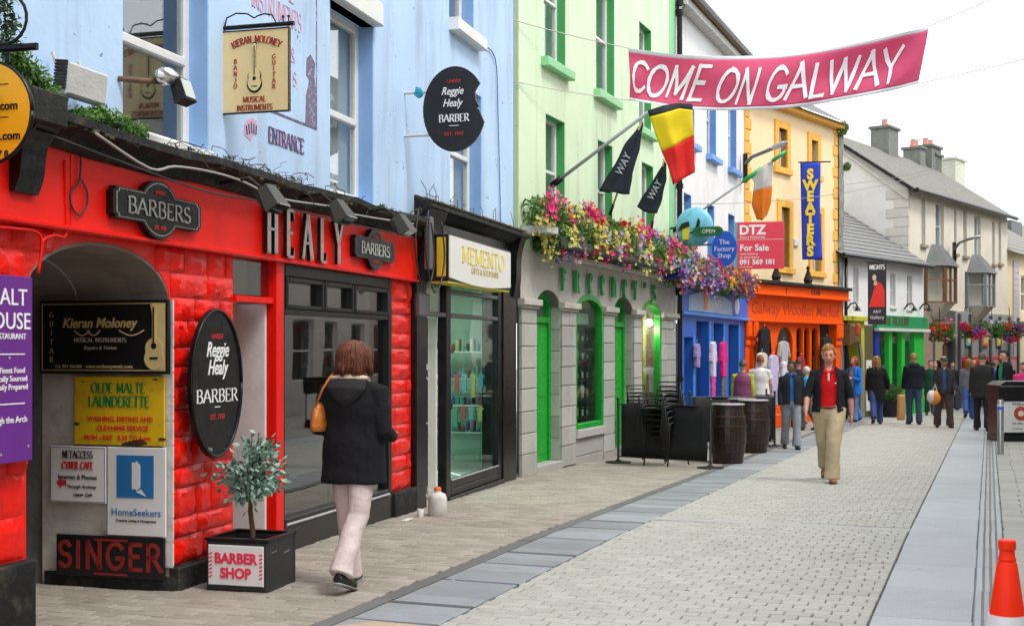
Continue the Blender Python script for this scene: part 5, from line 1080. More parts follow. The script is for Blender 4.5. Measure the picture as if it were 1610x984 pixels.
M_OR = mat('amber_board', (.65,.38,.05), .6)
a, b = OPN[1]; dw = FG.root('window_display', 'crowded dark shelves of old radios and tools in the first arched bar window', 'display', a, .04, zbase[1])
DG = [mat('old_%d' % k, c, .5, .2) for k, c in enumerate(((.03,.03,.035), (.10,.08,.06), (.45,.43,.38), (.25,.04,.03), (.05,.09,.12), (.35,.22,.10)))]
for j in range(5):
    z_ = .12+j*.30; MB().box((.06, .18, z_), (b-a-.06, .5, z_+.02)).build('shelf', DG[1], dw)
    for k in range(5):
        x_ = .09+k*(b-a-.2)/5; h_ = .12+.13*rnd.random(); o = MB().bbox((x_, .12+.1*rnd.random(), z_+.02), (x_+.14, .4, z_+.02+h_), .015).build('curio', rnd.choice(DG), dw)
        MB().bbox((x_+.03, .105, z_+.05), (x_+.10, .12, z_+.02+h_*.7), .01).build('curio_dial', DG[2] if k % 2 else DG[5], dw)
MB().bbox((.2, .1, 1.62), (b-a-.25, .13, 1.80)).build('card', DG[2], dw)
MB().bbox((.1, .12, 1.88), (b-a-.1, .2, 2.15), .02).build('amber_panel', M_OR, dw)
a, b = OPN[3]; dw = FG.root('lit_window_display', 'brightly lit window display of orange and red fishing gear', 'display', a, .02, zbase[3])
DG2 = [mat('gear_%d' % k, c, .5, .2) for k, c in enumerate(((.75,.25,.04), (.55,.05,.03), (.8,.62,.3), (.15,.09,.05), (.7,.7,.6), (.12,.25,.3)))]
for j in range(8):
    for k in range(5): MB().bbox((.08+k*(b-a-.2)/5, .2+.1*rnd.random(), .08+j*.21), (.2+k*(b-a-.2)/5, .34, .08+j*.21+.10+.08*rnd.random()), .02).build('tackle', rnd.choice(DG2), dw)
lm = FG.root('window_lamp', 'small glowing white lamp high in the last arched bar window', 'lamp', b-.30, .12, zar[3]-.40)
MB().ball((0, 0, 0), .07, 14, 9).build('bulb', emis('lamp_glow', (1, .93, .7), 9), lm, True); MB().tube([(0, 0, .06), (0, .1, .3)], .012, 6).build('stem', M_BLK, lm)
pl_ = bpy.data.lights.new('lamp_light', 'POINT'); pl_.energy = 14; pl_.color = (1, .85, .55); pl_.shadow_soft_size = .08; po = bpy.data.objects.new('lamp_light', pl_); COL.objects.link(po); po.parent = lm; po.location = (-.1, .02, -.14)
# lettering, gaelic look
r = FG.root('bar_name_letters', 'green metal Gaelic style letters spelling the bar name on pale stone', 'sign', FG.u(940), -.05, 0)
lu0, lu1 = FG.u(878)-FG.u(940), FG.u(1022)-FG.u(940)
zl0, zl1 = FG.z(878, 455), FG.z(878, 424)
wd_ = "FREENEY'S"
GA = dict(GL); GA['F'] = (.5, [[(.1,0),(.1,1)], [(.1,.95),(.3,1),(.48,.9)], [(.1,.5),(.45,.5)]]); GA['R'] = (.6, [[(.1,0),(.1,1)], [(.1,.9),(.3,1),(.5,.85),(.35,.55),(.1,.5)], [(.3,.52),(.42,.05),(.55,.0)]])
GA['E'] = (.55, [arc(.33,.5,.26,.5,75,290,14), [(.08,.55),(.3,.62),(.5,.72),(.5,.85)]]); GA['N'] = (.6, [[(.1,0),(.1,1)], [(.1,.85),(.3,1),(.5,.85),(.5,0)]]); GA['Y'] = (.55, [[(.08,1),(.1,.7),(.28,.55)], [(.5,1),(.28,.55),(.28,0)]]); GA["'"] = (.2, [[(.1,1),(.06,.8)]])
for k, c in enumerate(wd_):
    x_ = lu0+(lu1-lu0)*k/8; mb = MB().add(strokes(c, zl1-zl0, thick=.17, thin=.10, serif=False, squeeze=.92, ex=.05, font=GA), T(x_, 0, zl0)); mb.build('letter', mat('letter_green', (.03,.30,.08), .4, .1), r)
# planter shelf of flowers
tr = FG.root('flower_trough', 'long green trough packed with pink, yellow and blue flowers over the stone bar', 'flower box', .15, -.02, 3.03)
Lt = gE-.1
t_ = MB(); t_.bbox((.35, -.42, .0), (Lt-.15, 0, .06)); t_.bbox((.35, -.42, .0), (Lt-.15, -.38, .16)); t_.build('trough', mat('dark_green_paint', (.012,.05,.035), .45, .2), tr)
MB().bbox((.5, -.16, -.08), (Lt-.25, -.02, -.005)).build('pelmet', M_WHITED, tr)
for k in range(4): MB().prism([(-.3, 0), (-.02, 0), (-.02, -.22)], 1.2+k*2, 1.24+k*2); 
MB().bbox((-.1, -.38, .18), (.35, -.0, .28)).build('end_box', M_WHITED, tr)
for k in range(24): MB().tube([(.1+k*.35, -.34, .3), (.1+k*.35, -.34, .62)], .008, 5).build('railing_bar', M_BLK, tr)
PET = {}
def pm(name, c): 
    if name not in PET: PET[name] = mat(name, c, .6, .35, 30, trans=.25)
    return PET[name]
FCOL = {'magenta_petals': (.80,.02,.22), 'red_petals': (.75,.02,.02), 'yellow_petals': (.78,.72,.22), 'golden_petals': (.85,.50,.02), 'blue_petals': (.10,.09,.45), 'lilac_petals': (.42,.36,.70), 'violet_petals': (.22,.10,.45), 'orange_petals': (.85,.22,.02), 'white_petals': (.75,.75,.7), 'pink_petals': (.85,.25,.40)}
def flower(mb, c, d, s, rnd):
    d = d.normalized(); a = d.orthogonal().normalized(); a = Matrix.Rotation(rnd.random()*6, 3, d) @ a; b = d.cross(a)
    i = len(mb.v); mb.v.append(c-d*s*.2)
    for k in range(10):
        t = 2*PI*k/10; rr_ = s*(1 if k % 2 == 0 else .62); mb.v.append(c+(a*math.cos(t)+b*math.sin(t))*rr_+d*s*.18*(k % 2 == 0))
    for k in range(5): mb.f.append((i, i+1+(2*k-1) % 10, i+1+2*k, i+2+2*k))
def flowers(root, us, spread_y, zlo, zhi, n, palette, fs, seed, leaf=1.0, droop=.0, lmat=None):
    rnd = random.Random(seed); mbs = {k: MB() for k in FCOL}; lf = MB(); lf2 = MB(); u0, u1 = us
    ncl = max(3, int((u1-u0)*5)); clusters = []
    for k in range(ncl*2):
        u_ = u0+(u1-u0)*rnd.random(); h_ = rnd.random(); clusters.append((u_, zlo+(zhi-zlo)*h_, rnd.choices([p[0] for p in palette], [p[1]*(p[2](h_) if len(p) > 2 else 1) for p in palette])[0]))
    for (cu_, cz, col) in clusters:
        m_ = int(n/len(clusters))
        bul = math.sqrt(max(.05, 1-((cz-(zlo+zhi)/2)/((zhi-zlo)*.62))**2))
        for _ in range(m_):
            p = Vector((cu_+rnd.gauss(0, .105), -spread_y*bul*(.72+.3*rnd.random())-rnd.gauss(0, .02), cz+rnd.gauss(0, .085)))
            d = Vector((rnd.gauss(-.3, .6), -1+rnd.gauss(0, .4), rnd.gauss(.3, .5)))
            c_ = col if rnd.random() < .94 else rnd.choice([q[0] for q in palette]); flower(mbs[c_], p, d, fs*(.6+.7*rnd.random()), rnd)
    for _ in range(int(n*leaf)):
        h_ = rnd.random(); bul = math.sqrt(max(.05, 1-((h_-.5)/.62)**2)); p = Vector((u0+(u1-u0)*rnd.random(), -spread_y*bul*rnd.random(), zlo+(zhi-zlo)*h_)); leafclump(lf if rnd.random() < .6 else lf2, p, (.05, .05, .05), 2, .040, rnd)
    for k, mb in mbs.items():
        if mb.v: mb.build(k, pm(k, FCOL[k]), root, kind='stuff')
    lf.build('foliage', lmat or M_LEAF, root, kind='stuff'); lf2.build('pale_foliage', M_LEAF2, root, kind='stuff')
lo = lambda h: 1.8-1.6*h; hi = lambda h: .2+1.6*h
flowers(tr, (.35, Lt-.1), .48, .0, .66, 4600, [('magenta_petals', 3.4), ('pink_petals', .5), ('red_petals', .5, hi), ('yellow_petals', 5.0), ('golden_petals', .5, hi), ('blue_petals', .4, lo), ('lilac_petals', .8, lo), ('white_petals', .2)], .038, 31, 2.2)
flowers(tr, (-.10, .8), .46, .28, .66, 460, [('yellow_petals', 4), ('golden_petals', 1, hi), ('magenta_petals', 1.2, hi), ('pink_petals', .6)], .032, 32, 1.0)
flowers(tr, (.3, 1.1), .40, -.06, .30, 200, [('blue_petals', 4), ('violet_petals', 2), ('lilac_petals', 1)], .028, 33, 2.2)
# flags ----------------------------------------------------------
def cloth(name, label, cat, knots, cols, m_list, nu=16, nv=22, wave=.03, group=None, seed=0, two=True):
    """cloth through a grid of 3D knots (rows of points); material index by column share"""
    rows = [[Vector(p) for p in r_] for r_ in knots]; o = rows[0][0].copy(); nr, nc = len(rows), len(rows[0]); rnd_ = random.Random(seed)
    def lin(a, t): k = min(int(t*(len(a)-1)), len(a)-2); f_ = t*(len(a)-1)-k; return a[k].lerp(a[k+1], f_)
    def S(s, t):
        p = lin([lin(r_, t) for r_ in rows], s); 
        wv = wave*(math.sin(t*9+s*3+seed)+.6*math.sin(t*17-s*5+seed*2)+.4*math.sin(s*14+t*4)); 
        e = (rows[0][-1]-rows[0][0]); nrm = e.cross(rows[-1][0]-rows[0][0]).normalized(); return p+nrm*wv*min(1, s*3+.15)-o
    root = thing(name, label, cat, o, 0, group); lastb = 0
    for (t0, t1, m, pn, axis) in m_list:
        mb = MB(); n1 = nu if axis == 's' else max(2, int(nu*(t1-t0)+1)); n2 = nv if axis == 't' else max(2, int(nv*(t1-t0)+1))
        for i in range(n2+1):
            for j in range(n1+1):
                if axis == 's': s_, t_ = t0+(t1-t0)*i/n2, j/n1
                else: s_, t_ = i/n2, t0+(t1-t0)*j/n1
                mb.v.append(S(s_, t_))
        for i in range(n2):
            for j in range(n1): a = i*(n1+1)+j; mb.f.append((a, a+1, a+n1+2, a+n1+1))
        ob = mb.build(pn, m, root, True); md = ob.modifiers.new('thickness', 'SOLIDIFY'); md.thickness = .002
    return root, S
def cmat(name, c, tr=.35): return mat(name, c, .8, .06, 3, .1, 120, trans=tr)
def pole(fr, label, pb, ptip_px, ptip_py, y_out, r_=.022, m=None, group=None):
    u, z = fr.hit(*pb, 0); b = fr.P(u, 0, z)
    return b
# long grey pole with the black, yellow and red flag
ub_, zb_ = FG.hit(868, 290); base = FG.P(ub_, -.02, zb_); tip = at(1020, 176, 17.9)
r = thing('flag_pole', 'long grey flag pole slanting up from the left end of the flower trough', 'flag pole', base)
MB().tube([(0, 0, 0), tip-base], .026, 10).build('pole', mat('grey_pole', (.30,.33,.32), .5, .1), r, True); MB().tube([(tip-base)*-.02, (tip-base)*.09], .05, 10).build('socket', M_BLK, r, True)
Zf = 17.85
kn = [[at(1018, 174, Zf), at(1043, 166, Zf-.05), at(1066, 162, Zf), at(1089, 164, Zf+.05)], [at(1024, 190, Zf), at(1048, 185, Zf-.1), at(1070, 176, Zf), at(1089, 180, Zf+.05)],
      [at(1030, 210, Zf), at(1052, 205, Zf-.08), at(1072, 200, Zf+.04), at(1090, 205, Zf)], [at(1040, 238, Zf), at(1060, 230, Zf-.1), at(1076, 220, Zf+.05), at(1091, 213, Zf)],
      [at(1050, 262, Zf), at(1064, 256, Zf-.04), at(1078, 250, Zf+.05), at(1092, 248, Zf)], [at(1058, 291, Zf), at(1068, 285, Zf-.04), at(1080, 278, Zf+.04), at(1093, 271, Zf)]]
M_FB, M_FY, M_FR = cmat('flag_black', (.03,.03,.035), .15), cmat('flag_yellow', (.92,.78,.03), .5), cmat('flag_red', (.88,.05,.04), .5)
cloth('national_flag', 'black, yellow and red flag hanging from the grey pole under the pink banner', 'flag', kn, 0, [(0, .12, M_FB, 'black_band', 's'), (.12, .60, M_FY, 'yellow_band', 's'), (.60, 1, M_FR, 'red_band', 's')], seed=1, wave=.012)
def black_flag(k, lab, plab, foot, head, kn_px, txt_at):
    u, z = FG.hit(*foot); b = FG.P(u, -.30, 3.75); Z_ = at(0, 0, 1).y
    Zb = b.y; tp = at(head[0], head[1], Zb-.35)
    r = thing('flag_pole', plab, 'flag pole', b); MB().tube([(0, 0, 0), tp-b], .016, 8).build('pole', mat('tan_stick', (.45,.28,.12), .6), r, True); MB().tube([(0, 0, 0), (tp-b)*.12], .024, 8).build('grip', M_BLK, r, True)
    kn = [[at(x, y, Zb-.3-.05*j) for j, (x, y) in enumerate(row)] for row in kn_px]
    root, S = cloth('black_flag', lab, 'flag', kn, 0, [(0, 1, cmat('flag_navy_%d' % k, (.012,.022,.035), .25), 'flag_cloth', 's')], seed=3+k, wave=.02, group='small black advertising flags over the bar')
    c_ = S(.60, .45); e_ = (S(.25, .45)-S(.8, .45)); ang = math.atan2(e_.z, e_.x)
    MB().add(text_mb('WAY', .17, shear=.2, squeeze=.9, ex=.001), T(c_.x, c_.y-.06, c_.z, 0, -ang, 0) @ T(0, 0, -.05)).build('lettering', mat('dim_white_print', (.42,.45,.5), .7), root)
black_flag(0, 'larger black flag with white lettering left of the black, yellow and red flag', 'short flag stick holding the larger black flag above the flowers', (930, 312), (1008, 194), [[(1009, 192), (1011, 194), (1012, 197)], [(985, 228), (994, 232), (1004, 236)], [(966, 262), (978, 268), (992, 272)], [(940, 300), (962, 304), (990, 306)]], 0)
black_flag(1, 'smaller black flag with white lettering beside the red band of the big flag', 'short flag stick holding the smaller black flag', (998, 345), (1044, 250), [[(1044, 252), (1046, 254), (1048, 258)], [(1036, 272), (1041, 278), (1047, 284)], [(1018, 300), (1028, 308), (1040, 312)], [(1000, 324), (1014, 334), (1033, 336)]], 0)
# banner across the lane ------------------------------------------
Lz, Rz = 20.0, 18.6
top = [(988, 76), (1060, 85), (1130, 88), (1200, 87), (1260, 82), (1330, 71), (1400, 56), (1460, 42)]
bot = [(990, 158), (1040, 167), (1110, 173), (1180, 174), (1250, 169), (1320, 158), (1390, 145), (1443, 132)]
def bz(k): return Lz+(Rz-Lz)*k/7
kn = [[at(x, y, bz(k)) for k, (x, y) in enumerate(top)], [at((a[0]+b[0])/2+1, (a[1]+b[1])/2+2, bz(k)+.10*math.sin(k*1.4)) for k, (a, b) in enumerate(zip(top, bot))], [at(x, y, bz(k)) for k, (x, y) in enumerate(bot)]]
M_PK = mat('pink_banner_cloth', (.78,.11,.24), .75, .08, 1.5, .15, 30, trans=.3); M_PKW = mat('white_hem', (.80,.80,.84), .8, .05, trans=.3)
root, S0f = None, None
def lin(a, t): t = min(max(t, 0), .99999); k = int(t*(len(a)-1)); f_ = t*(len(a)-1)-k; return a[k].lerp(a[k+1], f_)
def lin2(a, t):                                          # smooth through the knots
    t = min(max(t, 0), .99999); n = len(a)-1; k = int(t*n); f_ = t*n-k
    p0, p1, p2, p3 = a[max(k-1, 0)], a[k], a[k+1], a[min(k+2, n)]
    return .5*((2*p1)+(p2-p0)*f_+(2*p0-5*p1+4*p2-p3)*f_*f_+(3*p1-p0-3*p2+p3)*f_**3)
BO = kn[0][0].copy()
def BS(s, t):
    p = lin2([lin2(r_, t) for r_ in kn], s)
    dg = .05*math.sin((t*16-s*2.6))*max(0, 1-abs(t-.25)*1.6)*s+.03*math.sin(t*40+s*7)*(s*.7)*max(0, .9-t)+.045*math.sin((t+s*.25)*34)*max(0, t-.72)*2.2+.02*math.sin(s*9+t*5)
    return p+Vector((0, dg, 0))-BO
root = thing('street_banner', 'long sagging pink banner with white hand painted capitals strung across the lane', 'banner', BO)
for (s0, s1, m, nm) in ((0, .10, M_PKW, 'top_hem'), (.10, .91, M_PK, 'cloth'), (.91, 1, M_PKW, 'bottom_hem')):
    mb = MB(); nx, nz = 150, max(3, int(26*(s1-s0)))
    for i in range(nz+1):
        for j in range(nx+1): mb.v.append(BS(s0+(s1-s0)*i/nz, j/nx))
    for i in range(nz):
        for j in range(nx): a = i*(nx+1)+j; mb.f.append((a, a+1, a+nx+2, a+nx+1))
    ob = mb.build(nm, m, root, True); md = ob.modifiers.new('thickness', 'SOLIDIFY'); md.thickness = .002
M_BW = mat('white_brush_paint', (.86,.84,.86), .7, .06)
def bword(s, t0, t1, s0, s1, slant=.12):
    tot = sum(GL[c][0]+.06 for c in s)-.06
    fn = lambda x, z: BS(s1+(s0-s1)*z, (t0+t1)/2+x*(t1-t0)/tot)+Vector((0, -.022, 0))
    for c in [s]:
        mb = strokes(c, 1, thick=.135, thin=.12, serif=False, slant=slant, wobble=.12, fn=fn, ex=.0)
        mb.f = mb.f[::5]; mb.build('lettering', M_BW, root)
def subdiv_word(*a, **k): bword(*a, **k)
bword('COME', .012, .262, .27, .79); bword('ON', .298, .425, .29, .83); bword('GALWAY', .458, .895, .24, .78)
def wire(label, a, b, sag=.1, r_=.006, m=None):
    a, b = Vector(a), Vector(b); ob = MB().tube([a.lerp(b, t/12)-a-Vector((0, 0, sag*4*(t/12)*(1-t/12))) for t in range(13)], r_, 5).build('wire', m or M_CABLE, None, True); ob.location = a; return tag(ob, label, 'wire')
M_STR = mat('pale_string', (.55,.45,.42), .8)
wire('thin string tying the upper left banner corner to the green house', at(988, 76, Lz), FG.P(FG.u(800)+.05, 0, FG.z(806, 33)), .02, .007, M_STR); wire('thin string tying the lower left banner corner to the green house', at(990, 158, Lz), FG.P(FG.u(808)+.02, 0, FG.z(808, 128)), .02, .007, M_STR)
wire('string pulling the upper right banner corner toward the far side of the lane', at(1460, 42, Rz), FP.P(26, 0, 7.6), .05, .007, M_STR); wire('string pulling the lower right banner corner toward the far side of the lane', at(1443, 132, Rz), FP.P(26.2, 0, 6.0), .05, .007, M_STR)
wire('overhead cable crossing from the white house toward the right', at(1065, 320, 25.4), at(1640, 205, 30), .5, .006, M_CABLEG)
wire('pale overhead wire high over the lane at the right', at(1330, 290, 40), at(1650, 195, 36), .3, .007, M_CABLEG)
# ================================================================== WHITE HOUSE WITH THE BLUE SHOP
wE = FG.u(1171)
wh = FG.root('white_house', 'white rendered house with slim blue window reveals above the blue shop', 'house')
zev = 8.75
WW = [(FG.u(1111), FG.u(1126), FG.z(1112, 243), 7.6), (FG.u(1145), FG.u(1158), FG.z(1146, 264), 7.6), (FG.u(1078), FG.u(1092), FG.z(1112, 243), 7.6)]
z2t = FG.z(1077, 303)
for a, b in ((1075, 1087), (1112, 1123), (1145, 1155)): WW.append((FG.u(a), FG.u(b), 3.3, z2t))
M_WH = mat('white_render', (.80,.80,.80), .85, .06, 1.5, .2, 25, col2=(.5,.49,.45), c2scale=2.2, c2amt=.45, streak=.25, spec=.3); M_BTR = mat('blue_trim', (.16,.36,.80), .5, .08)
w = wall_mb(gE+.0, wE, 2.7, zev, WW, 0, .2); w.quad((wE, 0, 2.7), (wE, 9, 2.7), (wE, 9, zev), (wE, 0, zev)); w.build('wall', M_WH, wh)
rf = MB(); rf.quad((gE, -.25, zev-.1), (wE+.1, -.25, zev-.1), (wE+.1, 4.5, zev+3.6), (gE, 4.5, zev+3.6)); rf.quad((gE, 9, zev-.1), (gE, 4.5, zev+3.6), (wE+.1, 4.5, zev+3.6), (wE+.1, 9, zev-.1)); rf.build('roof', M_SLATE, wh)
gb = MB(); gb.v = [Vector((wE, y, z)) for y, z in ((0, zev-.1), (9, zev-.1), (4.5, zev+3.5))]; gb.f = [(0, 1, 2)]; gb.build('gable', M_WH, wh)
MB().tube([(gE+.1, -.30, zev-.08), (wE+.12, -.30, zev-.08)], .10, 8).build('gutter', M_BLK, wh); MB().box((gE+.05, -.24, zev-.32), (wE, -.003, zev-.14)).build('soffit', M_WHITED, wh)
for i, (a, b, c, d) in enumerate(WW):
    parts('window_reveal', M_BTR, wh, [((b-.012, .004, c), (b, .19, d)), ((a, .004, c), (a+.012, .19, d)), ((a+.012, .004, d-.012), (b-.012, .19, d))]); sash(wh, a, b, c, d, .15, (.5,), fw=.05, behind=M_CURT, bd=.1)
    if i < 3: MB().bbox((a-.08, -.14, c-.12), (b+.1, .1, c)).build('window_sill', M_BTR if i else M_BTR, wh)
bs_ = FG.root('blue_shopfront', 'bright blue souvenir shopfront with tall narrow bays', 'shopfront', gE+.08)
bs_['label'] = 'bright blue clothing shopfront with tall narrow bays beside the stone bar'
b0 = gE+.08
def qu(px, y=0.): return FG.u(px, y)-b0
M_BS = mat('bright_blue_paint', (.012,.13,.62), .4, .1, 3, .1, 15); M_BS2 = mat('mid_blue_paint', (.05,.28,.75), .4, .08); M_NV = mat('deep_blue_paint', (.008,.03,.30), .4, .1)
e_ = wE-b0
zfb, zft = FG.z(1075, 493), FG.z(1075, 452)
HB = [(qu(1072), qu(1086), -.6, FG.z(1078, 530)), (qu(1091), qu(1111), .2, FG.z(1100, 505)), (qu(1118.5), qu(1134), -.6, FG.z(1125, 508)), (qu(1142), qu(1158), .2, FG.z(1150, 510))]
wall_mb(0, e_, -.8, zfb, HB, -.05, .25).build('wall', M_BS, bs_)
for (a, b, c, d) in HB: q = MB(); q.bbox((b-.02, -.07, c), (b+.10, -.045, d+.03)); q.build('mullion', M_BS2, bs_); MB().box((b-.015, -.04, c), (b-.003, .18, d)).build('reveal', M_BS, bs_)
for k, (a, b, c, d) in enumerate(HB): MB().box((a, .14, c), (b, .15, d)).build('window_pane' if k in (1, 3) else 'doorway_pane', M_GLS, bs_); MB().box((a, .8, c), (b, .82, d)).build('display_back', M_NV, bs_)
MB().bbox((-.02, -.12, zfb), (e_, -.03, 3.0)).build('fascia', M_BS, bs_); MB().bbox((-.03, -.17, zfb-.03), (e_+.03, -.05, zfb+.04)).build('fascia_moulding', M_BS2, bs_)
n = 10; x0, x1 = qu(1073), qu(1135); z0, z1 = FG.z(1075, 488), FG.z(1075, 452)
MB().prism([(x0, z0), (x1+.5, z0)]+[(x1+.5-(x1+.5-x0)*k/n, z0+(z1-z0)*(.65+.35*math.sin(PI*k/n))) for k in range(n+1)], -.132, -.118).build('pale_panel', mat('pale_blue_panel', (.42,.55,.78), .5, .2), bs_)
nibs(bs_, 'IRISH MADE', (x0+x1)/2+.5, z0+.1, .2, M_WHL, y=-.134); MB().box((qu(1097), -.14, z0+.05), (qu(1102), -.134, z1-.02)).build('orange_mark', mat('orange_mark', (.8,.2,.05), .5), bs_)
MB().prism(ellipse(qu(1150), (z0+z1)/2+.0, .28, .2), -.135, -.118).build('white_disc', M_SWH, bs_)
def garment(fr, u, y, ztop, label, c, w_=.25, l_=.7, skirt=0., name='hanging_clothes', group=None, legs=None):
    r = fr.root(name, label, 'clothing', u, y, ztop, group); m = mat('garment_%02x%02x%02x' % tuple(int(255*k) for k in c), c, .9, .2, 12, .3, 40, spec=.2)
    h = w_; o = [(.05, 0), (.35*h, -.01), (.78*h, -.05), (1.15*h, -l_*.55), (.98*h, -l_*.60), (.68*h, -.22), (.66*h*(1+skirt*.4), -l_*.6), (.70*h*(1+skirt), -l_)]
    pts = o+[(-x, z) for x, z in o[::-1]]
    ob = MB().prism(pts[::-1], -.045, .045).build('body', m, r, True); fuse(ob, .014, 3, .018, WR2)
    if legs:
        t3 = MB()
        for s_ in (-1, 1): t3.tube([(s_*h*.3, 0, -l_+.02), (s_*h*.35, 0, -l_-.4), (s_*h*.32, 0, -l_-.8)], [(.09, .04), (.08, .035), (.07, .03)], 10, side=(1, 0, 0))
        ob = t3.build('trousers', mat('legs_%02x%02x%02x' % tuple(int(255*k) for k in legs), legs, .9), r, True); fuse(ob, .016, 2, .03, WR2)
    MB().tube([(0, 0, 0), (0, 0, .06), (.03, 0, .08)], .006, 5).build('hanger', M_CHROME, r); return r
garment(FG, FG.u(1121, -.25), -.25, FG.z(1121, 537, -.25), 'patterned lilac child top and pink leggings hung at the blue shop door', (.66,.58,.74), .2, .75, legs=(.75,.05,.3))
garment(FG, FG.u(1137, -.25), -.25, FG.z(1137, 537, -.25), 'bright pink jacket over grey trousers hung on the blue shopfront', (.85,.03,.25), .26, .78, legs=(.13,.13,.15))
garment(FG, FG.u(1098, -.15), -.12, FG.z(1098, 540, -.15), 'small multicoloured jumper hung in the second bay of the blue shop', (.35,.25,.5), .16, .5)
for k, (pa, pb, pal, lab) in enumerate(((1062, 1120, [('violet_petals', 3, lo), ('lilac_petals', 2), ('orange_petals', 1.2, hi), ('magenta_petals', 1, hi), ('white_petals', .5)], 'flower box of violet and orange blooms over the left of the blue shop sign'), (1122, 1178, [('golden_petals', 2.2, hi), ('violet_petals', 2.5, lo), ('orange_petals', 1.4), ('magenta_petals', .5)], 'flower box of golden and violet blooms over the right end of the blue shop sign'))):
    u0, u1 = FG.u(pa, -.4), FG.u(pb, -.4); r = FG.root('flower_box', lab, 'flower box', u0, -.1, 2.95, 'flower boxes over the blue shop')
    MB().bbox((0, -.35, .0), (u1-u0, 0, .2)).build('box', M_NV, r); flowers(r, (0, u1-u0), .52, -.12, .52, 1100, pal, .036, 50+k, 1.3)
# hanging round globe sign and oval sign, second pole with tricolour
Zg_ = 24.4; c_ = at(1092, 357, Zg_)
r = thing('globe_sign', 'round light blue globe shaped hanging sign with dark figures over the flowers', 'sign', c_, FG.rot-PI/2)
MB().ball((0, 0, 0), (30/F*Zg_*1.0, .14, 31/F*Zg_), 24, 16).build('globe', mat('sky_blue_print', (.16,.50,.68), .4, .25, 3, col2=(.02,.10,.16), c2scale=4, c2amt=.6), r, True)
g_ = MB(); g_.prism([(-.2, -.25), (-.08, -.25), (-.06, .02), (-.2, .04)], -.14, -.10); g_.build('yellow_figure', mat('yellow_print', (.75,.6,.03), .5), r); g_ = MB(); g_.prism([(-.3, -.08), (-.22, .06), (-.08, .1), (-.06, -.0)], -.145, -.1); g_.prism([(.05, -.05), (.1, .16), (.14, .1), (.12, -.06)], -.145, -.11); g_.build('dark_figures', M_SBLK, r, kind='stuff')
MB().tube([(-.3, 0, 0), (-.8, .3, 0)], .02, 6).build('support_arm', M_BLK, r)
r = thing('small_green_sign', 'small dark green pill shaped sign in front of the globe sign', 'sign', at(1113, 364, Zg_-.35), FG.rot-PI/2); MB().prism([(x, z) for x, z in [(.2+.09*math.cos(t), .09*math.sin(t)) for t in [-PI/2+k*PI/8 for k in range(9)]]+[(-.2+.09*math.cos(t), .09*math.sin(t)) for t in [PI/2+k*PI/8 for k in range(9)]]], -.03, .03).build('board', mat('bottle_green', (.01,.12,.05), .4), r); MB().tube([(x, -.032, z) for x, z in ((-.2, .07), (.2, .07), (.27, 0), (.2, -.07), (-.2, -.07), (-.27, 0), (-.2, .07))], .01, 5).build('rim', M_GRNL, r); write(r, 'OPEN', .02, -.03, .1, M_WHL, y=-.033)
MB().tube([(-.27, .05, 0), (-.6, .3, .0)], .015, 6).build('support_arm', M_BLK, r)
Zo = 26.3; r = thing('oval_shop_sign', 'bright blue oval hanging sign with small white lettering', 'sign', at(1139, 391, Zo), FG.rot-PI/2)
MB().prism(ellipse(0, 0, 20/F*Zo, 28/F*Zo), -.02, .02).build('board', mat('royal_blue', (.012,.11,.62), .4, .05), r)
for k, s in enumerate(('The', 'Factory', 'Shop')): write(r, s, 0, .09-k*.14, .14, M_WHL, y=-.022)
MB().tube([(-.2, 0, .1), (-.85, .35, .1)], .018, 6).build('support_arm', M_BLK, r)
b_ = FG.P(FG.u(1058), -.02, FG.z(1058, 362)); tp = at(1236, 238, 24.6)
r = thing('flag_pole', 'long thin flag pole with green upper joints reaching over the blue shop', 'flag pole', b_); dlt = tp-b_
MB().tube([(0, 0, 0), dlt*.62], .022, 8).build('pole', mat('grey_pole', (.3,.33,.32), .5), r, True); MB().tube([dlt*-.01, dlt*.05], .045, 8).build('socket', M_BLK, r, True)
MB().tube([dlt*.62, dlt*.78], .045, 8).build('green_joint', mat('pole_green', (.02,.36,.08), .4), r, True); MB().tube([dlt*.78, dlt*.88], .02, 8).build('pole_upper', mat('grey_pole', (.3,.33,.32), .5), r, True); MB().tube([dlt*.88, dlt], .036, 8).build('green_tip', mat('pole_green', (.02,.36,.08), .4), r, True)
Zf = 24.7; kn = [[at(1180, 276, Zf), at(1200, 262, Zf-.1), at(1216, 252, Zf)], [at(1186, 288, Zf), at(1202, 284, Zf-.12), at(1214, 280, Zf)], [at(1184, 304, Zf), at(1200, 300, Zf-.1), at(1214, 296, Zf)], [at(1182, 322, Zf), at(1198, 328, Zf-.1), at(1212, 320, Zf)], [at(1190, 345, Zf), at(1198, 347, Zf-.08), at(1206, 338, Zf)]]
cloth('tricolour_flag', 'limp orange and white flag drooping from the long pole by the yellow house', 'flag', kn, 0, [(0, .45, cmat('flag_white', (.75,.72,.70), .5), 'white_band', 's'), (.45, 1, cmat('flag_orange', (.85,.30,.03), .5), 'orange_band', 's')], seed=6, wave=.015)
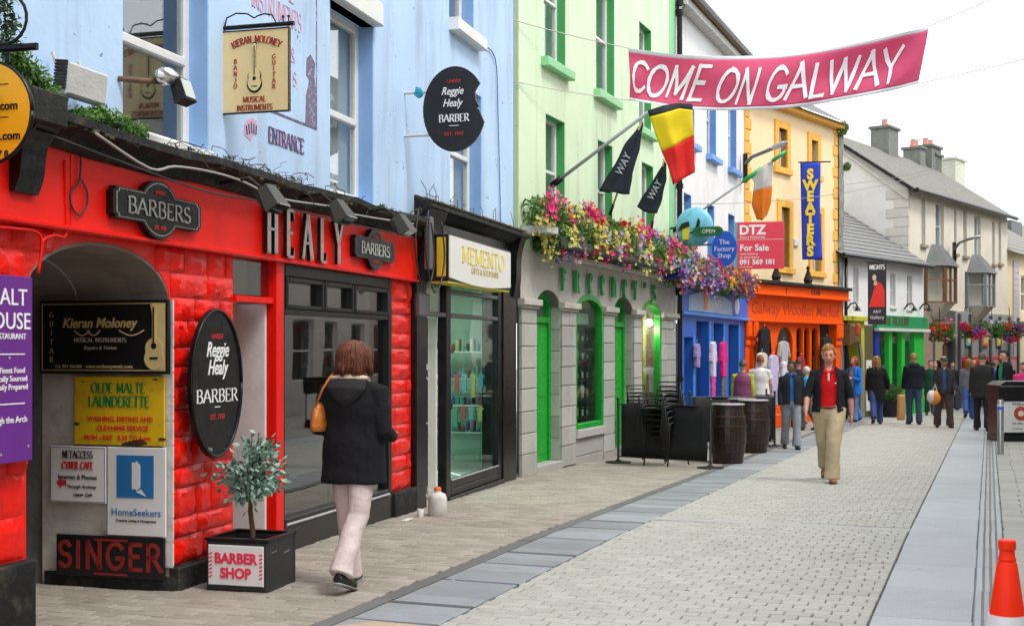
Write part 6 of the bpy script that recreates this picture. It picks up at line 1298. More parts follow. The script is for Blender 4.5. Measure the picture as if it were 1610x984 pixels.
# ================================================================== YELLOW HOUSE WITH THE ORANGE SHOP
M_PEACH = mat('pale_orange_wall', (.88,.68,.40), .8, .05, 1.5, .12, 25, col2=(.7,.5,.28), c2scale=2.5, c2amt=.3, streak=.3); M_YTR = mat('deep_yellow_trim', (.86,.45,.07), .7, .1, 8, .1, 20)
oE = FO.u(1316)
yh = FO.root('yellow_house', 'pale orange house with deep yellow window surrounds above the orange woollen shop', 'house')
OW = [(FO.u(1217), FO.u(1241), FO.z(1230, 274), FO.z(1217, 187)), (FO.u(1269), FO.u(1289), FO.z(1276, 283), FO.z(1269, 207)), (FO.u(1221), FO.u(1245), FO.z(1232, 430), FO.z(1221, 312)), (FO.u(1271), FO.u(1294), FO.z(1282, 436), FO.z(1271, 322))]
OI = []
for (a, b, c, d) in OW:
    OI.append((a+.22, b-.2, c+.16, d-.2))
w = wall_mb(0, oE, 2.7, 8.0, OI, 0, .18); w.quad((oE, 0, 2.7), (oE, 9, 2.7), (oE, 9, 8), (oE, 0, 8)); w.quad((0, 0, 2.7), (0, 0, 8), (0, 9, 8), (0, 9, 2.7)); w.build('wall', M_PEACH, yh)
for (a, b, c, d), (p, q, r_, s_) in zip(OW, OI):
    parts('window_surround', M_YTR, yh, [((a, -.05, r_), (p, .18, d)), ((q, -.05, r_), (b, .18, d)), ((p, -.05, s_), (q, .18, d)), ((a-.06, -.09, c), (b+.06, .18, r_))], True); sash(yh, p, q, r_, s_, .14, (.5,), (.5,), fw=.05, behind=M_CURT, bd=.1)
for k in range(17):
    z_ = 2.9+k*.3
    for (a, b) in ((.0, .26 if k % 2 else .36), (oE-(.2 if k % 2 else .30), oE)): MB().bbox((a, -.03, z_), (b, .0, z_+.28), .015).build('quoin', M_YTR, yh)
MB().bbox((-.05, -.22, 7.86), (oE+.05, .0, 8.02)).build('eaves_board', M_YTR, yh)
rf = MB(); rf.quad((-.1, -.35, 7.98), (oE+.05, -.35, 7.98), (oE+.05, 4.5, 11.0), (-.1, 4.5, 11.0)); rf.quad((-.1, 9.3, 7.98), (-.1, 4.5, 11), (oE+.05, 4.5, 11), (oE+.05, 9.3, 7.98)); rf.build('roof', M_SLATE, yh)
gb = MB(); gb.v = [Vector((oE, y, z)) for y, z in ((0, 7.9), (9, 7.9), (4.5, 10.9))]; gb.f = [(0, 1, 2)]; gb.build('gable', M_PEACH, yh)
MB().bbox((FO.u(1246), -.06, FO.z(1250, 387)), (FO.u(1254), 0, FO.z(1250, 376))).build('alarm_box', M_SWH, yh)
pw = FO.root('party_wall', 'rough grey stone end wall rising between the yellow house and the low white house', 'wall', oE+.02)
pmb = MB(); nz = 22
for j in range(nz+1):
    z_ = 2.5+(7.75-2.5)*j/nz
    for (x_, y_) in ((0, -.05), (.18, -.06), (.36, -.05), (.36, .6)): pmb.v.append(Vector((x_+(.03*noise.noise(Vector((z_*3, x_, 1))) if y_ < 0 else 0), y_+.05*noise.noise(Vector((z_*2.5, x_*4, 2))), z_)))
for j in range(nz):
    for k in range(3): a = j*4+k; pmb.f.append((a, a+1, a+5, a+4))
pmb.f.append((nz*4, nz*4+1, nz*4+2, nz*4+3)); pmb.build('rubble_face', mat('rubble_stone', (.30,.29,.26), .9, .35, 5, 1, 9, col2=(.07,.08,.05), c2scale=6, c2amt=.9), pw)
MB().box((.0, -.05, -1), (.30, .5, 2.5)).build('lower_pier', mat('grey_render', (.35,.35,.34), .8), pw); MB().tube([(.34, -.12, -.4), (.34, -.12, 4.35)], .05, 8).build('downpipe', M_BLK, pw, True)
ivy(FO, 'roof_weed', 'round green tuft growing from the top of the rough stone end wall', [(oE+.1, -.1, 7.85), (oE+.2, -.1, 7.95)], 260, .045, (.22, .15, .18), mats=(M_LEAF2, M_LEAF))
ivy(FO, 'roof_weed', 'small tuft growing lower on the rough stone end wall', [(oE+.45, -.1, 6.85)], 160, .04, (.15, .1, .12), mats=(M_LEAF2, M_LEAF))
# orange shop
os_ = FO.root('orange_shopfront', 'vivid orange shopfront with arched glazing bars and a long lettered fascia', 'shopfront')
M_ORG = mat('orange_gloss_paint', (.92,.10,.004), .5, .07, 3, .1, 15, spec=.12); M_ORD = mat('dark_orange_letters', (.50,.035,.004), .5)
s0, s1 = FO.u(1177, -.2), oE+.05
zb = [FO.z(1250, y, -.15) for y in (640, 504, 470, 466, 450)]
zA, zB, zC_ = FO.z(1180, 504, -.15), FO.z(1250, 468, -.15), FO.z(1200, 446, -.25)
MB().bbox((s0, -.14, zA), (s1, .0, zB)).build('fascia', M_ORG, os_); MB().bbox((s0-.05, -.30, zB), (s1+.08, .0, zC_)).build('cornice', M_ORG, os_)
MB().bbox((s0-.05, -.34, zB), (s1+.12, -.29, zB+.05)).build('cornice_moulding', M_ORG, os_); MB().bbox((s0, -.19, zA-.02), (s1, -.13, zA+.05)).build('fascia_moulding', M_ORG, os_)
MB().bbox((s0-.05, -.4, zC_), (s1+.1, .02, zC_+.09)).build('lead_flashing', M_BLKM, os_)
for k in range(2): 
    u_ = s0+(1.35 if k == 0 else 3.3); q = MB(); q.lathe([(.16, 0), (.10, .08), (.13, .14), (.03, .42), (.06, .46), (.0, .55)], 8, (u_, -.3, zC_+.05)); q.build('finial', M_BLKM, os_)
sg = (s0+s1)/2
nibs(os_, 'LOGAN', FO.u(1282, -.3), zB+.1, .13, M_BLACKL, y=-.302, squeeze=1.1, thick=.2)
for px in (1190, 1236): MB().box((FO.u(px, -.3), -.31, zB+.05), (FO.u(px, -.3)+.03, -.298, zC_-.05)).build('division', M_BLACKL, os_)
tm = text_mb('Galway Woollen Market', .38, shear=.15, bold=.006, squeeze=1.0); xs = [v.x for v in tm.v]; k_ = (s1-s0-.5)/(max(xs)-min(xs)); MB().add(tm, T(sg, -.143, zA+.2, 0, 0, 0, (k_, 1, 1.1))).build('lettering', M_ORD, os_)
for (a, b) in ((s0, s0+.22), (s0+.40, s0+.58), (s1-.42, s1-.05)):
    MB().bbox((a, -.12, -.8), (b, .1, zA)).build('pilaster', M_ORG, os_)
    MB().bbox((a-.03, -.2, zA-.42), (b+.03, -.1, zA-.02), .04).build('bracket', M_ORG, os_); MB().bbox((a-.02, -.16, zA-.62), (b+.02, -.1, zA-.5), .02).build('bracket_base', M_ORG, os_)
# glazed screen: arched bays
bays = [(FO.u(1194), FO.u(1210)), (FO.u(1221), FO.u(1245)), (FO.u(1251), FO.u(1261)), (FO.u(1263), FO.u(1272)), (FO.u(1275), FO.u(1285))]
ho = [(a, b, -.8 if i == 0 else .2, zA-.12, (b-a)/2*.9) for i, (a, b) in enumerate(bays)]
ho = [h for h in ho]
wall_mb(s0+.6, FO.u(1288), -.8, zA, ho, -.02, .10).build('glazing_screen', M_ORG, os_)
for i, h in enumerate(ho[1:]): MB().box((h[0], .04, h[2]), (h[1], .045, h[3])).build('pane', M_GL, os_)
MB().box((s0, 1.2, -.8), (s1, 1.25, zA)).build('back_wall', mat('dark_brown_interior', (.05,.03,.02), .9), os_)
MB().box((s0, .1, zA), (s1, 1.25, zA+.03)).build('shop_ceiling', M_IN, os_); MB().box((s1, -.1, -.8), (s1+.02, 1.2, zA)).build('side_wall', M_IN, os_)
garment(FO, FO.u(1232, -.12), -.12, FO.z(1232, 536, -.12), 'pale grey t-shirt hung in the arched bay of the orange shop', (.45,.45,.46), .3, .72)
garment(FO, FO.u(1202, -.3), -.3, FO.z(1202, 515, -.3), 'long black coat hung inside the orange doorway', (.02,.02,.025), .3, 1.1)
garment(FO, FO.u(1198, -.5), -.5, FO.z(1198, 554, -.5), 'cream knitted jumper on the outside rack of the orange shop', (.7,.66,.55), .28, .9)
garment(FO, FO.u(1216, -.6), -.6, FO.z(1216, 558, -.6), 'long lilac dress hanging outside the orange shop', (.62,.55,.78), .26, 1.25, .2)
garment(FO, FO.u(1235, -.6), -.6, FO.z(1235, 568, -.6), 'white patterned dress hanging beside the lilac dress', (.68,.70,.74), .26, 1.1, .2)
garment(FO, FO.u(1300, -.25), -.25, FO.z(1300, 530, -.25), 'dark woollen poncho spread on the right bay of the orange shop', (.03,.03,.035), .34, .9, .5)
garment(FO, FO.u(1262, -.1), -.05, FO.z(1262, 560, -.05), 'red jumper behind the slim bays of the orange shop', (.35,.03,.04), .22, .6)
rl = FO.root('clothes_rail', 'low metal clothes rail outside the orange shop', 'rail', FO.u(1195, -.6), -.6, G(32)); 
MB().tube([(0, 0, 0), (0, 0, 1.5), (1.5, 0, 1.5), (1.5, 0, 0)], .015, 6).build('frame', M_CHROME, rl); MB().bbox((.0, -.2, .0), (1.5, .2, .35), .03).build('orange_crate', M_ORG, rl)
# shop sign boards: For Sale
Zd = 27.6; r = thing('for_sale_board', 'coral red for sale board with white lettering and a teal edge', 'sign', at(1196, 386, Zd), FR.rot-PI/2+.05)
sw, sh_ = 72/F*Zd, 74/F*Zd; board(r, sw, sh_, mat('coral_red', (.80,.05,.09), .45, .05), .03)
MB().box((-sw/2-.06, -.02, -sh_/2), (-sw/2, .02, sh_/2)).build('post', mat('teal_post', (.10,.45,.42), .5), r)
MB().add(text_mb('DTZ', .28, align='LEFT', bold=.010), T(-sw*.46, -.032, sh_*.24)).build('lettering', M_WHL, r)
for s, z, sz, bo in (('Sherry FitzGerald', .15, .075, 0), ('For Sale', -.11, .19, .004), ('retail building', -.2, .07, 0), ('no disturbance', -.27, .07, 0), ('091 569 181', -.40, .15, .005), ('www.dtz.ie', -.47, .06, 0)): MB().add(text_mb(s, sz, align='LEFT', bold=bo), T(-sw*.45, -.032, sh_*z)).build('lettering', M_WHL, r)
MB().box((-sw/2, -.034, sh_*.12), (sw/2, -.031, sh_*.127)).build('line', M_WHL, r)
# vertical sweaters banner
Zs_ = 33.0; tpc = at(1274, 256, Zs_); r = thing('vertical_banner', 'tall narrow blue banner with yellow letters running down it', 'banner', tpc, FR.rot-PI/2+.03)
bw_, bh_ = 31/F*Zs_, 152/F*Zs_; mb = MB(); nv = 30
for j in range(nv+1):
    for i in range(7): x_ = (i/6-.5)*bw_*(1-.12*math.sin(PI*j/nv)**2*(i > 3)); mb.v.append(Vector((x_+.05*(j/nv), .03*math.sin(j*.45+i*.6), -bh_*j/nv)))
for j in range(nv):
    for i in range(6): a = j*7+i; mb.f.append((a, a+7, a+8, a+1))
ob = mb.build('cloth', mat('banner_blue', (.010,.045,.48), .7, .08), r, True); md = ob.modifiers.new('thickness', 'SOLIDIFY'); md.thickness = .004
for k, c in enumerate('SWEATERS'): tmb = text_mb(c, .355, bold=.020, squeeze=.95); MB().add(tmb, T(.0, -.05, -.42-k*.285)).build('letter', mat('banner_yellow', (.85,.60,.02), .6), r)
MB().tube([(-bw_*.6, 0, .02), (bw_*1.0, 0.1, .02)], .018, 6).build('rod', M_BLK, r); MB().tube([(bw_*.2, 0, -bh_), (bw_*.6, .1, -bh_)], .015, 6).build('lower_rod', M_BLK, r)
# street lamps on brackets
def bracket_lamp(lab, base, pts, hl, dirv):
    r = thing('street_lamp', lab, 'lamp', base, 0, 'grey street lamps on curved wall arms'); P = [Vector(p)-Vector(base) for p in pts]
    MB().tube(P, .045, 8).build('arm', mat('lamp_grey', (.16,.17,.17), .5), r, True); MB().box((-.05, -.02, -.45), (.05, .1, .25)).build('wall_bracket', M_BLK, r)
    e = P[-1]; d = (P[-1]-P[-2]).normalized(); h = MB(); h.tube([e-d*.05, e+d*.15, e+d*.5, e+d*.7], [.05, .11, .10, .02], 12, flat=.55, side=d.cross(Vector((0, 0, 1)))); h.build('head', mat('lamp_head_grey', (.45,.46,.46), .4), r, True); return r
bracket_lamp('grey street lamp on a curved arm at the corner of the yellow house', at(1172, 258, 31), [at(1172, 258, 31), at(1182, 247, 30.6), at(1200, 240, 30), at(1216, 233, 29.5)], 0, 0)
bracket_lamp('grey street lamp on an arm over the long cream house bays', at(1501, 392, 45), [at(1501, 392, 45), at(1508, 382, 44.5), at(1520, 377, 43.5), at(1532, 374, 42.5)], 0, 0)
# ================================================================== LOW WHITE HOUSE, LIME AND GREEN SHOPS
lw = FH.root('low_white_house', 'low white painted house with a grey slate roof against the cream gable', 'house'); hE = FH.u(1452)-.0
ze_ = 4.40; LW = []
for a, b, t_, bo in ((1342, 1350, 420, 478), (1400, 1408, 430, 482), (1426, 1434, 433, 485)): LW.append((FH.u(a), FH.u(b), FH.z(a, bo), FH.z(a, t_)))
w = wall_mb(0, hE, 2.2, ze_, LW+[], 0, .15); w.quad((hE, 0, -1), (hE, 3.4, -1), (hE, 3.4, ze_), (hE, 0, ze_)); w.build('wall', M_WH, lw)
ry, rz_ = 3.1, 6.5
rf = MB(); nu_, nv_ = 18, 14
for j in range(nv_): 
    y0_, y1_ = -.25+(ry+.25)*j/nv_, -.25+(ry+.25)*(j+1)/nv_+.03; z0_, z1_ = ze_-.08+(rz_-ze_+.08)*j/nv_, ze_-.08+(rz_-ze_+.08)*(j+1)/nv_
    rf.box((-.3, 0, 0), (hE+.1, math.hypot(y1_-y0_, z1_-z0_), .015), T(0, y0_, z0_+.01, math.atan2(z1_-z0_, y1_-y0_)-.02))
rf.build('roof', mat('grey_roof_slates', (.20,.20,.20), .75, .3, 9, .5, 25, col2=(.30,.30,.27), c2scale=7, c2amt=.7), lw)
MB().quad((-.3, -.24, ze_-.10), (hE+.1, -.24, ze_-.10), (hE+.1, ry, rz_-.02), (-.3, ry, rz_-.02)).build('roof_underside', M_BLK, lw)
gb = MB(); gb.v = [Vector((hE, y, z)) for y, z in ((0, ze_-.1), (ry, ze_-.1), (ry, rz_-.1))]; gb.f = [(0, 1, 2)]; gb.build('gable', M_WH, lw)
MB().tube([(-.3, -.30, ze_-.10), (hE+.1, -.30, ze_-.10)], .07, 8).build('gutter', M_BLK, lw)
for q in LW: sash(lw, *q, .1, (.5,), fw=.04, behind=M_IN, bd=.1); MB().bbox((q[0]-.05, -.05, q[2]-.08), (q[1]+.05, .05, q[2])).build('window_sill', M_WHITE, lw)
for k, px in enumerate((1331, 1421, 1445)):
    r = FH.root('swan_neck_lamp', ('small dark swan neck lamp left of the red figure banner', 'small dark swan neck lamp between the two right windows of the low white house', 'small dark swan neck lamp at the right end of the low white house')[k], 'lamp', FH.u(px), -.02, FH.z(px, 486), 'swan neck lamps on the low white house')
    MB().tube([(0, 0, 0), (0, -.1, .15), (0, -.25, .18), (0, -.32, .05)], .025, 6).build('arm', M_BLK, r, True); MB().lathe([(.03, .05), (.1, -.06), (.1, -.08)], 10, (0, -.32, .02)).build('shade', M_BLK, r)
Zv = 35.8; r = thing('portrait_banner', 'black vertical banner with a figure in a red cloak by the white house', 'banner', at(1379, 461, Zv), FR.rot-PI/2)
bw_, bh_ = 28/F*Zv, 98/F*Zv; MB().bbox((-bw_/2, -.02, -bh_/2), (bw_/2, .02, bh_/2)).build('panel', mat('banner_black', (.022,.020,.028), .6), r)
MB().prism([(-bw_*.45, -bh_*.22), (bw_*.42, -bh_*.22), (bw_*.40, bh_*.05), (bw_*.22, bh_*.16), (-bw_*.05, bh_*.19), (-bw_*.18, bh_*.05)], -.025, -.02).build('red_cloak', mat('cloak_red', (.80,.03,.02), .6), r)
MB().prism(ellipse(-bw_*.15, bh_*.25, .055, .085), -.026, -.02).build('pale_face', mat('pale_print', (.65,.5,.45), .6), r); MB().prism([(-bw_*.2, bh_*.13), (bw_*.0, bh_*.13), (-.02, bh_*.2), (-.07, bh_*.2)], -.0255, -.02).build('pale_neck', mat('pale_print', (.65,.5,.45), .6), r)
nibs(r, 'NIGHTS', 0, bh_*.38, .13, M_WHL, y=-.021, thick=.2, thin=.1, squeeze=.75); write(r, 'ART', 0, -bh_*.32, .12, M_WHL, y=-.021); write(r, 'Gallery', 0, -bh_*.41, .13, M_WHL, y=-.021)
MB().tube([(-bw_*.6, 0, bh_/2+.02), (bw_*.8, .1, bh_/2+.02)], .02, 6).build('rod', M_BLK, r)
# lime shop
lm_ = FH.root('lime_shopfront', 'narrow lime green shopfront with a grey stone arch and a red hanging ornament', 'shopfront'); M_LIME = mat('lime_paint', (.50,.48,.03), .6, .15, 4)
l1 = FH.u(1356); zl = FH.z(1330, 499); 
wall_mb(0.02, l1, -1, zl, [(.25, l1-.35, -1, 2.05, 1.1)], -.06, .3).build('wall', M_LIME, lm_); MB().bbox((-.02, -.2, zl-.1), (l1+.05, 0, zl+.04)).build('cornice', M_LIME, lm_)
a_, b_ = .25, l1-.35; cxx, rxx = (a_+b_)/2, (b_-a_)/2; mb = MB(); n = 14
for k in range(n):
    t0_, t1_ = PI*k/n, PI*(k+1)/n; vs_ = []
    for t in (t0_, t1_):
        for s_ in (1, 1.28): vs_.append((cxx-rxx*s_*math.cos(t), .95+1.1*(1+(s_-1)*.6)*math.sin(t)**.8 if math.sin(t) > 0 else .95))
    MB().prism([vs_[0], vs_[1], vs_[3], vs_[2]], -.12, -.04).build('arch_stone', M_GREYR, lm_)
for s_ in (-1, 1): MB().bbox((cxx+s_*rxx*1.14-.12, -.12, -1), (cxx+s_*rxx*1.14+.12, -.04, .96)).build('arch_jamb', M_GREYR, lm_)
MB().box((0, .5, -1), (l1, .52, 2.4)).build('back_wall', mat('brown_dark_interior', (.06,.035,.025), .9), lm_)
MB().bbox((.1, -.42, 1.75), (.75, -.1, 2.35), .1).build('ornament', mat('bronze_ornament', (.22,.13,.05), .6, .5, 12), lm_); MB().bbox((.28, -.46, 2.05), (.48, -.4, 2.35), .03).build('red_panel', mat('red_panel', (.7,.03,.01), .5), lm_)
# passage strip and green shop
gs = FH.root('green_shopfront', 'green shopfront with bright green door posts and dark lettering under the white house', 'shopfront'); g0, g1 = FH.u(1371), hE
M_GS = mat('shop_green', (.015,.28,.10), .45, .1); M_GSB = mat('bright_shop_green', (.02,.50,.05), .4, .08); zgt, zgb = FH.z(1410, 497), FH.z(1410, 519)
MB().bbox((g0, -.16, zgb), (g1, 0, zgt)).build('fascia', M_GS, gs); MB().bbox((g0-.05, -.24, zgb-.05), (g1, -.1, zgb+.04)).build('cornice', M_WHITED, gs)
nibs(gs, 'THE TREASURE', FH.u(1410, -.16), zgb+.15, .24, mat('bronze_letter', (.10,.07,.03), .5), y=-.162, thick=.22, thin=.1, squeeze=.9)
for (pa, pb, m) in ((1371, 1378, M_NV), (1393, 1398, M_GSB), (1413, 1418, M_GSB), (1433, 1448, M_GSB)): MB().bbox((FH.u(pa), -.1, -1), (FH.u(pb), .05, zgb)).build('door_post', m, gs)
MB().bbox((g0, -.08, -1), (g1, .02, -.05)).build('stall_riser', M_GS, gs); MB().box((g0, .05, -.05), (g1, .06, zgb)).build('shop_pane', M_GL, gs)
MB().box((g0, .9, -1), (g1, .92, zgb)).build('back_wall', mat('grey_interior', (.10,.14,.12), .8, .4, 2), gs)
rnd = random.Random(6)
for k in range(24): MB().bbox((g0+.2+rnd.random()*(g1-g0-.5), .3, .0+rnd.random()*1.9), (g0+.32+rnd.random()*.1+rnd.random()*(g1-g0-.8), .4, .3+rnd.random()*1.9), .02) 
for k in range(20):
    x_, z_ = g0+.2+rnd.random()*(g1-g0-.5), rnd.random()*1.9; MB().bbox((x_, .3, z_), (x_+.16, .4, z_+.2), .02).build('shop_item', rnd.choice(GOODS), gs)
mbp = MB().bbox((l1+.02, -.05, -1), (g0-.02, .1, zl-.2)).build('dark_panel', mat('olive_brown', (.10,.085,.03), .7), gs); MB().bbox((l1+.12, -.08, -.2), (g0-.2, -.05, 1.3)).build('menu_board', M_SWH, gs); MB().bbox((l1+.28, -.09, .1), (g0-.35, -.08, 1.15)).build('red_strip', M_REDL, gs)
r = FH.root('shrub_pot', 'round clipped shrub in a dark pot by the green shop door', 'plant', FH.u(1400, -.6), -.6, G(38)); MB().lathe([(.2, 0), (.26, .5), (.24, .5)], 14).build('pot', M_DKF, r); mb = MB(); leafclump(mb, (0, 0, .72), (.32, .32, .28), 700, .05, rnd); mb.build('crown', M_LEAF, r, kind='stuff')
# ================================================================== LONG CREAM HOUSE
ch = FC.root('long_cream_house', 'long cream rendered two storey house with slate bay windows and chimneys', 'house'); cE = FC.u(1584)
M_CRM = mat('cream_render', (.74,.68,.57), .85, .07, 1.5, .15, 25, col2=(.48,.45,.38), c2scale=2, c2amt=.35, streak=.3); M_CRW = mat('pale_gable_render', (.72,.72,.69), .85, .08, 1.2, .15, 25, col2=(.5,.48,.42), c2scale=1.5, c2amt=.4); M_QUO = mat('quoin_stone', (.60,.58,.52), .85, .12, 6, .3, 20)
zec = 7.0
CWt = []
for a, b in ((1448, 1455), (1471, 1484), (1500, 1504), (1514, 1520), (1532, 1542)): zt = FC.z(a, 307 if a < 1460 else {1471: 317, 1500: 326, 1514: 331, 1532: 339}[a]); CWt.append((FC.u(a), FC.u(b), zt-1.65, zt))
for a, b in ((1560, 1564), (1570, 1574)): zt = FC.z(a, 348); CWt.append((FC.u(a), FC.u(b), zt-1.65, zt))
CB = [(FC.u(1517), FC.u(1524), FC.z(1517, 485), FC.z(1517, 427)), (FC.u(1452.5), FC.u(1457), FC.z(1455, 480), FC.z(1455, 420))]
w = wall_mb(0, cE, 2.9, zec, CWt+CB, 0, .2); w.build('wall', M_CRM, ch)
gr_y, gr_z = 3.0, zec+2.15
gb = MB(); gb.v = [Vector((0, y, z)) for y, z in ((0, -1), (0, zec), (gr_y, gr_z), (6.2, zec), (6.2, -1))]; gb.f = [(0, 4, 3, 2, 1)[::-1]]; gb.build('gable', M_CRW, ch)
def slate_roof(parent, u0, u1, y0, z0, y1, z1, courses, name='roof', m=None):
    rf = MB(); 
    for j in range(courses):
        t0, t1 = j/courses, (j+1)/courses; a = Vector((0, y0+(y1-y0)*t0, z0+(z1-z0)*t0)); b = Vector((0, y0+(y1-y0)*t1, z0+(z1-z0)*t1)); L = (b-a).length
        rf.box((u0, -.02, 0), (u1, L+.01, .018), T(0, a.y, a.z, math.atan2(b.z-a.z, b.y-a.y)-.03))
    return rf.build(name, m or mat('old_slates', (.19,.185,.165), .8, .3, 8, .5, 25, col2=(.26,.26,.18), c2scale=4, c2amt=.6), parent)
slate_roof(ch, -.15, cE+.1, -.3, zec-.14, gr_y, gr_z, 16); rb = MB(); rb.quad((-.15, 6.5, zec-.14), (-.15, gr_y, gr_z+.02), (cE+.1, gr_y, gr_z+.02), (cE+.1, 6.5, zec-.14)); rb.build('roof', M_SLATE, ch)
MB().tube([(-.15, -.34, zec-.16), (cE+.1, -.34, zec-.16)], .08, 8).build('gutter', M_BLK, ch)
MB().prism([(0, 0), (1, 0)], 0, 0) if 0 else None
vg = MB(); vg.tube([(-.16, -.3, zec-.2), (-.16, gr_y, gr_z-.04)], .07, 4); vg.build('verge_board', M_BLKM, ch); MB().tube([(-.10, -.02, zec-.42), (-.10, gr_y-.3, gr_z-.42)], .04, 4).build('verge_pointing', M_QUO, ch)
for k in range(12): z_ = 3.2+k*.31; L = .75 if k % 2 else .48; MB().bbox((-.03, .0, z_), (0, L, z_+.29), .01).build('quoin', M_QUO, ch); MB().bbox((-.03, -.02, z_), (.10, .0, z_+.29), .008).build('quoin', M_QUO, ch)
for i, q in enumerate(CWt+CB):
    sash(ch, *q, .12, (.5,), (.5,) if q[1]-q[0] > .9 else (), fw=.05, behind=M_CURT if i % 3 else M_IN, bd=.1); MB().bbox((q[0]-.08, -.1, q[2]-.11), (q[1]+.08, .1, q[2])).build('window_sill', mat('worn_sill', (.32,.27,.2), .8, .2), ch)
def bay(px0, px1, pyt, pyw0, pyw1, wood, lab):
    y_ = -.55; u0, u1 = FC.u(px0, -.3), FC.u(px1, y_); cx_ = (u0+u1)/2; z0_, z1_, zt_ = FC.z((px0+px1)/2, pyw1, y_), FC.z((px0+px1)/2, pyw0, y_), FC.z((px0+px1)/2, pyt, -.1)
    u0 = cx_-.88; u1 = cx_+.88
    b = MB(); out = [(u0, 0), (u0+.35, y_), (u1-.35, y_), (u1, 0)]
    fr_ = MB()
    def post(p, z0, z1, s_=.05): fr_.box((p[0]-s_, p[1]-s_, z0), (p[0]+s_, p[1]+s_, z1))
    for p in out: post(p, z0_, z1_)
    mid = ((out[1][0]+out[2][0])/2, y_); post(mid, z0_, z1_, .035)
    for zz in (z0_, z0_+(z1_-z0_)*.62, z1_-.04):
        for p, q in zip(out[:-1], out[1:]): fr_.tube([(p[0], p[1], zz+.03), (q[0], q[1], zz+.03)], .035, 4)
    bw = fr_.build('bay_window', wood, ch, label=lab)
    g_ = MB()
    for p, q in zip(out[:-1], out[1:]): g_.quad((p[0], p[1], z0_), (q[0], q[1], z0_), (q[0], q[1], z1_), (p[0], p[1], z1_))
    g_.build('pane', M_GLD, bw)
    rf_ = MB(); top = [(u0+.5, -.02), (u0+.65, -.18), (u1-.65, -.18), (u1-.5, -.02)]; o2 = [(u0-.12, .0), (u0+.3, y_-.14), (u1-.3, y_-.14), (u1+.12, .0)]
    for k in range(3): rf_.quad((*o2[k], z1_), (*o2[k+1], z1_), (*top[k+1], zt_), (*top[k], zt_))
    rf_.quad(*[(*p, zt_) for p in top]); rf_.poly([(*p, z1_) for p in o2][::-1]); rf_.build('bay_roof', M_SLATE, bw); 
    cs = MB(); cs.poly([(*p, z0_) for p in out]); t2 = [(u0+.4, 0), (u0+.55, -.12), (u1-.55, -.12), (u1-.4, 0)]
    for k in range(3): cs.quad((*t2[k], z0_-.55), (*t2[k+1], z0_-.55), (*out[k+1], z0_), (*out[k], z0_))
    cs.poly([(*p, z0_-.55) for p in t2][::-1]); cs.build('bay_base', M_CRM, bw)
    bk = MB(); bk.box((u0+.06, .01, z0_), (u1-.06, .02, z1_)); bk.build('curtain', mat('dim_curtain', (.25,.26,.24), .9, .5, 6), bw)
bay(1470, 1507, 388, 418, 476, mat('brown_window_wood', (.22,.10,.045), .6, .2), 'bay window with brown wooden frame'); bay(1533, 1568, 404, 429, 482, mat('grey_window_wood', (.30,.32,.34), .6, .2), 'bay window with grey frame')
def chimney(u, w_, h_, lab, m, pots=2, cap=True):
    z0_ = gr_z-.5; MB().box((u-w_/2, gr_y-.35, z0_), (u+w_/2, gr_y+.35, gr_z+h_)).build('chimney', m, ch, label=lab)
    o = bpy.data.objects[-1] if 0 else ch.children[-1]
    ct = MB(); ct.bbox((u-w_/2-.07, gr_y-.42, gr_z+h_), (u+w_/2+.07, gr_y+.42, gr_z+h_+.10)); ct.build('chimney_cap', m, ch)
    for k in range(pots): MB().lathe([(.13, 0), (.10, .28), (.12, .30)], 10, (u-w_*.25+k*w_*.5 if pots > 1 else u, gr_y, gr_z+h_+.10)).build('chimney_pot', mat('clay_pot', (.55,.25,.18), .8), ch)
yR = gr_y
for px, w_, h_, m, pots, lab in ((1391, 1.05, .8, mat('dark_chimney_render', (.17,.18,.155), .9, .3, 4, .4, 15), 1, 'dark rendered chimney nearest the gable'), (1459, 1.15, .7, mat('dark_chimney_render', (.17,.18,.155), .9), 2, 'dark rendered chimney in the middle of the ridge'), (1497, 1.3, .55, mat('pale_chimney_render', (.62,.63,.52), .9, .2), 0, 'pale chimney with mossy top')):
    chimney(FC.u(px, yR), w_, h_, lab, m, pots)
chimney(cE-2.2, .6, .45, 'small far chimney', mat('dark_chimney_render', (.17,.18,.155), .9), 2); chimney(cE-.3, .8, .4, 'chimney at the far end of the ridge', mat('dark_chimney_render', (.17,.18,.155), .9), 2)
# shopfronts under the cream house
gsf = FC.root('grey_stone_shopfront', 'grey stone and timber shopfront under the brown bay window', 'shopfront'); q0 = FC.u(1462)
MB().bbox((0, -.1, -1.2), (q0, .1, 2.9)).build('pier', mat('pink_brown_stone', (.35,.24,.19), .8, .2), gsf); 
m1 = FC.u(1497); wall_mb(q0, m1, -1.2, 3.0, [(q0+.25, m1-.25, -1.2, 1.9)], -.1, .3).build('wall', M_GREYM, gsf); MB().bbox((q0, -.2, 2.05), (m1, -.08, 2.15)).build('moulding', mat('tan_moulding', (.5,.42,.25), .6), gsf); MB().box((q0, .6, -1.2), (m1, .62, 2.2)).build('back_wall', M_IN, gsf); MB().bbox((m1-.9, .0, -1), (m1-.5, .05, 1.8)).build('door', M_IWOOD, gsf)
rsf = FC.root('red_panel_shopfront', 'grey timber shopfront with bright red window panels under the far bay', 'shopfront'); M_RP = mat('bright_red_panel', (.62,.015,.02), .5)
MB().bbox((m1+.02, -.12, -1.3), (cE+.3, .1, 3.0)).build('wall', mat('pale_grey_timber', (.36,.36,.35), .6, .2), rsf)
for k in range(7): x_ = m1+.3+k*1.25; MB().bbox((x_-.08, -.22, -1.3), (x_+.08, -.12, 2.9)).build('pilaster', M_GREYM, rsf)
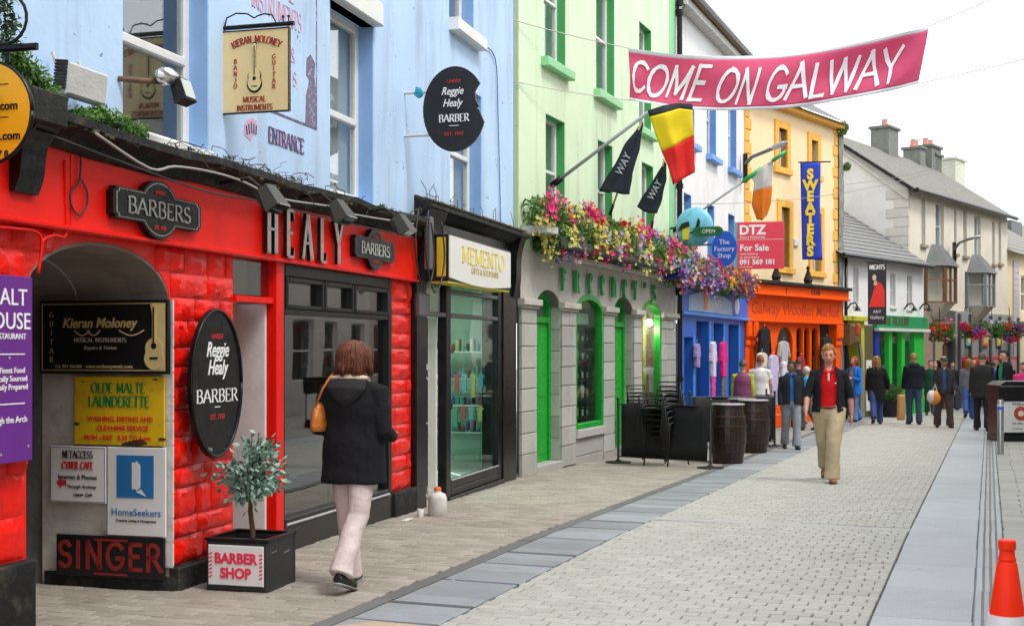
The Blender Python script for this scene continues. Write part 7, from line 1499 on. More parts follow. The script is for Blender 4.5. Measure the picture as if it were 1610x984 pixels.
for k in range(6): x_ = m1+.45+k*1.25; MB().bbox((x_, -.16, -.2), (x_+.95, -.11, 1.35)).build('red_panel', M_RP, rsf); MB().box((x_+.15, -.17, .1), (x_+.8, -.16, 1.2)).build('pane', M_GL, rsf)
for k, c in enumerate(((.2,.5,.6), (.7,.1,.05), (.5,.4,.1))): MB().bbox((m1+1.0+k*1.9, -.2, 1.75), (m1+1.8+k*1.9, -.16, 2.6)).build('poster', mat('poster_%d' % k, c, .5, .4, 8), rsf); MB().bbox((m1+1.15+k*1.9, -.205, 1.85), (m1+1.65+k*1.9, -.2, 2.15)).build('poster_patch', M_YEL, rsf)
for px, py, Zb_, pal, lab, gfol in ((1478, 518, 42, [('red_petals', 1), ('pink_petals', .6)], 'leafy green hanging basket with a few red blooms under the brown bay', 5.5), (1526, 516, 45, [('magenta_petals', 1.2), ('red_petals', 1.4), ('violet_petals', 1)], 'hanging basket of red and magenta flowers under the far bay', 1.0), (1560, 514, 46, [('white_petals', 1), ('lilac_petals', 1)], 'pale leafy hanging basket between two red ones', 3.5), (1588, 516, 45, [('red_petals', 2), ('violet_petals', 1.5), ('magenta_petals', 2), ('orange_petals', .6)], 'widest hanging basket of red, violet and orange flowers at the far end', 1.5)):
    c_ = at(px, py, Zb_); w2 = .36 if px != 1588 else .46
    r = thing('hanging_basket', lab, 'hanging basket', c_+Vector((-w2, 0, 0)), 0, 'hanging flower baskets at the far end of the lane'); MB().lathe([(.05, -.35), (.22, -.25), (.3, 0)], 12, (w2, 0, 0)).build('basket', M_BLKM, r)
    flowers(r, (0, w2*2), .34, -.36, .20, 230, pal, .045, px, gfol*2); MB().tube([(w2, 0, .2), (w2, .1, .75)], .012, 5).build('hook', M_BLK, r)
# ================================================================== FAR YELLOW HOUSE AND WHAT LIES BEYOND
fy = FY.root('far_yellow_house', 'far pale yellow house with a slate roof and lilac quoin strip at the right edge', 'house'); fE = 12
M_FYW = mat('pale_yellow_wall', (.80,.68,.40), .85, .05); zf_ = 5.6
wall_mb(-.2, fE, -1.6, zf_, [(2.2, 3.2, 3.2, 4.7), (5, 6, 3.2, 4.7)], 0, .15).build('wall', M_FYW, fy); slate_roof(fy, -.3, fE, -.3, zf_-.1, 4, zf_+2.6, 10)
gb = MB(); gb.v = [Vector((-.2, y, z)) for y, z in ((0, -1.6), (0, zf_), (4, zf_+2.6), (8, zf_), (8, -1.6))]; gb.f = [(0, 1, 2, 3, 4)]; gb.build('gable', M_FYW, fy)
for q in ((2.2, 3.2, 3.2, 4.7), (5, 6, 3.2, 4.7)): sash(fy, *q, .1, behind=M_IN, bd=.1)
lz = FY.u(1592); 
for k in range(17): MB().bbox((lz, -.06, 1.0+k*.25), (lz+.9, 0, 1.0+k*.25+.24), .01).build('lilac_block', mat('lilac_paint', (.55,.48,.58), .7), fy)
MB().bbox((lz, -.08, -1.6), (lz+1.0, 0, .98)).build('red_base', M_RP, fy)
bb = Frame(24, 62, .75, 1).root('far_slate_house', 'distant grey roofed house with dormer beyond the far yellow house', 'house'); MB().box((0, 0, -2), (30, 8, 6.8)).build('wall', mat('grey_far_wall', (.5,.5,.5), .8), bb); slate_roof(bb, -.3, 30, -.3, 6.7, 4, 9.3, 10); MB().box((3, .5, 6.8), (5, 3.5, 8.2)).build('dormer', M_SLATE, bb); MB().box((0, 3.6, 8.5), (1.2, 4.4, 10.2)).build('chimney', mat('dark_chimney_render', (.17,.18,.155), .9), bb)
eb = Frame(40, 78, 1, -.35).root('end_house', 'distant pale house closing the view at the end of the lane', 'house'); MB().box((-30, 0, -3), (30, 8, 5.2)).build('wall', mat('end_wall', (.6,.57,.5), .8, .2, 1), eb); slate_roof(eb, -30, 30, -.3, 5.1, 4, 7.6, 8)
# ================================================================== STREET FURNITURE
# barrels
def barrel(lab, px, pyb, Z=None):
    p = ground(px, pyb); r = thing('barrel', lab, 'barrel', p+Vector((0, .28, 0)), .3, 'wooden barrel tables by the cafe screens'); H = .90; n = 20
    prof = lambda t: .225+.065*math.sin(PI*t)
    for k in range(n):
        a0, a1 = 2*PI*k/n+.012, 2*PI*(k+1)/n-.012; mb = MB(); L = 8
        for j in range(L+1):
            t = j/L; R_ = prof(t)
            for a in (a0, a1): mb.v.append(Vector((R_*math.cos(a), R_*math.sin(a), H*t)))
        for j in range(L): i = j*2; mb.f.append((i, i+1, i+3, i+2))
        mb.build('stave', mat('dark_barrel_oak', (.020,.010,.007), .36, .45, 14, .3, 40), r, True)
    MB().lathe([(prof(t)-.006, H*t) for t in [k/8 for k in range(9)]], 24).build('core', M_BLK, r, auto=40)
    for t in (.03, .2, .36, .64, .8, .96): MB().lathe([(prof(t-.022)+.004, H*(t-.022)), (prof(t)+.008, H*t), (prof(t+.022)+.004, H*(t+.022))], 24).build('hoop', mat('rust_brown_hoop', (.05,.022,.015), .45, .3, 10, metal=.4), r, auto=30)
    MB().lathe([(.22, H-.03), (.22, H-.02)], 20).build('lid', M_BLKM, r)
    MB().lathe([(.265, H+.0), (.265, H+.012), (.24, H+.02)], 28).build('table_top', mat('pale_metal_top', (.5,.52,.56), .3, .3, 8, metal=.5), r, auto=40)
    for k in range(3): MB().bbox((-.16+k*.12, -.12+.05*k, H+.02), (-.09+k*.12, -.04+.05*k, H+.03)).build('beer_mat', (GOODS[4], mat('pink_mat', (.7,.3,.3), .6), GOODS[1])[k], r)
    return r
barrel('dark wooden barrel table nearest the camera at the end of the black screen', 1149, 730)
barrel('dark wooden barrel table standing behind the nearer one', 1189, 713)
barrel('third barrel table half hidden between the other two', 1172, 708)
# cafe screens
M_CLOTH = mat('black_screen_cloth', (.010,.010,.012), .8, .15, 8, .2, 50)
def screen(lab, A, B, h=.88):
    A, B = Vector(A), Vector(B); d = B-A; rot = math.atan2(d.y, d.x); L = math.hypot(d.x, d.y); r = thing('cafe_screen', lab, 'windbreak', A, rot, 'black cloth cafe screens'); dz = B.z-A.z
    mb = MB(); n = 16
    for j in range(5):
        for i in range(n+1): mb.v.append(Vector((.06+(L-.12)*i/n, .02*math.sin(i*.9)*math.sin(j), .10+(h-.12)*j/4+dz*i/n)))
    for j in range(4):
        for i in range(n): a = j*(n+1)+i; mb.f.append((a, a+1, a+n+2, a+n+1))
    ob = mb.build('cloth', M_CLOTH, r, True); md = ob.modifiers.new('t', 'SOLIDIFY'); md.thickness = .004
    for x_ in (0, L):
        zz = dz if x_ else 0; q = MB(); q.tube([(x_, 0, zz), (x_, 0, zz+h+.06)], .019, 10); q.ball((x_, 0, zz+h+.07), .026, 8, 6); q.build('post', mat('dark_steel', (.08,.08,.085), .3, .1, metal=.8), r, auto=40); MB().lathe([(.2, 0), (.2, .015), (.05, .03), (.03, .05)], 20, (x_, 0, zz)).build('foot', M_BLKM, r, auto=40)
    MB().tube([(0, 0, h-.02), (L, 0, h-.02+dz)], .012, 8).build('top_rail', mat('dark_steel', (.08,.08,.085), .3), r); MB().tube([(0, 0, .10), (L, 0, .10+dz)], .010, 8).build('bottom_rail', mat('dark_steel', (.08,.08,.085), .3), r); return r
screen('black cloth cafe screen behind the stacked chairs, square to the stone bar', ground(972, 727), ground(1117, 736), .93)
sc2a, sc2b = ground(1084, 703), ground(1218, 702)
screen('farther black cloth cafe screen behind the barrels', sc2a, sc2b, .95)
screen('short black cafe screen running back toward the orange shop', sc2b, ground(1205, 690), .95)
# stacked chairs: bent tube frame, curved slatted back
M_CH = mat('black_chair_metal', (.016,.016,.018), .35, .2, metal=.3)
def chair(lab, loc, rot, grp):
    r = thing('stacking_chair', lab, 'chair', loc, rot, grp)
    s = .22
    q = MB()
    MB().bbox((-.20, -.20, .43), (.20, .20, .452), .01).build('seat', M_CH, r)
    for sx in (-1, 1):
        MB().tube([(sx*s, -.24, 0), (sx*s, -.20, .43), (sx*s, -.19, .64), (sx*s, -.05, .665), (sx*s, .18, .66)], .012, 6).build('leg', M_CH, r, True)
        MB().tube([(sx*s, .30, 0), (sx*s, .20, .43), (sx*s*.98, .25, .66), (sx*s*.9, .29, .83)], .012, 6).build('leg', M_CH, r, True)
    for k, z_ in enumerate((.56, .63, .70, .77, .83)):
        MB().tube([(s*.95*math.cos(PI-PI*t/8), .22+(z_-.45)*.18+.05*math.sin(PI*t/8), z_) for t in range(9)], .013, 6, flat=.6).build('back_slat', M_CH, r, True)
    for k in range(4): MB().box((-.18+k*.1, -.19, .453), (-.14+k*.1, .19, .458)).build('seat_slat', M_CH, r)
    return r
cb = ground(1046, 731); rotc = FG.rot-PI*.62
base_ = chair('lowest black metal chair of the stack in front of the cafe screen', cb, rotc, 'stacked black metal chairs')
ords = ('second', 'third', 'fourth', 'fifth', 'topmost')
back = Matrix.Rotation(rotc, 3, 'Z') @ Vector((0, 1, 0))
for k in range(5):
    c = copy_tree(base_); c.location = cb+Vector((0, 0, .085*(k+1)))-back*.035*(k+1); c['label'] = '%s black metal chair %s the stack in front of the cafe screen' % (ords[k], 'up in' if k < 4 else 'of')
cb2 = ground(1018, 716)
for k in range(3):
    c = copy_tree(base_); c.location = cb2+Vector((0, 0, .1+.12*k)); c.rotation_euler.z = rotc+1.4; c['label'] = ('lowest', 'middle', 'top')[k]+' black chair of the short stack behind the cafe screen near the wall'
# traffic cone
p = Vector((2.335, 6.0, 0)); r = thing('traffic_cone', 'orange traffic cone with a white band at the lower right corner', 'traffic cone', p)
M_CO = mat('cone_orange', (.95,.030,.004), .5, .06, 3, spec=.2, col2=(.6,.03,.01), c2amt=.35, speck=.4); cr = lambda z: .135-.105*(z/.75)
MB().lathe([(cr(.40)+.001, .40), (cr(.64), .64), (.038, .648), (.042, .66), (.036, .672), (.034, .70), (.040, .708), (.040, .745), (.034, .75), (.026, .75)], 32).build('upper_cone', M_CO, r, auto=35)
MB().lathe([(cr(.21)+.006, .21), (cr(.40)+.005, .40)], 32).build('white_band', mat('reflective_white', (.78,.78,.80), .35, .06), r, auto=35); MB().lathe([(.16, .03), (cr(.0)+.01, .05), (cr(.21)+.002, .21)], 32).build('lower_cone', M_CO, r, auto=35); MB().bbox((-.2, -.2, 0), (.2, .2, .035), .02).build('base', M_BLK, r)
# bollard
def bollard(px, pyb, h, lab):
    p = ground(px, pyb); r = thing('bollard', lab, 'bollard', p, 0, 'stainless steel bollards'); MB().lathe([(.055, 0), (.055, h-.02), (.045, h), (.0, h)], 20).build('post', mat('stainless', (.42,.43,.44), .28, .1, 12, metal=.9), r, auto=40); MB().lathe([(.057, h-.17), (.057, h-.12)], 20).build('blue_band', mat('blue_band', (.03,.15,.6), .4), r, auto=40); MB().lathe([(.057, h-.105), (.057, h-.08)], 20).build('white_band', M_SWH, r, auto=40)
bollard(1573, 714, .93, 'stainless steel bollard with a blue band beside the litter bin')
# litter bin at the right edge
p = ground(1572, 694); r = thing('litter_bin', 'black litter bin with a white poster panel at the right edge', 'litter bin', p, 0)
W_ = 1.05; MB().bbox((0, 0, .0), (W_, .7, .12), .02).build('base', M_BLK, r); MB().bbox((.02, .02, .12), (W_-.02, .68, .82), .02).build('body', M_BLK, r); MB().bbox((-.02, -.03, .82), (W_+.02, .73, 1.12), .03).build('hood', M_BLK, r); MB().prism([(0, 1.12), (W_, 1.12), (W_, 1.2), (.12, 1.2)], 0, .7).build('lid', M_BLK, r)
MB().bbox((.04, -.0, .18), (W_-.1, .018, .80), .01).build('poster', M_SWH, r); MB().prism(ellipse(.42, .56, .14, .14), -.006, -.001).build('round_emblem', mat('emblem_red', (.45,.05,.03), .5), r); MB().prism(ellipse(.42, .56, .06, .06), -.009, -.006).build('emblem_centre', mat('emblem_pale', (.8,.7,.55), .5), r)
write(r, 'Welcome', .42, .72, .09, M_BLACKL, y=-.002); write(r, 'to the city', .42, .34, .08, M_BLACKL, y=-.002); write(r, 'Galway City', .42, .24, .07, mat('grey_print', (.3,.3,.32), .6), y=-.002)
o = MB().ball((0, 0, 0), (.13, .12, .2), 12, 8, lambda q, v: v*(1+.2*noise.noise(q*2))); b = thing('dark_bag', 'dark shoulder bag hanging beside the litter bin', 'bag', at(1562, 655, 28.2)); o.build('pouch', M_BLK, b, True); MB().tube([(-.05, 0, .15), (0, 0, .55), (.05, 0, .15)], .012, 6).build('strap', M_BLK, b)
# ================================================================== PEOPLE
def shell_tube(mb, pts, rs, a0, a1, n=22, side=(1, 0, 0)):
    """open sheet wrapped part-way round a path (an unzipped coat)"""
    i0 = len(mb.v); S = Vector(side)
    for p, (rx, ry) in zip(pts, rs):
        for j in range(n+1): t = math.radians(a0+(a1-a0)*j/n); mb.v.append(Vector(p)+S*math.cos(t)*rx+Vector((0, 1, 0))*math.sin(t)*ry)
    for k in range(len(pts)-1):
        for j in range(n): a = i0+k*(n+1)+j; mb.f.append((a, a+1, a+n+2, a+n+1))
SKIN = {'fair': (.62,.33,.24), 'tan': (.42,.22,.14), 'brown': (.22,.11,.07), 'ruddy': (.62,.27,.19)}
HAIRC = {'auburn': (.15,.040,.016), 'blond': (.34,.17,.055), 'black': (.010,.008,.008), 'brown': (.06,.03,.015), 'grey': (.35,.34,.33), 'white': (.65,.62,.58), 'ginger': (.30,.09,.03), 'darkgrey': (.09,.085,.08)}
def person(label, foot, H=1.72, head=None, legs=((10, 5), (-10, 20)), arms=((5, 8, 15), (-5, 8, 15)), skin='fair', hair='brown', style='short', top=(.02,.02,.025), hem=.85, top_w=1.0, sleeve=1.0,
           inner=None, bottom=(.05,.05,.06), leg_w=1.0, shoe=(.02,.015,.012), hood=None, cap=None, detail=1, headturn=0., bulk=1.0, quilt=False, flare=False, skirtlen=None, spread=.0, top2=None, collar=None, gap_=32):
    d = Vector(head if head else (0, -1, 0)); rz = math.atan2(d.x, -d.y)
    r = thing('person', label, 'person', foot, rz); k_ = H/1.72
    sk = mat('skin_'+skin, SKIN[skin], .5, .08, 20, .1, 150, col2=(SKIN[skin][0]*.9, SKIN[skin][1]*.6, SKIN[skin][2]*.55), c2scale=14, c2amt=.4)
    vox = .0075 if detail > 1 else .014
    lo_ = []
    J = []
    for s, (a, b) in zip((1, -1), legs):
        a_, b_ = math.radians(a), math.radians(b); hip = Vector((s*.092, 0, .93)); kn = hip+.44*Vector((s*(.015+spread), -math.sin(a_), -math.cos(a_))); an = kn+.42*Vector((s*spread*.6, -math.sin(a_-b_), -math.cos(a_-b_)))
        pt = math.radians(-(b-a)*.75) if b-a > 12 else 0; pt = max(-1.0, min(0, pt)); toe = an+.155*Vector((s*.12, -math.cos(pt), math.sin(pt)))+Vector((0, 0, -.055)); heel = an+Vector((0, .05*math.cos(pt)+.05*math.sin(pt)*0, -.055)) + Vector((0, 0, -math.sin(pt)*.0))
        J.append((s, hip, kn, an, toe, heel)); lo_.append(min(toe.z, heel.z)-.035)
    dz = -min(lo_); 
    up = lambda v: v+Vector((0, 0, dz))
    A = []
    for s, (f, o, e) in zip((1, -1), arms):
        f_, o_, e_ = map(math.radians, (f, o, e)); sh = Vector((s*.168*bulk, .0, 1.385)); el = sh+.285*Vector((s*math.sin(o_), -math.sin(f_)*math.cos(o_), -math.cos(f_)*math.cos(o_))); wr = el+.25*Vector((s*math.sin(o_*.3)-s*.16*min(1.8, e/60), -math.sin(f_+e_), -math.cos(f_+e_))); A.append((s, sh, el, wr))
    b = MB()
    # body in one surface: head, neck, trunk, arms, hands, legs, feet
    hr = Matrix.Rotation(math.radians(headturn), 4, 'Z'); HC = Vector((0, -.015, 1.615))
    def face(p, q):
        v = Vector(q)
        if p.z < -.1: t = min(1, (-.1-p.z)/.9); v.x *= 1-.30*t; v.y = v.y*(1-.12*t)-(.012*t if p.y < 0 else -.02*t)
        if p.y < 0:
            v.y -= .016*math.exp(-((p.x/.16)**2+((p.z+.12)/.20)**2)); v.y += .007*(math.exp(-(((abs(p.x)-.38)/.2)**2+((p.z-.05)/.12)**2))); v.y -= .005*math.exp(-((p.x/.3)**2+((p.z+.50)/.10)**2)); v.y -= .006*math.exp(-((p.x/.35)**2+((p.z+.85)/.12)**2))
        return v
    hm = MB().ball((0, 0, 0), (.076, .096, .118), 28, 22, face)
    hm.tube([(0, -.088, -.002), (0, -.104, -.022), (0, -.112, -.034), (0, -.096, -.043)], [.007, .010, .014, .008], 8)
    for s in (-1, 1): hm.ball((s*.077, .004, -.008), (.010, .020, .030), 8, 6)
    HM = Matrix.Translation(HC) @ hr; b.add(hm, HM)
    b.tube([(0, .005, 1.42), (0, .0, 1.50), (0, -.008, 1.57)], [(.062, .060), (.052, .052), (.054, .056)], 14, side=(1, 0, 0))
    b.tube([(0, 0, z) for z in (.86, .95, 1.06, 1.2, 1.32, 1.40, 1.45)], [(.14, .10), (.155, .105), (.13, .09), (.15, .10), (.17, .105), (.165, .085), (.08, .06)], 20, side=(1, 0, 0))
    for (s, sh, el, wr) in A:
        b.tube([sh+Vector((-s*.03, 0, 0)), sh, (sh+el)/2, el, (el*2+wr)/3, wr], [.050, .050, .042, .036, .038, .026], 10)
        dr = (wr-el).normalized(); sd = Vector((0, -1, 0)); sd = (sd-dr*sd.dot(dr)).normalized(); nr = dr.cross(sd)
        pc = wr+dr*.045; mm = Matrix(((sd.x, nr.x, dr.x), (sd.y, nr.y, dr.y), (sd.z, nr.z, dr.z))).to_4x4(); mm.translation = pc
        b.add(MB().ball((0, 0, 0), (.038, .016, .052), 12, 8), mm)
        inw = nr*(-s if nr.x > 0 else s)*1.0; inw = nr if (nr.x*s) < 0 else -nr
        for q, (L, o) in enumerate(((.070, .029), (.080, .010), (.075, -.010), (.058, -.028))):
            f0 = pc+dr*.040+sd*o; cu1 = f0+dr*L*.5+inw*.010; cu2 = f0+dr*L*.88+inw*.032; b.tube([f0, f0.lerp(cu1, .5), cu1, cu2], [.0095, .0095, .009, .0075], 7)
        b.tube([pc-dr*.015+sd*.030, pc+dr*.015+sd*.048+inw*.008, pc+dr*.045+sd*.050+inw*.022], [.011, .010, .008], 7)
    for (s, hip, kn, an, toe, heel) in J:
        b.tube([up(hip), up((hip+kn)/2), up(kn), up(kn.lerp(an, .35)), up(an)], [.085, .068, .050, .050, .035], 10); b.tube([up(heel), up((toe+heel)/2+Vector((0, 0, .01))), up(toe)], [.034, .034, .026], 8)
    DZ = dz
    # everything above the hips was laid out at dz = 0: lift it with the legs
    body = MB(); cut = len(b.v); body.v = b.v; body.f = b.f
    upper_n = None
    ob = b.build('body', sk, r, True); n_leg = 2*(5*10+3*8); vs_ = ob.data.vertices
    for i in range(len(vs_)-n_leg): vs_[i].co.z += DZ
    fuse(ob, vox, 3 if detail > 1 else 1)
    lift = Matrix.Translation((0, 0, DZ))
    # trousers or skirt
    cb_ = mat('cloth_b_%02x%02x%02x' % tuple(int(min(255, 400*c)) for c in bottom), bottom, .85, .22, 9, .25, 60)
    t = MB(); t.tube([(0, 0, z) for z in (1.00, .96, .88, .80)], [(.155*bulk, .115), (.168*bulk, .125), (.178*bulk, .13), (.14, .11)], 18, side=(1, 0, 0)); t.v = [v+Vector((0, 0, DZ)) for v in t.v]
    for (s, hip, kn, an, toe, heel) in J:
        e = up(an.lerp(kn, -.02))-Vector((0, 0, .03)); hw = .085 if not flare else .115
        t.tube([up(hip)+Vector((0, 0, .02)), up((hip+kn)/2), up(kn), up(kn.lerp(an, .5)), e], [.105*leg_w, .094*leg_w, .078*leg_w, .074*leg_w, hw*leg_w], 14)
        # fold at the shoe
    if skirtlen: t.tube([(0, 0, .95+DZ), (0, 0, .7+DZ), (0, 0, skirtlen+DZ)], [(.17, .13), (.2, .17), (.24, .21)], 16, side=(1, 0, 0))
    to = t.build('trousers' if not skirtlen else 'skirt', cb_, r, True); fuse(to, .009 if detail > 1 else .014, 3, .022)
    # shoes
    cs_ = mat('shoe_%02x%02x%02x' % tuple(int(min(255, 400*c)) for c in shoe), shoe, .45, .2, 20)
    for (s, hip, kn, an, toe, heel) in J:
        q = MB(); q.tube([up(heel)+Vector((0, .012, -.002)), up(heel*.6+toe*.4)+Vector((0, 0, .012)), up(toe)+Vector((0, 0, .0)), up(toe)+(toe-heel).normalized()*.05], [(.038, .036), (.044, .040), (.046, .032), (.024, .018)], 12, side=(1, 0, 0)); q.tube([up(an)+Vector((0, 0, .03)), up(heel*.7+toe*.3)], [.044, .042], 10)
        so_ = q.build('shoe', cs_, r, True); fuse(so_, .009, 2)
        sl = MB(); dd = (toe-heel); sl.tube([up(heel)+Vector((0, .02, -.030)), up(heel*.5+toe*.5)+Vector((0, 0, -.030)), up(toe)+dd.normalized()*.045+Vector((0, 0, -.026))], [(.040, .009), (.044, .009), (.034, .009)], 12, side=(1, 0, 0)); sl.build('sole', mat('pale_sole', (.30,.34,.32), .6) if detail > 1 and shoe[0] < .05 else M_BLK, so_, True)
    # top
    ct = mat('cloth_t_%02x%02x%02x%d' % (*tuple(int(min(255, 400*c)) for c in top), quilt), top, .35 if quilt else .9, .2, 8, .3, 50, sheen=.1 if max(top) > .1 else 0., spec=.5 if quilt else .2)
    w_ = top_w*bulk
    zs_ = [1.475, 1.445, 1.40, 1.30, 1.15, 1.0]+([hem+.02, hem] if hem < .98 else []); zs_ = [z for z in zs_ if z >= hem]; zs_[-1] = hem
    rad_ = {1.475: (.070, .066), 1.445: (.105, .082), 1.40: (.165, .108), 1.30: (.195, .132), 1.15: (.178, .128), 1.0: (.188, .135)}
    rs_ = [(rad_.get(z, (.20, .148))[0]*w_, rad_.get(z, (.20, .148))[1]*(.5+.5*w_)) for z in zs_]
    tp_ = MB(); an_ = []
    if inner:
        ci = mat('shirt_%02x%02x%02x' % tuple(int(min(255, 255*c)) for c in inner), inner, .85, .1, 8, .25, 60, spec=.2)
        iq = MB(); iq.tube([(0, 0, z) for z in (1.435, 1.42, 1.38, 1.25, 1.1, .98, .93)], [(.075, .062), (.115, .08), (.155, .105), (.165, .12), (.155, .118), (.165, .125), (.165, .125)], 22, side=(1, 0, 0)); iq.v = [v+Vector((0, 0, DZ)) for v in iq.v]; io = iq.build('shirt', ci, r, True); fuse(io, .010, 2, .012)
        co_ = MB()
        for s in (-1, 1): co_.poly([(s*.004, -.102+0, 1.405+DZ), (s*.055, -.088, 1.475+DZ), (s*.066, -.03, 1.50+DZ), (s*.074, -.02, 1.485+DZ), (s*.062, -.112, 1.415+DZ)])
        c__ = co_.build('collar', ci, r); c__.modifiers.new('t', 'SOLIDIFY').thickness = .006
        oj = MB(); shell_tube(oj, [(0, 0, z+DZ) for z in zs_], [(a+.012, b_+.014) for a, b_ in rs_], -90+gap_, 270-gap_, 26); oo = oj.build('jacket', ct, r, True); sd_ = oo.modifiers.new('t', 'SOLIDIFY'); sd_.thickness = .012; dm = oo.modifiers.new('folds', 'DISPLACE'); dm.texture = WR; dm.strength = .02; dm.texture_coords = 'LOCAL'
    else: tp_.tube([(0, 0, z+DZ) for z in zs_], rs_, 24, side=(1, 0, 0))
    for (s, sh, el, wr) in A:
        sh, el, wr = sh+Vector((0, 0, DZ)), el+Vector((0, 0, DZ)), wr+Vector((0, 0, DZ))
        if sleeve >= 1: pts, rr_ = [sh+Vector((-s*.05, 0, .005)), sh+Vector((s*.01, 0, 0)), (sh+el)/2, el, (el+wr)/2, wr+(wr-el)*.02], [.058, .068, .062, .055, .051, .044]
        elif sleeve > .4: pts, rr_ = [sh+Vector((-s*.05, 0, .005)), sh+Vector((s*.01, 0, 0)), (sh+el)/2, el, el.lerp(wr, .18)], [.058, .068, .062, .056, .054]
        else: pts, rr_ = [sh+Vector((-s*.05, 0, .005)), sh+Vector((s*.01, 0, 0)), sh.lerp(el, .6)], [.066, .068, .062]
        (tp_ if not inner else MB()).tube(pts, [x*(.55+.45*w_)*1.05 for x in rr_], 12)
        if inner: so2 = MB().tube(pts, [x*(.55+.45*w_)*1.05 for x in rr_], 12).build('sleeve', ct, r, True); fuse(so2, .009 if detail > 1 else .015, 2, .02)
    if quilt:
        for z in (1.36, 1.28, 1.20, 1.12, 1.04, .96, .88):
            if z > hem: tp_.tube([(0, 0, z+DZ-.025), (0, 0, z+DZ), (0, 0, z+DZ+.025)], [(.18*w_, .12), (.215*w_, .158), (.18*w_, .12)], 20, side=(1, 0, 0))
    if tp_.v: oo = tp_.build('jacket' if not inner else 'quilting', ct, r, True); fuse(oo, .009 if detail > 1 else .015, 2, .03 if detail > 1 else .018)
    if hood:
        hc_ = mat('hood_%02x%02x%02x' % tuple(int(min(255, 255*c)) for c in hood), hood, .9, .15, 20, .4, 60)
        hq = MB(); hq.ball((0, .075, 1.445+DZ), (.13, .065, .075), 16, 10); hq.tube([(.09*math.cos(t), .01+.085*math.sin(t), 1.48+DZ-.02*(math.sin(t) < 0)) for t in [k*PI/8 for k in range(17)]], .026, 8); hh_ = hq.build('hood', hc_, r, True); fuse(hh_, .010, 2)
    # hair
    hc = mat('hair_'+hair, HAIRC[hair], .45, .5, 45, .5, 120, spec=.35, col2=tuple(min(1, c*2.2+.01) for c in HAIRC[hair]), c2scale=18, c2amt=.6); rnd = random.Random(label); hq = MB()
    HB_ = lift @ HM
    if style in ('short', 'curly'):
        amp = .22 if style == 'curly' else .05
        def hf(p, q):
            k = 1.10+amp*noise.noise(p*6)
            if p.y < -.15 and p.z < .55: k = .86
            if p.z < -.30: k = .84
            return Vector((q.x*k, q.y*k, q.z*k))
        hq.add(MB().ball((0, .006, .012), (.078, .100, .118), 26, 20, hf), HB_)
        if style == 'curly' or detail > 1:
            for _ in range(240):
                v = Vector((rnd.gauss(0, 1), rnd.gauss(.25, 1), abs(rnd.gauss(.25, .8)))).normalized()
                if v.y < -.55 and v.z < .62: continue
                c = Vector((v.x*.084, v.y*.106+.006, v.z*.132+.014)); s9 = .008+.009*rnd.random(); hq.add(MB().ball(c*(1+.06*rnd.random()), (s9, s9, s9*.8), 6, 4), HB_)
    elif style in ('bob', 'long'):
        zl = -.125 if style == 'bob' else -.27
        hq.add(MB().ball((0, .012, .015), (.086, .106, .118), 20, 14, lambda p, q: q*(1.04 if not (p.y < -.35 and p.z < .5) else .82)), HB_)
        ncl = 74 if detail > 1 else 22; per = 13 if detail > 1 else 8; wide = style == 'bob'
        for c_ in range(ncl):
            th0 = rnd.uniform(-.20*PI, 1.20*PI); d0 = zl*(.72+.42*rnd.random()); fl = rnd.uniform(-.01, .045) if wide else rnd.uniform(-.01, .02); tw_ = rnd.uniform(-.25, .25); r0 = rnd.uniform(-.004, .012)
            for _ in range(per):
                th = th0+rnd.gauss(0, .07); R1, R2 = (.094 if wide else .088)+r0+.006*rnd.random(), (.112 if wide else .108)+r0+.006*rnd.random(); drop = d0*(.92+.14*rnd.random()); pts = []
                for k in range(8):
                    t = k/7; a = min(1, t*1.6)*PI/2; e_ = max(0, (t-.55)/.45); tt = th+tw_*e_
                    x = math.cos(tt)*(math.sin(a)*R1+(.020*math.sin(t*PI) if wide else 0)+fl*e_*e_); y = math.sin(tt)*(math.sin(a)*R2+.012*math.sin(t*PI)+fl*e_*e_); z = .122*math.cos(a)+(drop*(t-.625)/.375 if t > .625 else 0)
                    pts.append(Vector((x, y+.01, z+.008))+Vector((rnd.gauss(0, .003), rnd.gauss(0, .003), rnd.gauss(0, .002))))
                hq.add(MB().tube(pts, [.004, .0055, .0055, .0055, .005, .0045, .0035, .001], 4), HB_)
    if hq.v: hq.build('hair', hc, r, True)
    if cap:
        cq = MB(); cq.add(MB().ball((0, .0, .055), (.098, .118, .07), 18, 10, lambda p, q: Vector((q.x, q.y, max(q.z, -.02)))), HB_); cq.add(MB().ball((0, -.10, .045), (.07, .05, .010), 14, 6), HB_); cq.build('cap', mat('cap_%02x' % int(255*cap[0]), cap, .85, .2), r, True)
    # face details
    if detail > 0:
        e = MB()
        for s in (-1, 1): e.add(MB().ball((s*.030, -.083, .008), (.015, .008, .009), 10, 7), HB_)
        eo = e.build('eyes', mat('eye_shade', (.17,.11,.09), .3), r, True); ir = MB()  # eyes without whites, the shade of the sockets put into their dark colour
        for s in (-1, 1): ir.add(MB().ball((s*.030, -.0905, .008), (.0075, .002, .0075), 8, 5), HB_)
        ir.build('irises', mat('iris', (.03,.035,.04), .3), eo, True)
        m_ = MB(); m_.add(MB().ball((0, -.092, -.062), (.028, .006, .009), 12, 6), HB_); m_.build('mouth', mat('lips', (.40,.12,.09), .5), r, True)
        br_ = MB()
        for s in (-1, 1): br_.add(MB().tube([(s*.014, -.094, .024), (s*.03, -.095, .029), (s*.047, -.084, .025)], [.005, .006, .003], 5), HB_)
        br_.build('eyebrows', hc, r, True)
    r.scale = (k_, k_, k_); r['dz'] = DZ
    return r
def gp(px, py): p = ground(px, py); return p
fwd = lambda dx, dy: Vector((dx, dy, 0)).normalized()
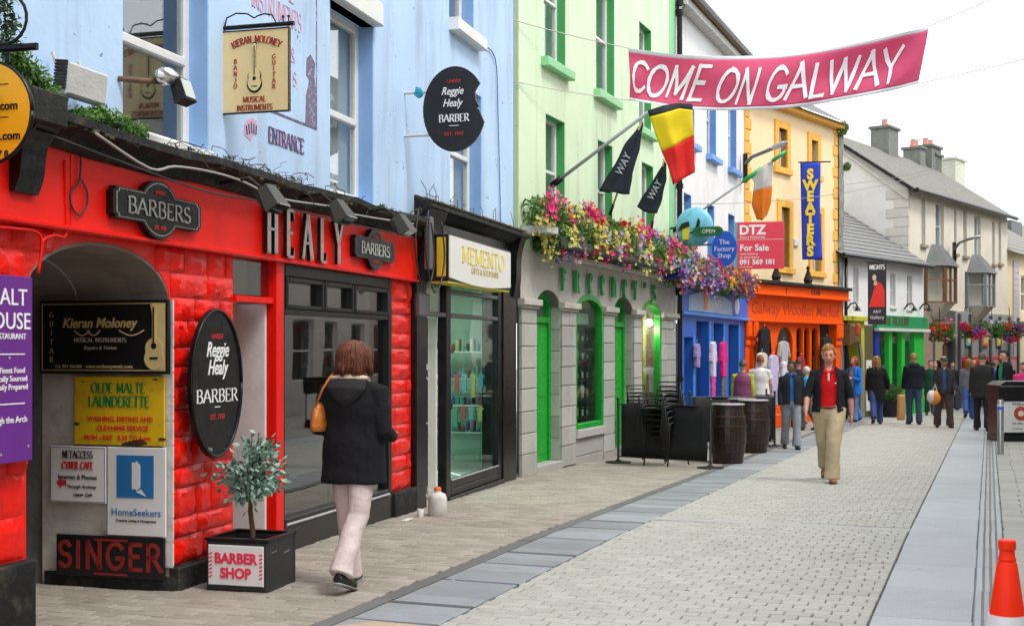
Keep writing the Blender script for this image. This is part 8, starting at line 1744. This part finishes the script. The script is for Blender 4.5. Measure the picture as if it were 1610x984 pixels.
# woman walking away in the foreground
pw_ = gp(556, 921)
wm_ = person('woman walking away in a black jacket with cream hood lining and pale trousers', pw_, 1.665, (.30, .95, 0), legs=((7, 4), (-12, 24)), spread=-.06, arms=((-14, 12, 95), (-4, 12, 80)), hair='auburn', style='bob', top=(.012,.012,.014), hem=.73, top_w=1.13, bottom=(.60,.50,.48), leg_w=1.0, shoe=(.012,.014,.014), hood=(.012,.012,.014), detail=2, bulk=1.08)
dzw = wm_['dz']
q = MB(); q.tube([(.105*math.cos(t), .012+.095*math.sin(t), 1.475+dzw-.012*(math.sin(t) < 0)+.018*math.sin(t)) for t in [k*PI/10 for k in range(21)]], .022, 8); q.ball((0, .085, 1.480+dzw), (.155, .060, .030), 18, 8); qo = q.build('hood_lining', mat('cream_fleece', (.62,.50,.36), .95, .2, 60, .6, 90), wm_, True); fuse(qo, .009, 2, .01, WR2)
q = MB(); 
for s in (-1, 1): q.poly([(s*.16, .128, 1.43+dzw), (0, .16, 1.30+dzw), (0, .165, 1.46+dzw), (s*.10, .13, 1.475+dzw)])
hd = MB(); hd.tube([(0, .10, 1.46+dzw), (0, .135, 1.40+dzw), (0, .135, 1.33+dzw), (0, .125, 1.28+dzw)], [(.15, .045), (.15, .05), (.09, .045), (.02, .02)], 16, side=(1, 0, 0)); hdo = hd.build('hood_fall', mat('hood_black', (.016,.016,.018), .9, .2, 10, .3, 40), wm_, True); fuse(hdo, .010, 2, .012)
bgp = wm_.matrix_basis @ Vector((0, 0, 0)); Rw = Matrix.Rotation(math.atan2(.30, -.95), 3, 'Z')
bag = thing('handbag', 'tan orange leather handbag on the left shoulder of the woman in black', 'handbag', pw_+Rw @ Vector((.215, .09, 1.08+dzw)), math.atan2(.30, -.95))
M_TAN = mat('tan_leather', (.50,.15,.02), .42, .2, 12, .25, 40, col2=(.35,.1,.015), c2amt=.4)
bq = MB(); bq.tube([(0, 0, -.02), (0, 0, .02), (0, 0, .10), (0, 0, .17), (0, 0, .20)], [(.05, .115), (.062, .13), (.055, .12), (.042, .08), (.02, .05)], 18, side=(1, 0, 0)); bo = bq.build('pouch', M_TAN, bag, True); fuse(bo, .008, 2, .012, WR2)
MB().tube([(.0, -.07, .17), (-.01, -.06, .26), (-.05, -.03, .37), (-.115, -.02, .425), (-.11, .03, .40), (-.05, .06, .30), (0, .075, .17)], .009, 8).build('strap', M_TAN, bag, True); bag.scale = (.85, .85, .9); MB().ball((.05, 0, .12), (.008, .018, .018), 8, 6).build('buckle', M_GOLD, bag, True)
ppr = MB().bbox((-.05, -.003, -.06), (.05, .003, .06), .002).build('folded_paper', mat('lilac_paper', (.68,.6,.7), .7), None); ppr.location = pw_+Rw @ Vector((.14, -.14, 1.50)); ppr.rotation_euler = (.2, .3, .9); tag(ppr, 'folded lilac paper held up beside the face of the woman in black', 'paper')
# man walking toward the camera
pm_ = gp(1303, 757)
mn = person('blond man in red shirt, open dark cardigan and beige trousers walking toward us', pm_, 1.745, (-.24, -.97, 0), legs=((20, 16), (-12, 38)), spread=-.085, arms=((-12, 20, 12), (14, 20, 14)), skin='ruddy', hair='blond', style='curly', top=(.014,.016,.018), hem=.90, top_w=.95, sleeve=.6, inner=(.62,.008,.012), bottom=(.46,.37,.23), leg_w=1.20, shoe=(.28,.09,.03), detail=2, bulk=1.0)
MB().tube([(.17*math.cos(t), .127*math.sin(t), .965+mn['dz']) for t in [k*PI/12 for k in range(25)]], .014, 6).build('belt', M_IWOOD, mn, True); MB().box((-.012, -.118, 1.30+mn['dz']), (.012, -.110, 1.40+mn['dz'])).build('placket', mat('cream_placket', (.7,.6,.5), .8), mn)
MB().ball((.085, -.125, 1.27+mn['dz']), (.012, .003, .008), 8, 5).build('chest_badge', M_WHL, mn)
# the others
person('boy in a black quilted jacket with blue hood and grey jeans looking aside', gp(1244, 706), 1.56, (-.1, -1, 0), legs=((10, 6), (-10, 14)), arms=((2, 10, 10), (6, 10, 14)), skin='brown', hair='black', style='short', top=(.018,.02,.026), hem=.88, top_w=1.1, inner=(.03,.20,.62), bottom=(.30,.32,.36), leg_w=1.1, gap_=9, hood=(.02,.2,.68), detail=1, headturn=-55)
person('grey haired person in a plum padded vest over lime sleeves behind the cafe screen', Vector((4.72, 26.0, G(26))), 1.60, (.2, 1, 0), skin='fair', hair='darkgrey', style='short', top=(.40,.46,.03), hem=.9, top_w=.98, bottom=(.05,.05,.07), detail=1)
vst = [o for o in bpy.data.objects if o.get('label', '').startswith('grey haired person in a plum')][0]
q = MB(); q.tube([(0, 0, z+vst['dz']) for z in (1.47, 1.43, 1.39, 1.30, 1.15, 1.0, .86)], [(.08, .075), (.13, .095), (.175, .13), (.21, .15), (.205, .15), (.21, .155), (.205, .155)], 22, side=(1, 0, 0)); qo = q.build('padded_vest', mat('plum_vest', (.20,.045,.12), .7, .15, 10, .3), vst, True); fuse(qo, .014, 1, .02)
person('man in a white shirt with his back turned beside the plum vest', Vector((5.30, 27.2, G(27.2))), 1.70, (.35, .95, 0), arms=((20, 12, 70), (10, 12, 40)), hair='ginger', style='short', top=(.72,.70,.66), hem=.88, sleeve=.3, bottom=(.35,.30,.24), detail=1, headturn=35, top_w=1.06)
person('person in a brown coat facing the orange shop behind the boy', Vector((7.05, 31.3, G(31.3))), 1.66, (.1, 1, 0), hair='brown', style='short', top=(.035,.03,.028), hem=.8, bottom=(.03,.03,.035), detail=1)
person('short white haired person in turquoise partly hidden by the blond man', Vector((6.95, 30.0, G(30))), 1.46, (-.9, .3, 0), hair='white', style='short', top=(.02,.33,.50), hem=.85, bottom=(.08,.08,.1), detail=1)
person('red haired woman in a bright blue jacket and flared jeans facing left', gp(1343, 663), 1.73, (-.8, -.45, 0), legs=((8, 4), (-14, 12)), arms=((8, 14, 95), (4, 12, 20)), hair='ginger', style='long', top=(.012,.17,.62), hem=.72, top_w=1.05, inner=(.30,.32,.38), bottom=(.10,.19,.40), flare=True, detail=1)
person('woman in a long black coat and dark beret with blond hair walking away', gp(1378, 667), 1.74, (.2, 1, 0), legs=((-18, 26), (14, 8)), arms=((8, 10, 12), (-10, 22, 40)), hair='blond', style='long', top=(.011,.011,.014), hem=.60, top_w=1.12, bottom=(.02,.05,.16), cap=(.01,.01,.012), detail=1)
person('man in a black hooded top and dark jeans seen from behind near the green shop', gp(1437, 667), 1.80, (.1, 1, 0), legs=((6, 4), (-6, 6)), arms=((4, 12, 12), (14, 12, 70)), hair='blond', style='short', top=(.012,.014,.022), hem=.88, top_w=1.14, hood=(.012,.014,.022), bottom=(.025,.055,.11), detail=1, bulk=1.05, headturn=-30)
person('person in a dark green coat partly hidden behind the man in a flat cap', gp(1463, 653), 1.66, (-.3, -1, 0), hair='brown', style='short', top=(.015,.06,.04), hem=.62, bottom=(.04,.09,.09), detail=1)
person('older man in a flat cap, dark jacket and brown trousers facing us', gp(1484, 672), 1.70, (-.15, -1, 0), legs=((8, 6), (-5, 6)), arms=((6, 12, 30), (6, 10, 25)), skin='tan', hair='grey', style='short', top=(.03,.03,.035), hem=.84, top_w=1.06, bottom=(.055,.035,.03), leg_w=1.15, gap_=14, cap=(.035,.035,.04), inner=(.04,.10,.22), detail=1, spread=.06)
person('child in a turquoise jacket far down the lane', gp(1506, 634), 1.50, (.2, 1, 0), hair='black', style='short', top=(.01,.28,.58), hem=.8, bottom=(.25,.24,.22), detail=1)
person('blond woman in a grey top and blue jeans walking away beside the black suit', gp(1523, 659), 1.70, (.3, 1, 0), legs=((-20, 30), (14, 8)), hair='blond', style='long', top=(.16,.17,.19), hem=.85, bottom=(.03,.10,.34), detail=1)
person('man in a dark suit jacket and black trousers seen from behind near the bin', gp(1544, 677), 1.76, (.25, 1, 0), legs=((8, 6), (-8, 8)), arms=((0, 10, 8), (4, 10, 8)), hair='darkgrey', style='short', top=(.030,.029,.028), hem=.72, top_w=1.16, bottom=(.008,.008,.01), detail=1, bulk=1.05)
person('person in a royal blue top far down the lane behind the suit', gp(1562, 646), 1.62, (0, 1, 0), hair='brown', style='short', top=(.015,.14,.62), hem=.85, bottom=(.08,.1,.16), detail=1)
person('tall man in a black jacket over a green shirt standing behind the litter bin', Vector((11.62, 30.0, G(30))), 1.84, (-1, -.2, 0), arms=((20, 10, 40), (10, 10, 30)), hair='black', style='short', top=(.014,.014,.016), hem=.84, inner=(.03,.3,.16), bottom=(.04,.07,.14), detail=1)
person('person in bright pink partly cut off at the right edge behind the bin', Vector((12.25, 30.5, G(30.5))), 1.56, (-.3, -1, 0), hair='brown', style='short', top=(.80,.06,.25), hem=.82, bottom=(.05,.05,.07), detail=1)
person('distant man in a pale jacket between the black hooded top and the flat cap', gp(1456, 643), 1.72, (.1, 1, 0), hair='brown', style='short', top=(.30,.32,.30), hem=.8, bottom=(.03,.04,.06), detail=1)
person('distant person in a red top by the far red panels', gp(1536, 636), 1.66, (-.5, -1, 0), hair='brown', style='short', top=(.45,.02,.03), hem=.85, bottom=(.03,.03,.05), detail=1)
CR = [((.03,.03,.035), (.02,.03,.08), 'brown', 'short', 'dark jacket'), ((.10,.11,.13), (.03,.03,.04), 'black', 'short', 'slate grey coat'), ((.40,.36,.28), (.05,.05,.06), 'blond', 'long', 'beige coat'), ((.02,.05,.16), (.1,.1,.11), 'ginger', 'bob', 'navy jacket'), ((.35,.04,.06), (.02,.02,.02), 'brown', 'long', 'dark red coat'), ((.5,.5,.5), (.04,.07,.16), 'grey', 'short', 'pale grey top'), ((.02,.02,.02), (.03,.04,.08), 'black', 'short', 'black coat'), ((.05,.12,.07), (.06,.05,.04), 'brown', 'short', 'moss green jacket')]
for (px, py, ci, hd, wh_) in ((1317, 652, 0, 1, 'by the orange shop pier'), (1355, 650, 2, -1, 'near the lime green shop arch'), (1395, 646, 1, 1, 'beside the green shop posts'), (1413, 640, 3, -1, 'in front of the bright green door posts'), (1475, 640, 4, 1, 'far behind the flat cap man'), (1497, 645, 6, -1, 'far down the lane right of the flat cap'), (1514, 641, 5, 1, 'in the far crowd under the red baskets'), (1531, 648, 7, -1, 'in the far crowd left of the suit'), (1553, 640, 1, 1, 'in the far crowd right of the suit'), (1573, 644, 2, -1, 'in the far crowd behind the bollard'), (1587, 640, 0, 1, 'in the far crowd behind the litter bin'), (1470, 646, 5, -1, 'right of the hooded man')):
    t_, b_, h_, st_, nm_ = CR[ci]; person('%s person in %s %s' % ({'grey': 'grey haired', 'black': 'black haired', 'blond': 'fair haired', 'ginger': 'ginger', 'brown': 'brown haired'}[h_], nm_, wh_), gp(px, py), 1.60+.012*(px % 13), (.25*((px % 5)-2), hd, 0), legs=((px % 14, 6), (-(px % 11), 12)), arms=((px % 17, 12, px % 40), (-(px % 9), 10, 20)), hair=h_, style=st_, top=t_, hem=.70+.02*(px % 9), bottom=b_, detail=0, top_w=.95+.02*(px % 8))
# things they carry
cp = at(1417, 634, 31.9); r = thing('guitar_bag', 'slim tan shopping bag carried by the man in the black hooded top', 'bag', cp); MB().bbox((-.09, -.06, -.42), (.09, .06, .22), .03).build('pouch', mat('kraft_paper', (.50,.26,.09), .7, .15, 6, .3, 12), r); MB().tube([(-.06, 0, .2), (-.03, 0, .45), (.06, 0, .2)], .012, 6).build('strap', M_IWOOD, r); r.name = 'shopping_bag'
cp = at(1469, 625, 30.6); r = thing('plastic_bag', 'white and orange plastic carrier bag in the hand of the man in the flat cap', 'bag', cp); b1 = MB().ball((0, 0, 0), (.15, .09, .17), 12, 9, lambda p, q: q*(1+.2*noise.noise(p*2.5))); b1.build('pouch', mat('orange_plastic', (.85,.30,.03), .4, .1, trans=.3), r, True); MB().ball((-.08, .0, .03), (.10, .10, .15), 10, 8, lambda p, q: q*(1+.2*noise.noise(p*2))).build('white_panel', mat('white_plastic', (.75,.75,.74), .4, .05, trans=.3), r, True); MB().tube([(-.05, 0, .14), (.02, 0, .32), (.07, 0, .13)], .012, 6).build('handle', M_SWH, r)
